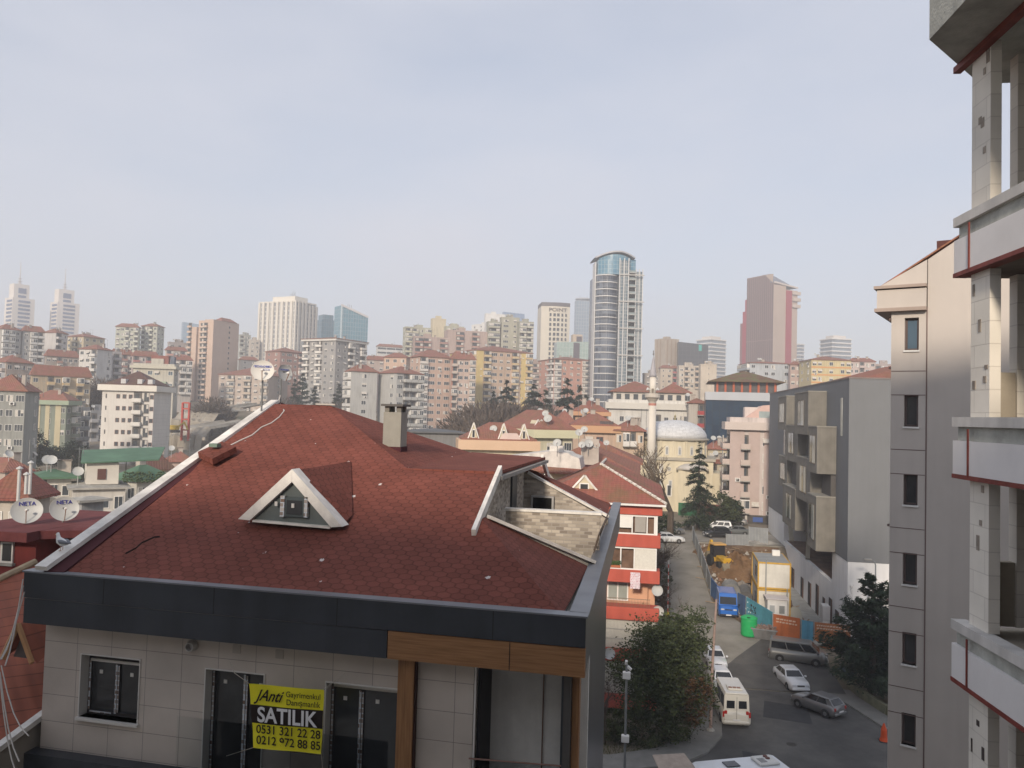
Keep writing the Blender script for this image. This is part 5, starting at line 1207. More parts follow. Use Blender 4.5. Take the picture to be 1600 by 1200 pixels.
DMAT=brickmat((.56,.57,.58),(.6,.61,.62),(.46,.47,.48),1.1,1.0,.05,offset=.5,rough=.6,bump=.2)
MB().lathe([((RD-.05)*math.cos(t),zd_+.4+hd*math.sin(t)**.95) for t in [math.pi/2*k/12 for k in range(12)]]+[(0,zp_)],40,c=(.2,5,0)).build('dome',DMAT,T_,smooth=True)
MB().lathe([(.12,0),(.3,.3),(.1,.5),(.22,.8),(.05,1.1),(.0,1.8)],10,c=(.2,5,zp_-.1)).build('finial',M((.45,.38,.2),.4,.1,1,0,.8),T_)
for x in (-5.6,-4.2,-2.3,-.4): 
    for z,hh in ((2.2,1.7),):
        if x>-5: MB().box(x-.45,x+.45,-1.6,-1.5,z+1,z+3.2,0).box(x-.3,x+.3,-1.63,-1.6,z+1.2,z+3.0,1).build('window',[WHITE,GLFAR],T_)
for x in (-6.1,-2.0,-.2): MB().box(x-.35,x+.35,-1.56,-1.5,zb_-5.2,zb_-3.6,0).box(x-.2,x+.2,-1.6,-1.56,zb_-5.1,zb_-3.8,1).build('window',[M((.62,.6,.55),.8,.05),M((.3,.32,.34),.5,.1)],T_)
for x in (-3.3,-1.9,-.5):
    MB().lathe([(.42,0),(.42,.08),(.3,.1),(.3,.0)],16,M4=Matrix.Translation((x,-1.5,zb_-1.6))@Matrix.Rotation(R_(90),4,'X')).build('round_window',M((.62,.6,.55),.8,.05),T_) if x!=-1.9 else MB().box(x-.35,x+.35,-1.6,-1.5,zb_-2.4,zb_-.7).build('round_window',M((.55,.55,.53),.8,.05),T_)
# minaret
mn=atD(1017,740,146); MN=Vector((mn.x,mn.y,G(mn.x,mn.y)-.5)); z_=lambda py:(H+(654-py)/FPX*146)-MN.z
T_=thing('minaret','slim white minaret with one balcony and a lead cone, beside the mosque dome','minaret',MN)
MW=M((.66,.62,.55),.8,.05,.5,0,0,.2,0,.12)
MB().box(-1.3,1.3,-1.3,1.3,0,6).build('base',MW,T_)
MB().lathe([(.82,6.01),(.68,z_(632))],16).build('shaft',MW,T_,smooth=True)
MB().lathe([(.7,z_(634)),(.71,z_(630.5))],16).build('red_band',M((.45,.2,.16),.8,.1),T_)
MB().lathe([(.69,z_(632)),(.7,z_(628)),(1.0,z_(624)),(1.25,z_(621.8))],16).build('corbel',M((.42,.38,.33),.8,.1,1,.3),T_)
MB().lathe([(1.38,z_(621.7)),(1.4,z_(615.5)),(1.28,z_(615.4)),(1.28,z_(620.8))],16).build('balcony',M((.5,.46,.41),.8,.1,1,.3),T_)
MB().lathe([(.6,z_(621.6)),(.58,z_(590))],16).build('upper_shaft',MW,T_,smooth=True)
MB().box(-.2,.2,-.62,-.5,z_(617),z_(608)).build('doorway',M((.2,.17,.14),.8,.1),T_)
MB().lathe([(.68,z_(590)),(.6,z_(586)),(.12,z_(560)),(0,z_(558))],16).build('cone',M((.36,.35,.37),.6,.1),T_,smooth=True)
MB().lathe([(.05,z_(559)),(.05,z_(556)),(.16,z_(554.5)),(.03,z_(553)),(.1,z_(551.5)),(.0,z_(548))],8).build('finial',M((.15,.14,.13),.5,.1),T_)
for sx_ in (-.95,.95): MB().tube([(sx_*.6,-.6,z_(610)),(sx_,-.8,z_(608.5))],[.12,.3],10).build('loudspeaker',WHITE,T_)
# pink apartment block by the upper road
T_,wr,wl,h,rf=A('pale pink apartment block with open ground floor beside the grey modern building',1136,1141,1222,671,800,138,(.58,.49,.45),'b','wbw'+'ww','flat',.3,gamma=3,fh=2.65,cornice=((.55,.48,.44),1.3),extras=0,par=(.5,.42,.38),dep=12,first=2.0,stripes=((.47,.38,.35),[('r',.0,.28),('r',.36,.58),('r',.66,.9)]),base=3.0)
T_.children[1]
MB().add([(1.5,1.5,h+1.3),(wr,1.5,h+1.3),(wr,1.5,h+4.5),(wr-3,1.5,h+4.2),(1.5,10,h+1.3),(wr,10,h+1.3),(wr,10,h+4.5),(wr-3,10,h+4.2)],[(0,1,2,3),(7,6,5,4),(3,7,4,0),(3,2,6,7)]).build('attic_gable',M((.6,.42,.37),.8,.08),T_)
MB().box(wr-3.6,wr-.5,1.4,1.49,h+1.9,h+3.2).build('attic_window',M((.3,.36,.36),.4,.2),T_)
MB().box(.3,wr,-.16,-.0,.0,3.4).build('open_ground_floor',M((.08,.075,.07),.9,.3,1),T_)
for x in (.3,2.6,wr-2): MB().box(x,x+.35,-.3,-.17,0,3.4).build('pillar',M((.5,.48,.44),.8,.1),T_)
MB().box(wr-4.5,wr-2.9,-.4,-.31,2.3,3.1).build('sign',M((.05,.1,.3),.6,0),T_)
# low houses between mosque and the pink block
def house(label,x0,xs,x1,yt,yb,D,col,pl,pr,rh=2,**k): return A(label,x0,xs,x1,yt,yb,D,col,pl,pr,'hip',rh,name='house',cat='house',**k)
house('small yellow house with red roof behind the mosque spruce',1103,1106,1142,702,760,168,(.56,.47,.28),None,'ww',1.6,gamma=8,par=(.4,.2,.18))
house('small cream house with a rusty balcony beside the mosque wall',1104,1108,1136,724,775,160,(.52,.44,.3),None,'bw',1.0,gamma=8,par=(.35,.1,.08))
# ---------------------------------------------------------------- roofs just past the new building
def addormer(T,x,y,z,w_,hh,m=None,name='dormer'):
    d=MB().add([(-w_/2,0,0),(w_/2,0,0),(0,0,hh),(-w_/2,2.2,0),(w_/2,2.2,0),(0,2.2,hh)],[(0,1,2),(0,2,5,3),(2,1,4,5)]).build(name,m or M((.58,.52,.38),.8,.1),T,loc=(x,y,z))
    MB().bar((-w_/2-.2,-.12,-.1),(0,-.12,hh+.12),.12,.14).build('verge_board',COP,d); MB().bar((0,-.12,hh+.12),(w_/2+.2,-.12,-.1),.12,.14).build('verge_board',COP,d)
    p=MB().box(-.35*w_/2,.35*w_/2,-.06,-.01,.08,hh*.62).build('window',WHITE,d); MB().box(-.26*w_/2,.26*w_/2,-.08,-.06,.15,hh*.55).build('pane',GLASS,p)
    return d
T_,wr,wl,h,rf=house('cream house with an orange eave band and three pointed dormers',722,726,832,702,715,106,(.62,.54,.36),None,'wwwww',2.2,gamma=3,dep=10,cornice=((.6,.43,.3),1.3),extras=0)
for i,x in enumerate((.12,.56,.86)): addormer(rf,wr*x,-.3,h+1.5,1.1,2.0)
MB().add([(.5*wr,-.5,h+1.5),(wr*.82,-.5,h+1.5),(wr*.76,-.5,h+2.3),(wr*.56,-.5,h+2.3),(.5*wr,2,h+1.5),(wr*.82,2,h+1.5),(wr*.76,2,h+2.3),(wr*.56,2,h+2.3)],[(0,1,2,3),(3,2,6,7),(0,3,7,4),(1,5,6,2)]).build('roof_parapet',M((.6,.48,.44),.8,.1),rf)
T_,wr,wl,h,rf=house('pale green house with a wide red roof and white triangular skylights',782,838,894,684,712,126,(.62,.57,.37),'.','.wbW',3.0,gamma=28,cornice=((.6,.58,.4),1.3),extras=1,par=(.45,.42,.3))
for x in (.18,.36,.8): addormer(rf,wr*x*.6,.8+x,h+1.9,.9,.9)
T_,wr,wl,h,rf=house('peach house with terracotta band and a ragged roof terrace',892,896,962,675,706,150,(.56,.38,.26),None,'.ww.',2.6,gamma=3,cornice=((.52,.31,.18),1.3),extras=2,fr=M((.3,.12,.1),.7,.1))
MB().box(5,wr-.5,-.2,3,h+1.5,h+2.2).build('terrace_clutter',M((.1,.08,.08),.9,.4,3),rf)
T_,wr,wl,h,rf=house('peach house with a white glazed bay window facing the mosque',958,962,1006,673,705,150,(.56,.4,.26),None,'weew',1.8,gamma=3,extras=2,par=(.62,.6,.57))
house('terracotta banded house tucked in front of the dark conifers',895,899,948,649,662,178,(.5,.29,.17),None,'....',2.6,gamma=3,cornice=((.5,.29,.17),.9))
house('plain red roofed house between the dark conifers and the peach terrace',862,866,900,664,676,165,(.5,.34,.25),None,'..',3,gamma=3)
house('grey shed roofed house behind the ridge vent, beside the orange eave band',640,645,722,676,705,115,(.2,.2,.2),None,'...',.4,gamma=3,rmat=M((.12,.125,.13),.8,.15,.3),extras=0)
# the apartment house with red balcony bands
PK=M((.58,.34,.22),.85,.08,.4,0,0,.2,0,.15); RB2=M((.45,.1,.07),.8,.08,.5,0,0,.2,0,.12)
YF=60.0; cx=onY(1034,800,YF).x
T_=thing('balcony_house','peach apartment house with coral red balcony bands and orange tile roof','apartment block',(cx,YF,0))
zz=lambda py:onY(1030,py,YF).z
wlft=-9.5
MB().box(wlft,-.9,1.25,17,0,zz(790)-.1).build('wall',PK,T_)
MB().box(-.9+.001,-.35,1.8,16.5,0,zz(790)-.1).build('side_wall',PK,T_)
bands=[(788,806),(837,857),(893,913),(952,972),(1018,1038),(1090,1112)]
for i,(a_,b_) in enumerate(bands):
    MB().bev(wlft-.3,.0+(-.05 if i else .05),-.12,1.24,zz(b_),zz(a_),.03).build('balcony_band',RB2,T_)
CRT=M((.62,.6,.54),.9,.08,6)
def glaz(i,a_,b_,x0,x1,kind):
    z0,z1=zz(b_)+.002,zz(a_)-.002
    f=MB(); wbar=.09
    f.box(x0,x1,0,.08,z1-.14,z1); f.box(x0,x1,0,.08,z0,z0+.1)
    for x in kind[0]: f.box(x-wbar/2,x+wbar/2,-.02,.09,z0+.1,z1-.14)
    o=f.build('balcony_glazing',WHITE,T_)
    for (xa,xb,mm_,zf) in kind[1]:
        MB().box(xa,xb,.02,.05,z0+.1+(z1-z0)*zf,z1-.14).build('panel',mm_,o)
    MB().box(x0,x1,.35,.4,z0,z1).build('room_behind',M((.16,.1,.07),.9,.4,1),o)
glaz(0,806,837,-3.6,-.45,([-3.6,-2.15,-1.05,-.5],[(-3.5,-2.2,WHITE,.25),(-1.95,-1.15,M((.35,.33,.3),.8,.1),.05)]))
MB().box(-.45,-.28,0,1.2,zz(837),zz(806)).build('corner_post',WHITE,T_)
glaz(1,857,893,-4.0,-.3,([-3.9,-2.95,-1.95,-.35],[(-1.9,-.4,CRT,0),(-3.8,-3.6,CRT,0)]))
fw=MB().box(-3.75,-2.95,-.1,.0,zz(893)+.12,zz(893)+.3).build('window_box',M((.4,.13,.06),.8,.1),T_)
fl=MB()
rr=random.Random(3)
for k in range(160): x=rr.uniform(-3.75,-2.95); z=zz(893)+.3+rr.random()*.3; s_=.05; fl.quad((x,-.1-rr.random()*.1,z),(x+s_,-.12,z),(x+s_,-.1,z+s_*1.6),(x,-.05,z+s_))
fl.build('balcony_plants',M((.06,.1,.03),.8,.4,6),fw)
# open balcony with iron rail, and barred floors below
f=MB(); z0=zz(952)
f.box(-4.3,-.7,-.05,-.02,z0+.62,z0+.66); 
for k in range(33): x=-4.3+k*.11; f.box(x,x+.02,-.05,-.03,z0,z0+.62)
f.build('railing',M((.2,.16,.12),.8,.2),T_)
w1=MB().box(-3.95,-2.35,1.18,1.24,zz(948),zz(916)).build('window',WHITE,T_); MB().box(-3.85,-3.2,1.15,1.18,zz(946),zz(919)).build('pane',M((.3,.33,.3),.3,.1),w1); MB().box(-3.1,-2.45,1.15,1.18,zz(946),zz(919)).build('pane',M((.3,.33,.3),.3,.1),w1)
for (a_,b_) in ((972,1018),(1038,1090)):
    o=MB().box(-4.5,-.2,.2,.26,zz(b_),zz(a_)).build('curtained_glazing',CRT,T_)
    f=MB()
    for k in range(44): x=-4.5+k*.1; f.box(x,x+.018,-.02,0,zz(b_),zz(a_))
    for k in (1,2): z=zz(b_)+(zz(a_)-zz(b_))*k/3; f.box(-4.5,-.2,-.02,0,z,z+.03)
    f.build('window_bars',M((.45,.43,.4),.6,.1),o)
for py,px in ((922,1021),(958,1024)): pass
eq=MB().lathe([(0,0),(.3,.05),(.42,.14),(.42,.1),(0,-.03)],16,M4=Matrix.Translation((-.2,.4,zz(925)))@Matrix.Rotation(R_(70),4,'X')).build('roof_dish',DISHG,T_)
MB().lathe([(0,0),(.3,.05),(.42,.14),(.42,.1),(0,-.03)],16,M4=Matrix.Translation((-.1,.3,zz(957)))@Matrix.Rotation(R_(80),4,'X')).build('roof_dish',DISHG,T_)
MB().lathe([(0,0),(.3,.05),(.42,.14),(.42,.1),(0,-.03)],16,M4=Matrix.Translation((-3.6,-.4,zz(1025)))@Matrix.Rotation(R_(70),4,'X')).build('roof_dish',DISHG,T_)
# its roof
zr=zz(788)+.02; xa,xb=wlft-.5,.3; ya,yb_=-.5,18; xm=(xa+xb)/2; hr=2.45
rf=MB().slab([(xa,ya,zr),(xb,ya,zr),(xm,5.0,zr+hr)],.15).slab([(xb,ya,zr),(xb,yb_,zr),(xm,13.5,zr+hr),(xm,5.0,zr+hr)],.15).slab([(xa,yb_,zr),(xa,ya,zr),(xm,5.0,zr+hr),(xm,13.5,zr+hr)],.15).slab([(xb,yb_,zr),(xa,yb_,zr),(xm,13.5,zr+hr)],.15).build('roof',TILE2,T_)
MB().bar((xa,ya-.05,zr-.08),(xb,ya-.05,zr-.08),.16,.14).build('gutter',WHITE,rf)
MOR=M((.62,.58,.52),.9,.3,6,.4)
hp=MB(); 
for k in range(14):
    a_=Vector((xb,ya,zr+.1)).lerp(Vector((xm,5,zr+hr+.1)),k/14); b_=Vector((xb,ya,zr+.1)).lerp(Vector((xm,5,zr+hr+.1)),(k+.8)/14)
    hp.tube([a_,b_],[.12,.09],6)
hp.build('hip_tiles',MOR,rf)
hp=MB().tube([(xm,5,zr+hr+.05),(xm,13.5,zr+hr+.05)],.11,6).build('ridge_tiles',MOR,rf)
addormer(rf,-5.9,1.3,zr+.45,2.2,1.25); addormer(rf,-8.9,1.3,zr+.45,2.2,1.25)
lau=MB(); n1,n2=8,10
for j in range(n2+1):
    for i in range(n1+1): lau.v.append((i*.09+.012*math.sin(j),.03*math.sin(i*2.1+j*.3)*(j/n2+.3),-j*.12))
for j in range(n2):
    for i in range(n1): lau.f.append((j*9+i,(j+1)*9+i,(j+1)*9+i+1,j*9+i+1)); lau.m.append(0)
p=onY(985,894,59.6); lau.build('laundry',brickmat((.6,.5,.55),(.5,.25,.3),(.7,.66,.68),.16,.12,.02,bump=0),loc=(p.x,p.y,p.z),cat='laundry',label='pink and white cloth hanging over a coral balcony band')
# second and third houses behind it with their long roofs
def longhouse(label,y0,y1,x1,z,hr,col,mat,w_=11,lb=True):
    T=thing('house',label,'house',(x1,y0,street_z(y0)-1)); g0=T.location.z
    zt_=z-g0
    MB().box(-w_,0,0,y1-y0,0,zt_).build('wall',M(col,.85,.1,.3),T)
    r=rooftop(T,w_,y1-y0,.5,hr,zt_,mat)
    mr_=MB().tube([(-w_/2,w_/2,zt_+hr+.28),(-w_/2,y1-y0-w_/2,zt_+hr+.28)],.1,6).build('ridge_tiles',MOR,r)
    r.location.x=-w_; mr_.location.x=w_
    return T,zt_,r
T2,zt2_,r2=longhouse('long orange tiled house behind the coral balcony one, crusted mortar along its ridge',80.5,99,onY(992,742,80).x,onY(985,745,80).z,2.6,(.52,.4,.26),TILE3)
T3,zt3_,r3=longhouse('tiled house with cream wall standing between the long roof and the mosque',101,112,onY(998,735,101).x,onY(990,726,101).z,2.6,(.55,.46,.28),TILE3)
for k,(py_,x_) in enumerate(((730,-.02),(760,-.02))):
    pass
# white plastered gable with its dish
P=onY(905,735,70); Q=onY(770,712,74)
T_=thing('plastered_gable','rough white plastered roof wall with one dish, between the two tile roofs','wall',(P.x,70.5,0))
a_=onY(840,728,70.5);b_=onY(908,733,70.5);c_=onY(905,716,70.5);d_=onY(893,712,70.5);e_=onY(888,708,70.5);f_=onY(868,705,70.5);g_=onY(848,706,70.5);h_=onY(770,716,70.5); i_=onY(770,727,70.5)
poly=[i_,a_,b_,c_,d_,e_,f_,g_,h_]
m=MB(); n=len(poly); m.v=[tuple(p-T_.location) for p in poly]+[tuple(p-T_.location+Vector((0,4.5,.0))) for p in poly]; m.f=[tuple(range(n)),tuple(range(2*n-1,n-1,-1))]+[(i+n,(i+1)%n+n,(i+1)%n,i) for i in range(n)]; m.m=[0]*len(m.f)
m.build('gable',M((.6,.57,.53),.9,.18,1.2,.3,0,.2,0,.2),T_)
k=MB(); q_=f_-T_.location; k.box(q_.x-.6,q_.x+.6,.5,1.6,q_.z-1,q_.z+.45); k.build('stub_chimney',M((.62,.59,.55),.9,.15,2,.3),T_)
# dishes on these roofs
dl=[((872,692),69.5,.62,'lone round dish on the white plastered stub',1.2),((905,676),88,.7,'grey dish turned edge on, above the crusted ridge',1.5),((914,671),89,.65,'upper small dish of the ridge cluster',1.7),((911,695),80,.62,'tilted dish with the narrow profile in the ridge cluster',1.2),((920,693),80.5,.75,'largest pale dish in the middle of the ridge cluster',1.2),((932,695),81,.65,'round dish at the outer side of the ridge cluster',1.0),((948,692),96,.6,'small dish on the roof towards the mosque',1.0),((853,646),128,.9,'small dish high on the pale green house roof',1.6),((857,654),127,1.15,'bigger dish on the pale green house roof',1.2),((772,670),108,.85,'dish at the corner of the cream house by the bare trees',1.3),((912,644),165,1.2,'dish above the terracotta banded house',1.6),((899,655),160,.0,'',0)]
for (px,py),D,R__,lab,mh in dl:
    if not lab: continue
    p=atD(px,py,D); dish((p.x-.05,p.y,p.z-mh),R__*.6,toward(p,(px*37)%50-25),22,lab,mh,group='round dishes on the roofs around the mosque street')
ch2=MB().box(-.9,.9,-.4,.4,0,2.6).build('chimney_stack',M((.42,.37,.33),.9,.2,1,.2),None,loc=onY(922,712,81)-Vector((0,0,.9)),cat='chimney',label='squat rendered chimney stack under the ridge dish cluster')
p_=onY(1008,745,90)
# ---------------------------------------------------------------- low houses down in the valley
GRN=M((.09,.17,.11),.7,.25,.4); 
T_,wr,wl,h,rf=house('white two storey house with green sheet roof and glazed corner balcony',56,58,112,748,790,96,(.56,.53,.46),None,'bwn',.7,gamma=2,dep=14,rmat=GRN,par=(.56,.53,.46),ov=.8,fh=2.7,first=1.3)
T_,wr,wl,h,rf=house('white house with small windows and plants on its green roofed terrace',110,114,196,765,800,92,(.56,.53,.47),None,'nwnw',.3,gamma=2,dep=16,rmat=CONC,ov=.5,fh=2.7,extras=1)
MB().box(1.2,4.2,1,5,h+.4,h+2.6).build('roof_room',M((.57,.54,.48),.8,.1),T_); MB().box(2.2,3.0,.9,.99,h+.9,h+2.0).build('roof_room_window',M((.12,.06,.05),.8,.1),T_); MB().slab([(.6,.5,h+2.7),(8,.5,h+3.0),(9.5,8,h+4.0),(1,8,h+3.6)],.12).build('green_roof',GRN,T_)
rr=random.Random(5); pm=MB()
for k in range(260): x=rr.uniform(4.5,10.5); y=rr.uniform(.2,1.2); z=h+.5+rr.random()*1.1; s_=.16; pm.quad((x,y,z),(x+s_,y+.1,z),(x+s_,y,z+s_),(x-.02,y+.1,z+s_))
pm.build('terrace_plants',M((.06,.09,.045),.8,.4,4),T_)
T_,wr,wl,h,rf=house('white house with long glazed attic under a green and brown roof',182,214,262,752,800,104,(.55,.52,.45),'ww','WW',1.6,gamma=40,rmat=GRN,ov=.7,fh=2.7)
house('house with maroon roof and pale gable beside the sloping coping',222,226,270,735,760,118,(.52,.46,.38),None,'w.',2.2,gamma=3,rmat=ROOFBR)
house('low grey workshop with a flat roof behind the lettered dishes',112,128,162,785,815,74,(.3,.31,.32),'w','..',.2,gamma=30,rmat=CONC,extras=0)
house('brown roofed cream house behind the first lettered dish',-20,40,78,782,815,64,(.45,.4,.33),'ww','.',2.0,gamma=62,rmat=tilemat((.25,.08,.06),(.17,.06,.05),.2),extras=0)
house('pinkish house under a faded roof at the edge, below the grey block',-30,8,46,738,775,120,(.45,.36,.3),'w','ww',1.5,gamma=30,extras=1)
house('little pink house showing between the slender tower and the rising coping',262,265,300,722,740,150,(.5,.35,.3),None,'..',1.6,gamma=3)
for i,(px,y0,y1,D) in enumerate(((28,733,786,58),(40,742,772,60),(46,724,772,62))):
    a_=atD(px,y1,D);b_=atD(px,y0,D); m=MB().tube([(0,0,0),(0,0,b_.z-a_.z)],.1,8).lathe([(.2,0),(.2,.06),(.0,.2)],8,c=(0,0,b_.z-a_.z)); m.build('flue_pipe',M((.5,.5,.49),.5,.1),None,loc=a_,cat='flue pipe',label=['shortish steel flue pipe with a cowl, standing apart from the other two','thin flue pipe carrying no bend, between the taller two','tallest steel flue pipe in front of the green tree'][i])
# excavated hillside with terraces and red rig
CUT=groundmat([(.2,.17,.13),(.32,.29,.24),(.42,.39,.34)],.12,.5)
for i,(x0,x1,y0,y1,D,lab) in enumerate(((262,345,645,668,285,'upper rubble terrace of the excavation beside the slender tower'),(255,330,668,690,262,'lower stone terrace of the excavation beside the slender tower'),(325,372,638,664,300,'grey concrete retaining wall above the excavation'))):
    a_=atD(x0,y1,D);b_=atD(x1,y0,D); mid=(a_+b_)/2
    w_=abs(b_.x-a_.x); hh=abs(b_.z-a_.z)
    m=MB(); nn=14; rr=random.Random(i)
    for k in range(nn+1):
        x=w_*k/nn; dz=rr.uniform(-.8,.5); m.v+=[(x,rr.uniform(-.8,.8),-12),(x,rr.uniform(-.6,.6)+2,hh*.5+dz),(x,4+rr.uniform(-.5,.5),hh*.55+dz),(x,7,hh+dz*.7),(x,30,hh+2+dz)]
    for k in range(nn):
        for j in range(4): a=5*k+j; m.f.append((a,a+5,a+6,a+1)); m.m.append(0)
    m.build('retaining_terrace',CUT,None,loc=(a_.x,a_.y,a_.z),cat='terrace',label=lab)
P=atD(289,678,258); T_=thing('drilling_rig','red steel drilling frame standing in the hillside excavation','drilling rig',P)
RR_=M((.45,.07,.05),.6,.15)
for x in (-1.1,1.1): MB().box(x-.25,x+.25,-.3,.3,-2,9.5).build('column',RR_,T_)
for z in (1,4.2,7.4,9.2): MB().box(-.85,.85,-.25,.25,z,z+.4).build('cross_beam',RR_,T_)
P=atD(272,677,256); T_=thing('yellow_digger','small yellow digger at work below the red drilling frame','excavator',P)
MB().bev(-1.4,1.4,-1,1,.2,1.0,.15).build('tracks',DARKF,T_); MB().bev(-1.2,1.2,-.9,.9,1.0,2.4,.2).build('body',M((.55,.38,.05),.6,.1),T_); MB().bar((1,0,1.8),(3.2,0,3.4),.4).bar((3.2,0,3.4),(4.4,0,1.2),.35).build('boom',M((.55,.38,.05),.6,.1),T_)
# ================================================================ grey modern building
GX,GY=19.5,80.5; GZ0=.3
gm=thing('modern_building','modern grey building with jutting taupe window boxes over a white base','building',(GX,GY,GZ0))
GRY=M((.17,.178,.188),.7,.05,.3,0,0,.3,0,.06); TP=brickmat((.185,.175,.155),(.2,.19,.168),(.15,.14,.12),.12,30,.012,offset=0,rough=.8,bump=.1); GWH=M((.78,.78,.78),.8,.06,.2,0,0,.3,0,.12)
zt=lambda v:v-GZ0
MB().box(0,24,0,49,zt(8.8),zt(26.4)).build('wall',GRY,gm)
MB().box(-.05,24.2,-.05,49.2,zt(26.4),zt(26.55)).build('coping',M((.2,.17,.16),.7,.1),gm)
rooftop(gm,21,45,.0,3.2,zt(26.56),TILE3,.1,'roof',2,2)
B=MB(); B.box(.05,24,.02,6.4,0,zt(8.79)); B.box(.05,24,35,48.9,0,zt(8.79)); B.box(.05,.5,6.41,34.99,0,zt(5.5)); B.box(5,24,6.41,34.99,0,zt(8.79))
B.build('white_base',GWH,gm)
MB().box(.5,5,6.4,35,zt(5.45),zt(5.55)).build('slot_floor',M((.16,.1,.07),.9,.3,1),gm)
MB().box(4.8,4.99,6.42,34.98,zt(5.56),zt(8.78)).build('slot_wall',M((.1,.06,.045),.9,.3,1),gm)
MB().bar((.3,20,zt(5.6)),(.9,22.5,zt(8.7)),.5,.4).build('slanting_prop',M((.4,.36,.28),.8,.1),gm)
MB().bar((.2,30,zt(6.2)),(.3,32,zt(8.7)),.5,.4).build('slanting_prop',M((.4,.36,.28),.8,.1),gm)
PG=M((.36,.38,.37),.2,.3,.4,0,0,.6)
def module(y0,y1,z0,z1,P_,nw=2):
    b=MB(); b.box(-P_,-.01,y0-GY,y1-GY,zt(z0),zt(z1)); o=b.build('window_box',TP,gm)
    MB().box(-P_-.06,-.01,y0-GY-.06,y1-GY+.06,zt(z1),zt(z1)+.12).build('coping',M((.27,.26,.23),.7,.1),o)
    L_=y1-y0; ww=min(L_*.62,3.4); yc=(y0+y1)/2-GY; h0=zt(z0)+.9; h1=zt(z1)-.8
    t=link('window',None,o)
    MB().box(-P_-.05,-P_,yc-ww/2,yc+ww/2,h0,h1).build('frame',M((.1,.085,.07),.5,.1),t)
    for k in range(nw):
        a_=yc-ww/2+.1+(ww-.1)*k/nw; MB().box(-P_-.08,-P_-.05,a_,a_+(ww-.1)/nw-.14,h0+.12,h1-.12).build('pane',PG if k%2==0 else GLASS,t)
module(85.4,89.6,16.8,21.6,1.9,2); module(85.4,89.6,8.9,14.4,1.9,2)
module(90.0,98.0,20.7,25.4,1.9,2); module(90.0,98.0,13.2,18.0,1.6,3)
module(98.4,107,17.2,21.6,1.4,3); module(98.4,107,9.2,14.0,1.6,3)
module(107.6,114,21.0,25.4,1.2,1); module(107.6,114,13.4,17.4,1.0,1)
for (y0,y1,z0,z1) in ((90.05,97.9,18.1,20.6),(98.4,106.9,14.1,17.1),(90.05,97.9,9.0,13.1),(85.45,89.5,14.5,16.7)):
    MB().box(-.5,-.012,y0-GY,y1-GY,zt(z0),zt(z1)).build('bay_shade_fill',M((.09,.085,.08),.8,.1),gm)  # dark blocks, recess shade between the window boxes put into their colour
MB().box(-.08,-.01,2.5,3.2,zt(20.8),zt(24.6)).build('slit_window',PG,gm); MB().box(-.08,-.01,34.5,35.4,zt(17.5),zt(21)).build('slit_window',PG,gm)
for y_,h_,w_ in ((3.2,2.6,1.4),(6.2,3.2,1.2),(9.4,2.6,.9),(12.5,3.3,1.3),(16.5,2.7,1.5),(21,2.4,1.4),(27,2.4,1.8)):
    d_=MB().box(-.02,.06,y_,y_+w_,.3,.3+h_).build('doorway',M((.07,.06,.055),.8,.3,2),gm); MB().box(-.06,-.021,y_-.12,y_,.3,.3+h_).build('door_jamb',M((.2,.11,.08),.7,.2),d_)
MB().lathe([(.0,0),(.12,.02),(.12,.3),(0,.32)],10,M4=Matrix.Rotation(R_(90),4,'X')).build('wall_lamp',WHITE,gm,loc=(.4,.0,6.2))
MB().box(-3.0,.04,-1,40,.0,.35).build('walkway',M((.33,.33,.31),.9,.2,1,.2),gm)
MB().bev(0,.75,0,1.3,0,1.5,.05).bev(0,.75,0,1.3,1.52,3.0,.05).build('white_cabinet',WHITE,None,loc=(GX-1.35,84.5,.6),cat='cabinet',label='tall white metal cabinet standing against the wall of the grey building')
# ================================================================ construction site
GAL=M((.26,.28,.29),.6,.2,1,0,.2,.4)
def Pp(px,py,dz=0): return gp(px,py)+Vector((0,0,dz))
def fence_panel(a_,b_,h,m,label,name='hoarding_panel',t=.08,cat='fence panel',group=None,ribs=True):
    d=(b_-a_); L_=math.hypot(d.x,d.y); ang=math.atan2(d.y,d.x); T=thing(name,label,cat,(a_.x,a_.y,a_.z),ang,group)
    m_=MB(); sl_=d.z; m_.add([(0,-t/2,-.3),(L_-.03,-t/2,-.3+sl_),(L_-.03,-t/2,h+sl_),(0,-t/2,h),(0,t/2,-.3),(L_-.03,t/2,-.3+sl_),(L_-.03,t/2,h+sl_),(0,t/2,h)],[(0,1,2,3),(7,6,5,4),(3,2,6,7),(0,3,7,4),(1,5,6,2),(0,4,5,1)])
    m_.build('sheet',m,T)
    MB().box(-.05,.05,-t/2-.04,t/2+.04,-.3,h+.06).build('post',GAL,T)
    return T,L_,sl_
CORR=brickmat((.27,.29,.31),(.3,.32,.33),(.2,.21,.22),.2,30,.03,offset=0,bump=.3,rough=.5)
fy=[116,111,106,101,95,90,86]
cols_=[('weathered grey',CORR)]*7
for i in range(6):
    y0,y1=fy[i],fy[i+1]; xa,xb=XR(y0)+.15,XR(y1)+.15
    blue=i>=5
    T,L_,sl_=fence_panel(Vector((xa,y0,street_z(y0))),Vector((xb,y1,street_z(y1))),1.9,M((.05,.12,.28),.6,.25,1) if blue else CORR,
      'deep blue hoarding sheet nearest the blue van' if blue else 'weathered grey metal hoarding sheets along the lane, %s'%['by the cars on the upper road','second from the upper road','beside the bare dirt','beside the dirt mound','in front of the backhoe'][i],group='metal hoarding along the lane')
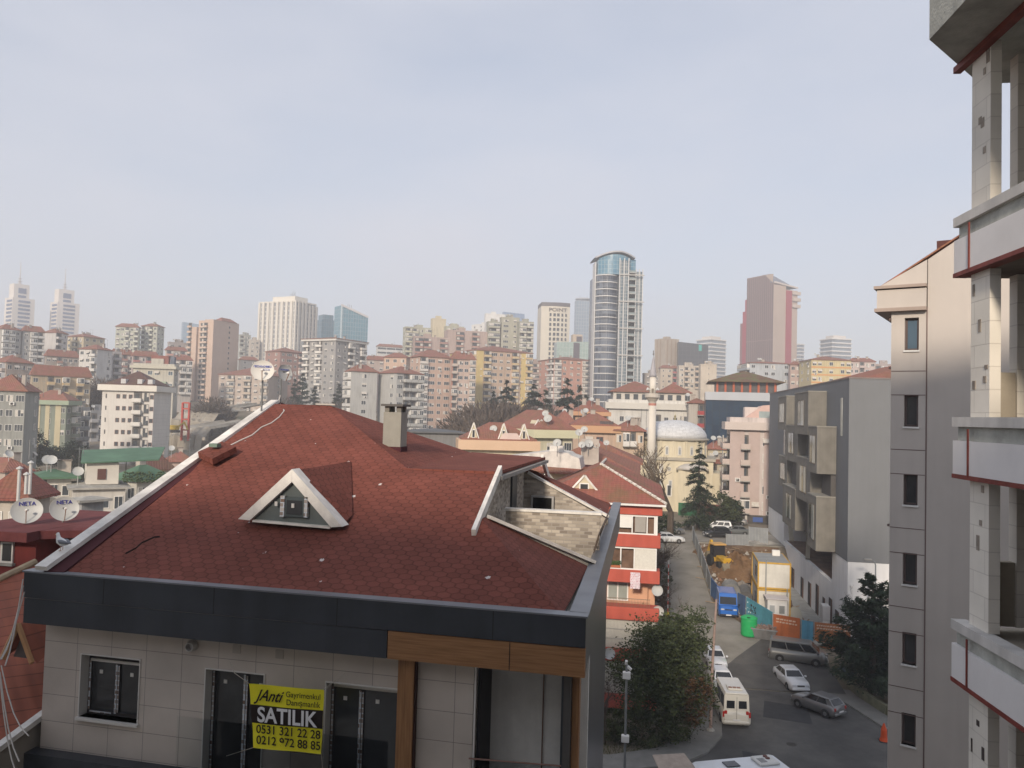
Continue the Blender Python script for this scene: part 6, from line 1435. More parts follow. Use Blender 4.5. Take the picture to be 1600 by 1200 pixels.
hp_=[((1152,958),(1166,966),(.07,.12,.22),'short dark blue hoarding sheet behind the blue van'),((1166,966),(1207,992),(.1,.33,.42),'sky blue hoarding sheet with black and white paint marks'),((1207,996),(1250,1004),(.45,.13,.04),'first orange hoarding sheet with faded white writing, beside the skip'),((1251,1004),(1270,1007),(.08,.28,.42),'narrow blue hoarding sheet between the two orange ones'),((1271,1007),(1345,1014),(.42,.15,.05),'second orange hoarding sheet running behind the dark conifer')]
for i,(a_,b_,c_,lab) in enumerate(hp_):
    A3,B3=gp(*a_),gp(*b_); T,L_,sl_=fence_panel(A3,B3,2.1 if i!=2 else 2.2,M(c_,.6,.2,.8,0,0,.3,0,.25),lab)
    if i==1:
        rr=random.Random(2); pm=MB()
        for k in range(16): x=rr.uniform(.2,L_*.4); z=rr.uniform(.4,1.7)+sl_*x/L_; pm.bar((x,-.05,z),(x+rr.uniform(-.2,.25),-.05,z+rr.uniform(-.25,.25)),.02,.14,up=(0,1,0))
        pm.build('painted_marks',M((.04,.045,.05),.7,0),T)
        pm=MB()
        for k in range(10): x=rr.uniform(.1,L_*.3); z=rr.uniform(.4,1.8)+sl_*x/L_; pm.bar((x,-.045,z),(x+rr.uniform(-.3,.3),-.045,z+rr.uniform(-.1,.2)),.012,.16,up=(0,1,0))
        pm.build('painted_marks',M((.5,.6,.6),.7,0),T)
    if i in (2,4):
        pm=MB(); rr=random.Random(i)
        for r_ in range(2):
            x=.3
            while x<L_*.85: w_=rr.uniform(.12,.3); zz_=1.75-.27*r_+sl_*x/L_; pm.box(x,x+w_,-.046,-.041,zz_,zz_+.13); x+=w_+.07
        pm.build('faded_writing',M((.6,.45,.35),.7,.2,3),T)
# site offices
YB=M((.5,.3,.05),.6,.15,2); SW=M((.62,.6,.54),.6,.08,1,0,0,.3,0,.15)
cp=(11.75,84.2); cz=2.25
for k in range(2):
    T=thing('site_office',['lower white site office container with a yellow frame, behind the little booth','upper white site office container with a yellow frame and an air conditioner on its roof'][k],'container',(cp[0],cp[1],cz+2.75*k),R_(-2))
    w_,l_,h_=3.25,6.2,2.7
    MB().box(.08,w_-.08,.06,l_-.06,.1,h_-.08).build('wall_panel',SW,T)
    for x in (0,w_-.14):
        for y in (0,l_-.14): MB().box(x,x+.14,y,y+.14,0,h_).build('frame_post',YB,T)
    for (x0,x1,y0,y1) in ((.14,w_-.14,0,.12),(.14,w_-.14,l_-.12,l_),(0,.12,.14,l_-.14),(w_-.12,w_,.14,l_-.14)):
        for z in (0,h_-.16): MB().box(x0,x1,y0,y1,z,z+.16).build('frame_beam',YB,T)
    MB().box(.12,w_-.12,.12,l_-.12,h_-.07,h_-.01).build('roof',M((.3,.31,.31),.7,.15,1),T)
    if k: 
        MB().bev(1.9,2.7,4.2,4.7,h_,h_+.6,.04).build('air_conditioner',WHITE,T); MB().tube([(.8,-.15,-2.4),(.8,-.15,h_+.3)],.05,6).build('downpipe',GAL,T)
        MB().tube([(w_-.4,-.3,-2.4),(w_-.4,-.3,.2)],.05,6).build('downpipe',GAL,T)
    MB().box(-.02,.08,1.5,2.6,1.0,2.0).build('window',GLFAR,T)
# booth
b0=gp(1212,972); T=thing('guard_booth','tiny white guard booth with a square window, in front of the stacked site offices','booth',(12.45,82.2,2.1))
MB().bev(0,1.9,0,1.6,0,2.3,.04).build('wall',WHITE,T); MB().box(-.15,2.05,-.15,1.75,2.3,2.42).build('roof',M((.6,.56,.55),.7,.1),T)
w1=MB().box(1.05,1.7,-.05,0,.9,1.8).build('window',WHITE,T); MB().box(1.12,1.63,-.07,-.05,.97,1.73).build('pane',M((.25,.26,.25),.3,.2),w1)
w1=MB().box(.15,.75,-.05,0,.9,1.8).build('window',WHITE,T); MB().box(.22,.68,-.07,-.05,.97,1.73).build('pane',M((.4,.42,.42),.3,.2),w1)
# mound, tarps, pipes, rubble
def heap(px,py,D,rx,ry,h,m,label,name='dirt_mound',seed=1,z=None,cat='mound'):
    p=atD(px,py,D); z=G(p.x,p.y)-.2 if z is None else z; rr=random.Random(seed); k=MB(); n,r_=40,14
    for i in range(r_+1):
        t=i/r_
        for j in range(n):
            a_=2*math.pi*j/n; rad=t*(1+.12*math.sin(3*a_+seed)+.05*math.sin(7*a_+3*t)); hh=h*(1-t)**.9*(1+rr.uniform(-.12,.12)); k.v.append((rad*rx*math.cos(a_)+rr.gauss(0,.04*rx*t),rad*ry*math.sin(a_)+rr.gauss(0,.04*ry*t),hh*(1+.1*math.sin(5*a_+7*t))-.1*t))
    for i in range(r_):
        for j in range(n): k.f.append((i*n+j,(i+1)*n+j,(i+1)*n+(j+1)%n,i*n+(j+1)%n)); k.m.append(0)
    return k.build(name,m,None,loc=(p.x,p.y,z),cat=cat,label=label,smooth=True)
DIRT=groundmat([(.12,.07,.035),(.18,.105,.055),(.25,.16,.09)],.6,1.0)
MB().add([(7.0,121,7.0),(7.0,100,5.0),(8.6,86,2.6),(13,92,2.4),(15,104,2),(17,121,3)],[(0,1,2,3,4,5)])
heap(1150,850,101,4.2,4.0,2.7,DIRT,'tall brown heap of dug earth beyond the backhoe')
heap(1112,832,110,3.0,4.0,.9,DIRT,'low spread of brown earth beside the grey hoarding',seed=5)
heap(1160,890,93,2.6,2.0,1.4,M((.2,.18,.16),.95,.4,1.5,.8),'grey rubble heap next to the site offices',name='rubble_heap',seed=3)
heap(1180,845,118,4,3,1.0,M((.3,.29,.27),.95,.4,.8,.6),'pale spread of rubble and sheeting by the white base wall',name='rubble_heap',seed=8)
heap(1190,863,108,1.6,1.3,.8,M((.1,.25,.42),.7,.3,2,.3),'crumpled blue tarpaulin at the foot of the grey building',name='tarpaulin',seed=9,z=2.4,cat='tarpaulin')
heap(1250,968,81,2.6,1.2,.7,M((.28,.26,.23),.9,.4,2,.6),'scrap and offcuts behind the orange hoarding',name='scrap_heap',seed=11)
p=gp(1131,893); pr_=thing('concrete_pipe','dark concrete sewer pipe lying on end behind the blue van','pipe',(9.6,88,G(9.6,88)))
MB().lathe([(.95,0),(.95,1.5),(.75,1.5),(.75,0.02)],24,M4=Matrix.Translation((0,0,.95))@Matrix.Rotation(R_(-80),4,'X')).build('pipe_wall',M((.2,.2,.19),.9,.25,1,.3),pr_)
pr2=thing('concrete_pipe','second dark concrete pipe beside the first, half sunk in the dirt','pipe',(11.2,89,G(11.2,89)-.3))
MB().lathe([(.7,0),(.7,1.5),(.55,1.5),(.55,0.02)],24,M4=Matrix.Translation((0,0,.7))@Matrix.Rotation(R_(-70),4,'X')).build('pipe_wall',M((.12,.12,.12),.9,.25,1,.3),pr2)
p=onY(1227,960,80); MB().lathe([(0,0),(.5,.06),(.8,.2),(.8,.17),(0,-.03)],20,sy=1.5,M4=Matrix.Rotation(R_(75),4,'X')).build('oval_board',M((.42,.42,.38),.8,.1),None,loc=(15.6,85.0,G(15.6,85)+.9),rot=R_(-30),cat='board',label='pale oval board leaning beside the guard booth')
# backhoe
YL=M((.55,.33,.03),.5,.15,2); 
def backhoe(loc,rz):
    T=thing('backhoe_loader','yellow backhoe loader with black cab parked by the earth heap','backhoe',loc,rz)
    b=MB().bev(-.6,1.9,-.5,.5,.75,1.45,.1); b.build('bonnet',YL,T)
    MB().bev(-2.0,-.6,-.75,.75,.6,1.2,.08).build('chassis',YL,T)
    c=MB().bev(-1.7,-.35,-.72,.72,1.2,2.65,.12).build('cab',M((.03,.03,.035),.25,.2),T)
    MB().bev(-1.85,-.2,-.82,.82,2.65,2.85,.05).build('cab_roof',M((.6,.36,.12),.6,.1),T)
    for x,r_ in ((1.3,.5),(-1.2,.75)):
        for s_ in (-1,1):
            w_=MB().lathe([(r_*.5,-.2),(r_*.9,-.22),(r_,-.15),(r_,.15),(r_*.9,.22),(r_*.5,.2)],20,M4=Matrix.Translation((x,s_*.85,r_))@Matrix.Rotation(R_(90),4,'X')).build('wheel',TYRE,T)
            MB().lathe([(.0,-.1),(r_*.5,-.1),(r_*.5,.1),(0,.1)],14,M4=Matrix.Translation((x,s_*.85,r_))@Matrix.Rotation(R_(90),4,'X')).build('rim',YL,w_)
    for s_ in (-1,1): MB().bar((.2,s_*.62,1.4),(1.9,s_*.62,1.1),.12,.2).bar((1.9,s_*.62,1.1),(2.7,s_*.62,.45),.12,.2).build('loader_arm',YL,T)
    MB().prism([(2.6,-1.1),(3.3,-1.1),(3.3,1.1),(2.6,1.1)],[.1,.0,.0,.1],[1.0,.25,.25,1.0]).build('bucket',M((.2,.17,.12),.6,.3),T)
    MB().bar((-2.0,0,1.0),(-2.9,0,2.9),.28,.35).build('boom',YL,T); MB().bar((-2.9,0,2.9),(-3.7,0,1.4),.22,.28).build('dipper',YL,T)
    MB().prism([(-4.0,-.35),(-3.3,-.35),(-3.3,.35),(-4.0,.35)],.7,[1.2,1.5,1.5,1.2]).build('rear_bucket',M((.2,.17,.12),.6,.3),T)
    return T
backhoe((9.7,101.0,G(9.7,101)+.1),R_(-70))
# bin and skip
p=gp(1170,993)
T=thing('bottle_bank','bright green round recycling bin with a low domed lid','bin',p)
GB=M((.02,.4,.12),.5,.1,2)
MB().lathe([(.66,0),(.74,.1),(.74,1.5),(.70,1.62)],28).build('drum',GB,T,smooth=False); MB().lathe([(.78,1.6),(.78,1.7),(.5,1.86),(.2,1.92),(0,1.93)],28).build('lid',GB,T)
for z in (.5,1.0): MB().lathe([(.745,z),(.765,z+.03),(.745,z+.06)],28).build('rib',GB,T)
MB().lathe([(.16,0),(.16,.06),(0,.06)],14,c=(-.1,-.55,1.78)).build('slot',M((.02,.05,.03),.8,0),T)
p=gp(1196,1001)
T=thing('rubbish_skip','grey steel skip heaped with debris, between the green bin and the orange sheet','skip',p+Vector((0,.6,0)),R_(-12))
m=MB(); m.add([(-.8,-.6,0),(.8,-.6,0),(.8,.6,0),(-.8,.6,0),(-1.15,-.8,1.05),(1.15,-.8,1.05),(1.15,.8,1.05),(-1.15,.8,1.05)],[(0,3,2,1),(0,1,5,4),(1,2,6,5),(2,3,7,6),(3,0,4,7)]); m.add([(-1.05,-.7,.85),(1.05,-.7,.85),(1.05,.7,.85),(-1.05,.7,.85)],[(0,1,2,3)])
m.build('tub',M((.2,.2,.2),.7,.25,2,0,.2),T); MB().box(-1.2,1.2,-.85,-.78,.97,1.07).box(-1.2,1.2,.78,.85,.97,1.07).build('rim',GAL,T)
rr=random.Random(4); m=MB()
for k in range(60): x,y=rr.uniform(-1,1),rr.uniform(-.6,.6); a_=rr.uniform(.08,.25); m.bar((x,y,.85+rr.random()*.25),(x+rr.uniform(-.4,.4),y+rr.uniform(-.3,.3),.95+rr.random()*.35),a_,.06)
m.build('debris',M((.25,.18,.15),.9,.5,3),T,kind='stuff')
# ================================================================ vehicles
HL=M((.5,.52,.55),.1,.1,3,0,0,.8); TLR=M((.35,.02,.015),.3,.1); PLT=M((.65,.65,.65),.5,.05); PLA=M((.03,.03,.032),.6,.1)
CG=M((.015,.017,.02),.08,.1,1,0,0,.7)
def bil(c,u,v): return (c[0]*(1-u)+c[1]*u)*(1-v)+(c[3]*(1-u)+c[2]*u)*v
def vehicle(name,label,cat,loc,rz,paint,L_=4.3,W_=1.72,Hh=1.42,belt=.93,hood=.86,trunk=.95,bf=.85,br=-1.65,tf=.2,tr=-1.05,wt=.6,side=((.06,.47),(.51,.95)),rear=True,wb=1.28,wr_=.31,low=.2,frontwin=(.06,.94,.1,.88),rearwin=((.1,.9,.15,.85),),extra=None,group=None,lower=None,hoodstart=None):
    T=thing(name,label,cat,loc,rz,group); hw=W_/2; hl=L_/2
    st=[(-hl,.5,trunk*.72,.86),(-hl+.05,.3,trunk*.93,.94),(-hl+.3,low,trunk,1),(-wb,low,max(trunk,belt-.02) if br<-hl+.5 else trunk,1),(br+.05,low,belt,1),(0,low,belt,1),(bf-.05,low,belt,1),(bf+.25*(hl-bf),low,hood+.04,.995),(hl-.45,low,hood,.97),(hl-.12,.24,hood-.1,.92),(hl,.34,hood-.3,.82)]
    st=sorted(st); m=MB(); ns=9
    for (x,z0,z1,w_) in st:
        h_=hw*w_; m.v+= [(x,0,z0),(x,-h_*.9,z0),(x,-h_,z0+.12),(x,-h_*1.0,z0+(z1-z0)*.62),(x,-h_*.9,z1),(x,0,z1+.03),(x,h_*.9,z1),(x,h_*1.0,z0+(z1-z0)*.62),(x,h_,z0+.12),(x,h_*.9,z0)]
    n=10
    for i in range(len(st)-1):
        for j in range(n): m.f.append((i*n+j,i*n+(j+1)%n,(i+1)*n+(j+1)%n,(i+1)*n+j)); m.m.append(0)
    m.f.append(tuple(range(n))); m.m.append(0); m.f.append(tuple(range((len(st)-1)*n+n-1,(len(st)-1)*n-1,-1))); m.m.append(0)
    body=m.build('body',paint,T,smooth=False)
    for p_ in body.data.polygons: p_.use_smooth=len(p_.vertices)<5
    ba=[Vector((bf,-hw*.9,belt-.01)),Vector((bf,hw*.9,belt-.01)),Vector((br,hw*.9,belt-.01)),Vector((br,-hw*.9,belt-.01))]
    ta=[Vector((tf,-wt,Hh-.05)),Vector((tf,wt,Hh-.05)),Vector((tr,wt,Hh-.05)),Vector((tr,-wt,Hh-.05))]
    c=MB(); c.v=[tuple(v) for v in ba+ta]+[(tf-.12,-wt*.85,Hh),(tf-.12,wt*.85,Hh),(tr+.1,wt*.85,Hh),(tr+.1,-wt*.85,Hh)]
    for o_ in (0,4):
        for k in range(4): c.f.append((k+o_,(k+1)%4+o_,(k+1)%4+4+o_,k+4+o_)); c.m.append(0)
    c.f.append((8,9,10,11)); c.m.append(0)
    c.build('cabin',paint,T)
    def pane(cs,u0,u1,v0,v1,nm='window'):
        n_=(cs[1]-cs[0]).cross(cs[3]-cs[0]).normalized(); ctr=(cs[0]+cs[2])/2
        if n_.dot(ctr-Vector(((bf+br)/2,0,belt)))<0: n_=-n_
        q_=[bil(cs,u0,v0),bil(cs,u1,v0),bil(cs,u1,v1),bil(cs,u0,v1)]; mm_=MB(); vs=[x+n_*.012 for x in q_]+[x-n_*.01 for x in q_]
        mm_.add(vs,[(0,1,2,3),(7,6,5,4),(0,4,5,1),(1,5,6,2),(2,6,7,3),(3,7,4,0)]); mm_.build(nm,CG,T)
    pane([ba[0],ba[1],ta[1],ta[0]],*frontwin,nm='windscreen')
    if rear:
        for r_ in rearwin: pane([ba[2],ba[3],ta[3],ta[2]],*r_,nm='rear_window')
    for (u0,u1) in side:
        pane([ba[0],ba[3],ta[3],ta[0]],u0,u1,.12,.88,'side_window'); pane([ba[1],ba[2],ta[2],ta[1]],u0,u1,.12,.88,'side_window')
    for x in (wb,-wb):
        for s_ in (-1,1):
            M4=Matrix.Translation((x,s_*(hw-.09),wr_))@Matrix.Rotation(R_(90)*s_,4,'X')
            MB().lathe([(wr_*1.14,-.105),(wr_*1.14,-.085),(0,-.085)],20,M4=M4).build('wheel_arch',PLA,T)
            w_=MB().lathe([(wr_*.62,-.12),(wr_*.95,-.12),(wr_,-.08),(wr_,.1),(0,.1)],20,M4=M4).build('wheel',TYRE,T)
            MB().lathe([(0,-.125),(wr_*.3,-.13),(wr_*.6,-.115),(wr_*.62,-.1)],14,M4=M4).build('rim',CHROME,w_)
    for s_ in (-1,1):
        MB().bev(hl-.14,hl-.015,s_*hw*.6-.17,s_*hw*.6+.17,hood-.3,hood-.14,.03).build('headlight',HL,T)
        MB().bev(-hl-.0,-hl+.1,s_*hw*.76-.1,s_*hw*.76+.1,trunk-.34,trunk-.08,.03).build('tail_light',TLR,T)
        MB().bev(bf-.25,bf-.1,s_*(hw+.08)-.09,s_*(hw+.08)+.09,belt-.02,belt+.12,.03).build('mirror',paint if belt<1.1 else PLA,T)
    MB().bev(hl-.12,hl+.05,-hw*.86,hw*.86,.28,.46,.05).build('bumper',lower or paint,T); MB().bev(-hl-.06,-hl+.1,-hw*.9,hw*.9,.3,.5,.05).build('bumper',lower or paint,T)
    MB().box(hl+.05,hl+.065,-.26,.26,.34,.45).build('number_plate',PLT,T); MB().box(-hl-.075,-hl-.06,-.26,.26,.52,.63).build('number_plate',PLT,T)
    MB().box(hl-.06,hl-.0,-hw*.35,hw*.35,hood-.28,hood-.17).build('grille',PLA,T)
    if extra: extra(T)
    return T
def paint(c,metal=0,rough=.3): return M(c,rough,.04,1,0,metal,.5,.5)
PW=paint((.62,.64,.66)); PIV=paint((.6,.58,.52)); PBL=paint((.015,.12,.45)); PSI=paint((.2,.2,.2),.5,.4); PBK=paint((.015,.017,.02)); PGR=paint((.2,.2,.19),.4,.4)
def up(px,py,dy=0): p=onZ(px,py,4.9); return Vector((p.x,p.y+dy,4.9))
def at(px,py,dy=0): p=gp(px,py); return Vector((p.x,p.y+dy,p.z+.01))
vehicle('parked_car','white saloon facing the camera, first in the kerbside row by the big bush','car',at(1119,1048,1.6),R_(-86),PW)
vehicle('parked_car','white hatchback squeezed between the kerbside saloon and the cream minibus','car',at(1130,1082,1.2),R_(-84),PW,br=-1.8,tr=-1.4)
def mb_extra(T):
    MB().bev(-2.55,1.0,-.82,.82,2.32,2.44,.05).build('roof_panel',PIV,T)
    k=MB().bev(-1.9,-.9,-.55,.5,2.44,2.54,.04).build('roof_vent',PIV,T)
    for y in (-.3,0,.3): MB().box(-1.75,-1.5,y-.12,y+.12,2.54,2.57).build('vent_slot',M((.25,.14,.1),.7,.1),k)
    MB().box(-2.615,-2.6,-.01,.01,.6,2.2).build('door_seam',PLA,T)
    for s_ in (-1,1): MB().bev(-2.62,-2.57,s_*.93-.06,s_*.93+.06,.75,1.15,.01).build('lamp_cluster',TLR,T)
vehicle('minibus','cream high roofed minibus seen from behind, two dark rear windows','van',at(1146,1139,2.75),R_(95),PIV,L_=5.2,W_=2.0,Hh=2.35,belt=1.25,hood=1.1,trunk=1.28,bf=1.7,br=-2.58,tf=.9,tr=-2.5,wt=.86,side=((.1,.28),(.32,.62),(.66,.94)),rearwin=((.1,.42,.12,.62),(.58,.9,.12,.62)),wb=1.6,wr_=.33,extra=mb_extra)
vehicle('cargo_van','bright blue high roofed delivery van facing the camera beside the hoarding','van',at(1139,967,2.3),R_(-91),PBL,L_=4.9,W_=2.0,Hh=2.25,belt=1.2,hood=1.12,trunk=1.22,bf=1.65,br=-2.42,tf=1.05,tr=-2.38,wt=.88,side=((.03,.2),),rearwin=((.1,.45,.3,.8),(.55,.9,.3,.8)),wb=1.5,wr_=.33,lower=PLA,frontwin=(.05,.95,.06,.72))
vehicle('passenger_van','silver grey passenger van with dark side windows, parked along the orange hoarding','van',at(1250,1040,.9),R_(-13),PGR,L_=4.9,W_=1.9,Hh=1.92,belt=1.12,hood=1.05,trunk=1.14,bf=1.85,br=-2.42,tf=1.05,tr=-2.34,wt=.78,side=((.04,.27),(.3,.62),(.64,.96)),wb=1.5,wr_=.34)
vehicle('parked_car','white saloon with red tinted side windows standing in the middle of the road','car',at(1243,1084,2.0),R_(-79),PW)
vehicle('parked_car','silver hatchback seen from behind, by the far kerb','car',at(1284,1122,1.4),R_(133),PSI,L_=3.9,W_=1.65,Hh=1.43,br=-1.85,tr=-1.35,bf=.8,tf=.15,trunk=.97,wb=1.2,side=((.06,.42),(.46,.8)))
vehicle('people_carrier','white people carrier crossing on the upper road by the mosque trees','car',up(1121,831,.6),R_(176),PW,L_=4.5,W_=1.8,Hh=1.66,belt=1.0,hood=.95,trunk=1.05,bf=1.25,br=-2.15,tf=.45,tr=-1.95,wt=.68,side=((.05,.3),(.33,.62),(.65,.92)))
vehicle('parked_car','black hatchback with a red lamp, just below the white people carrier','car',up(1120,839,0),R_(197),PBK,L_=3.9,W_=1.68,Hh=1.5,br=-1.85,tr=-1.4)
vehicle('parked_car','dark grey car half hidden behind the site barrier on the upper road','car',up(1149,836,.3),R_(184),paint((.12,.13,.13),.3),L_=4.3)
vehicle('parked_car','pale silver saloon parked by the garden wall beyond the white people carrier','car',up(1146,820,0),R_(180),paint((.3,.3,.3),.5))
vehicle('parked_car','pale car behind bare twigs at the head of the lane','car',at(1045,850,1.0)+Vector((0,0,.05)),R_(10),PW)
vehicle('parked_car','silver car behind bare twigs, beyond the pale one at the head of the lane','car',at(1046,836,1.0)+Vector((0,0,.05)),R_(8),paint((.3,.3,.3),.5))
# motorhome
T=thing('motorhome','white motorhome with a dark skylight and a round-fan vent unit on its roof','motorhome',(6.0,46.3,.0),R_(24))
MB().bev(-2.9,2.4,-1.12,1.12,.45,2.85,.16).build('body',PW,T)
MB().bev(2.3,3.3,-.95,.95,.45,1.6,.2).build('cab',PW,T)
r_=MB().bev(-1.2,-.4,-.1,.55,2.85,2.92,.02).build('skylight',M((.06,.06,.07),.2,.1),T)
k=MB().bev(.7,1.95,-.35,.75,2.85,3.0,.05).build('vent_unit',M((.6,.6,.57),.5,.05),T)
for y in (.25,.5): MB().lathe([(.13,0),(.13,.05),(0,.05)],14,c=(1.5,y,3.0)).build('vent_fan',M((.12,.05,.04),.6,.1),k)
for k2 in range(6): MB().box(.85+.07*k2,.88+.07*k2,-.2,.35,3.0,3.02).build('louvre',M((.3,.3,.3),.6,.1),k)
for x in (-1.7,2.0):
    for s_ in (-1,1): w_=MB().lathe([(.2,-.1),(.33,-.1),(.35,0),(.33,.1),(0,.1)],16,M4=Matrix.Translation((x,s_*1.02,.35))@Matrix.Rotation(R_(90),4,'X')).build('wheel',TYRE,T)
T=thing('striped_awning','small faded beige canopy over the pavement, beside the motorhome','awning',(2.1,45.6,0),R_(20))
MB().slab([(-1.1,-1,2.6),(1.1,-1,2.6),(.9,.9,3.0),(-1.0,.9,3.0)],.05).build('cloth',M((.36,.3,.25),.9,.15,3),T)
for x in (-.9,.9): MB().tube([(x,-.9,0),(x,-.9,2.56)],.04,6).build('post',GAL,T)
# ================================================================ street furniture
p=gp(1110,1144)
T=thing('utility_pole','tall weathered pole at the kerb behind the cream minibus','pole',p)
MB().tube([(0,0,0),(.05,0,4.5),(.25,0,9.3)],[.12,.1,.07],8).build('shaft',M((.3,.22,.19),.8,.2,2),T); MB().lathe([(.3,0),(.3,.18),(.14,.3)],10).build('foot',CONC,T); MB().box(.12,.38,-.1,.1,3.2,3.55).build('junction_box',GAL,T)
T=thing('camera_pole','steel camera pole with two white boxes, rising past the corner of the new building','pole',(-.75,50.2,.1))
zc_=onY(975,1040,50.2).z
MB().tube([(0,0,0),(0,0,zc_)],.075,8).build('shaft',STEEL,T)
for py in (1057,1156): z=onY(975,py,50.2).z; MB().bev(-.24,.24,-.2,.14,z-.22,z+.22,.04).build('box',WHITE,T)
MB().bar((-.05,0,zc_),(-.02,-.15,zc_+.25),.14,.14).build('camera_head',WHITE,T); MB().bar((.05,0,zc_-.12),(.28,-.1,zc_-.3),.14,.14).build('camera_head',WHITE,T)
T=thing('street_lamp','single armed grey street lamp in front of the white base wall','street lamp',(onY(1368,900,77).x,77,.4))
zl_=onY(1368,876,77).z-.4; x_=onY(1356,875,77).x-onY(1368,876,77).x
MB().tube([(0,0,0),(0,0,zl_-.4),(-.1,0,zl_-.1),(x_*.6,0,zl_+.05)],[.09,.06,.05,.04],8).build('pole',GAL,T); MB().bev(x_-.35,x_*.5,-.14,.14,zl_-.02,zl_+.14,.04).build('lamp_head',M((.3,.29,.27),.5,.1),T)
p=gp(1043,972); T=thing('marker_post','red and white striped post on a yellow base beside the lane','post',p)
MB().bev(-.2,.2,-.2,.2,0,1.0,.05).build('base',M((.6,.45,.03),.6,.1),T)
for k in range(14): MB().tube([(0,0,1.0+.36*k),(0,0,1.36+.36*k)],.05,8).build('stripe',WHITE if k%2 else M((.5,.1,.08),.6,.1),T)
p=gp(1381,1159); T=thing('traffic_cone','folded orange safety cone at the far kerb by the beige block','cone',p)
MB().lathe([(.3,.05),(.22,.3),(.2,.8),(.04,1.25),(0,1.27)],14).build('cone_body',M((.6,.08,.02),.6,.1),T); MB().box(-.3,.3,-.3,.3,0,.06).build('foot',PLA,T)
# garden walls and gates by the mosque
T=thing('garden_wall','green sheet metal gate in front of the mosque trees','gate',at(1060,806)+Vector((0,1,0)),0); T.name='yard_gate'
wv=onY(1089,800,T.location.y).x-T.location.x
MB().box(0,wv,-.1,.1,0,2.2).build('sheet',M((.02,.12,.05),.6,.15,1),T); MB().box(wv*.48,wv*.52,-.16,-.1,0,2.25).build('rail',M((.015,.08,.04),.6,.1),T)
MB().box(0,1.6,-.3,.3,-.3,2.3).build('brick_wall',brickmat((.26,.13,.08),(.32,.17,.1),(.25,.22,.19),.3,.12,.02),None,loc=(T.location.x+wv+.1,T.location.y,T.location.z),cat='wall',label='stub of orange brick wall beside the green gate')
MB().box(0,5.8,-.2,.2,-.3,2.7).build('garden_wall',M((.27,.25,.2),.95,.3,1,.4),None,loc=(T.location.x+wv+3.6,T.location.y+3,T.location.z),cat='wall',label='mossy rendered garden wall between the spruce and the pink block')
MB().box(0,3.2,-.05,.05,-.2,2.0).build('yard_gate',M((.13,.05,.04),.7,.1),None,loc=(T.location.x+wv+1.7,T.location.y+1.5,T.location.z),cat='gate',label='dark maroon gate beside the stub of orange brick wall')
T,_,_=fence_panel(Vector((14.9,116,4.8)),Vector((17.5,115.6,4.8)),2.3,CORR,'tall grey sheet screen under the pink apartment block')
T,_,_=fence_panel(Vector((11.6,114.2,4.7)),Vector((14.7,114.6,4.7)),1.5,CORR,'lower grey sheet barrier in front of the parked dark grey car')
T=thing('low_wall','low mossy wall curving round the planted bank under the dark conifer','wall',(16.9,72.8,0))
k=MB()
for a_,b_ in (((16.9,72.8),(17.5,68.2)),((17.5,68.2),(18.6,64.4)),((18.6,64.4),(24,60.5))): k.bar((a_[0]-16.9,a_[1]-72.8,.3),(b_[0]-16.9,b_[1]-72.8,.3),.3,1.0)
k.build('wall_body',M((.17,.17,.11),.95,.4,1,.5),T)
T=thing('parked_scooter','dark bluish scooter under a cover beside the conifer bank','scooter',(17.6,72.8,.05),R_(-60))
MB().bev(-.8,.8,-.25,.25,.25,.9,.15).build('cover',M((.06,.09,.12),.6,.5,3),T); MB().bar((.6,0,.8),(.75,0,1.15),.5,.1).build('handlebar',PLA,T)
for x in (-.65,.7): MB().lathe([(.1,-.06),(.27,-.06),(.27,.06),(0,.06)],14,M4=Matrix.Translation((x,0,.27))@Matrix.Rotation(R_(90),4,'X')).build('wheel',TYRE,T)

rr=random.Random(12); rb=MB()
for k in range(900):
    y=rr.uniform(83,113); x=rr.uniform(XR(y)+.8,17.5); z=G(x,y)+.05; s_=rr.choice((.06,.1,.1,.18,.3))*rr.uniform(.6,1.3); a_=rr.uniform(0,3.1)
    if rr.random()<.12: rb.bar((x,y,z+.05),(x+math.cos(a_)*rr.uniform(.8,2.4),y+math.sin(a_)*rr.uniform(.8,2),z+.08+rr.random()*.3),.12,.05,mi=1)
    else: rb.add([(x-s_,y-s_*.7,z-.1),(x+s_,y-s_*.6,z-.1),(x+s_*.9,y+s_,z-.1),(x-s_*.8,y+s_*.8,z-.1),(x+s_*.1,y,z+s_*1.1)],[(0,1,4),(1,2,4),(2,3,4),(3,0,4)],rr.choice((0,0,2)))
rb.build('rubble',[M((.33,.31,.28),.95,.3,3),M((.3,.22,.14),.9,.3,2),M((.2,.11,.07),.95,.3,2)],kind='stuff')
import os
if os.environ.get('DBG'):
    for o in bpy.data.objects:
        if o.name.startswith('hoarding') or 'booth' in o.name or 'site_off' in o.name or 'parked' in o.name: print(o.name,[round(v,1) for v in o.location],[round(v) for v in proj(o.matrix_world.translation if 0 else o.location)])
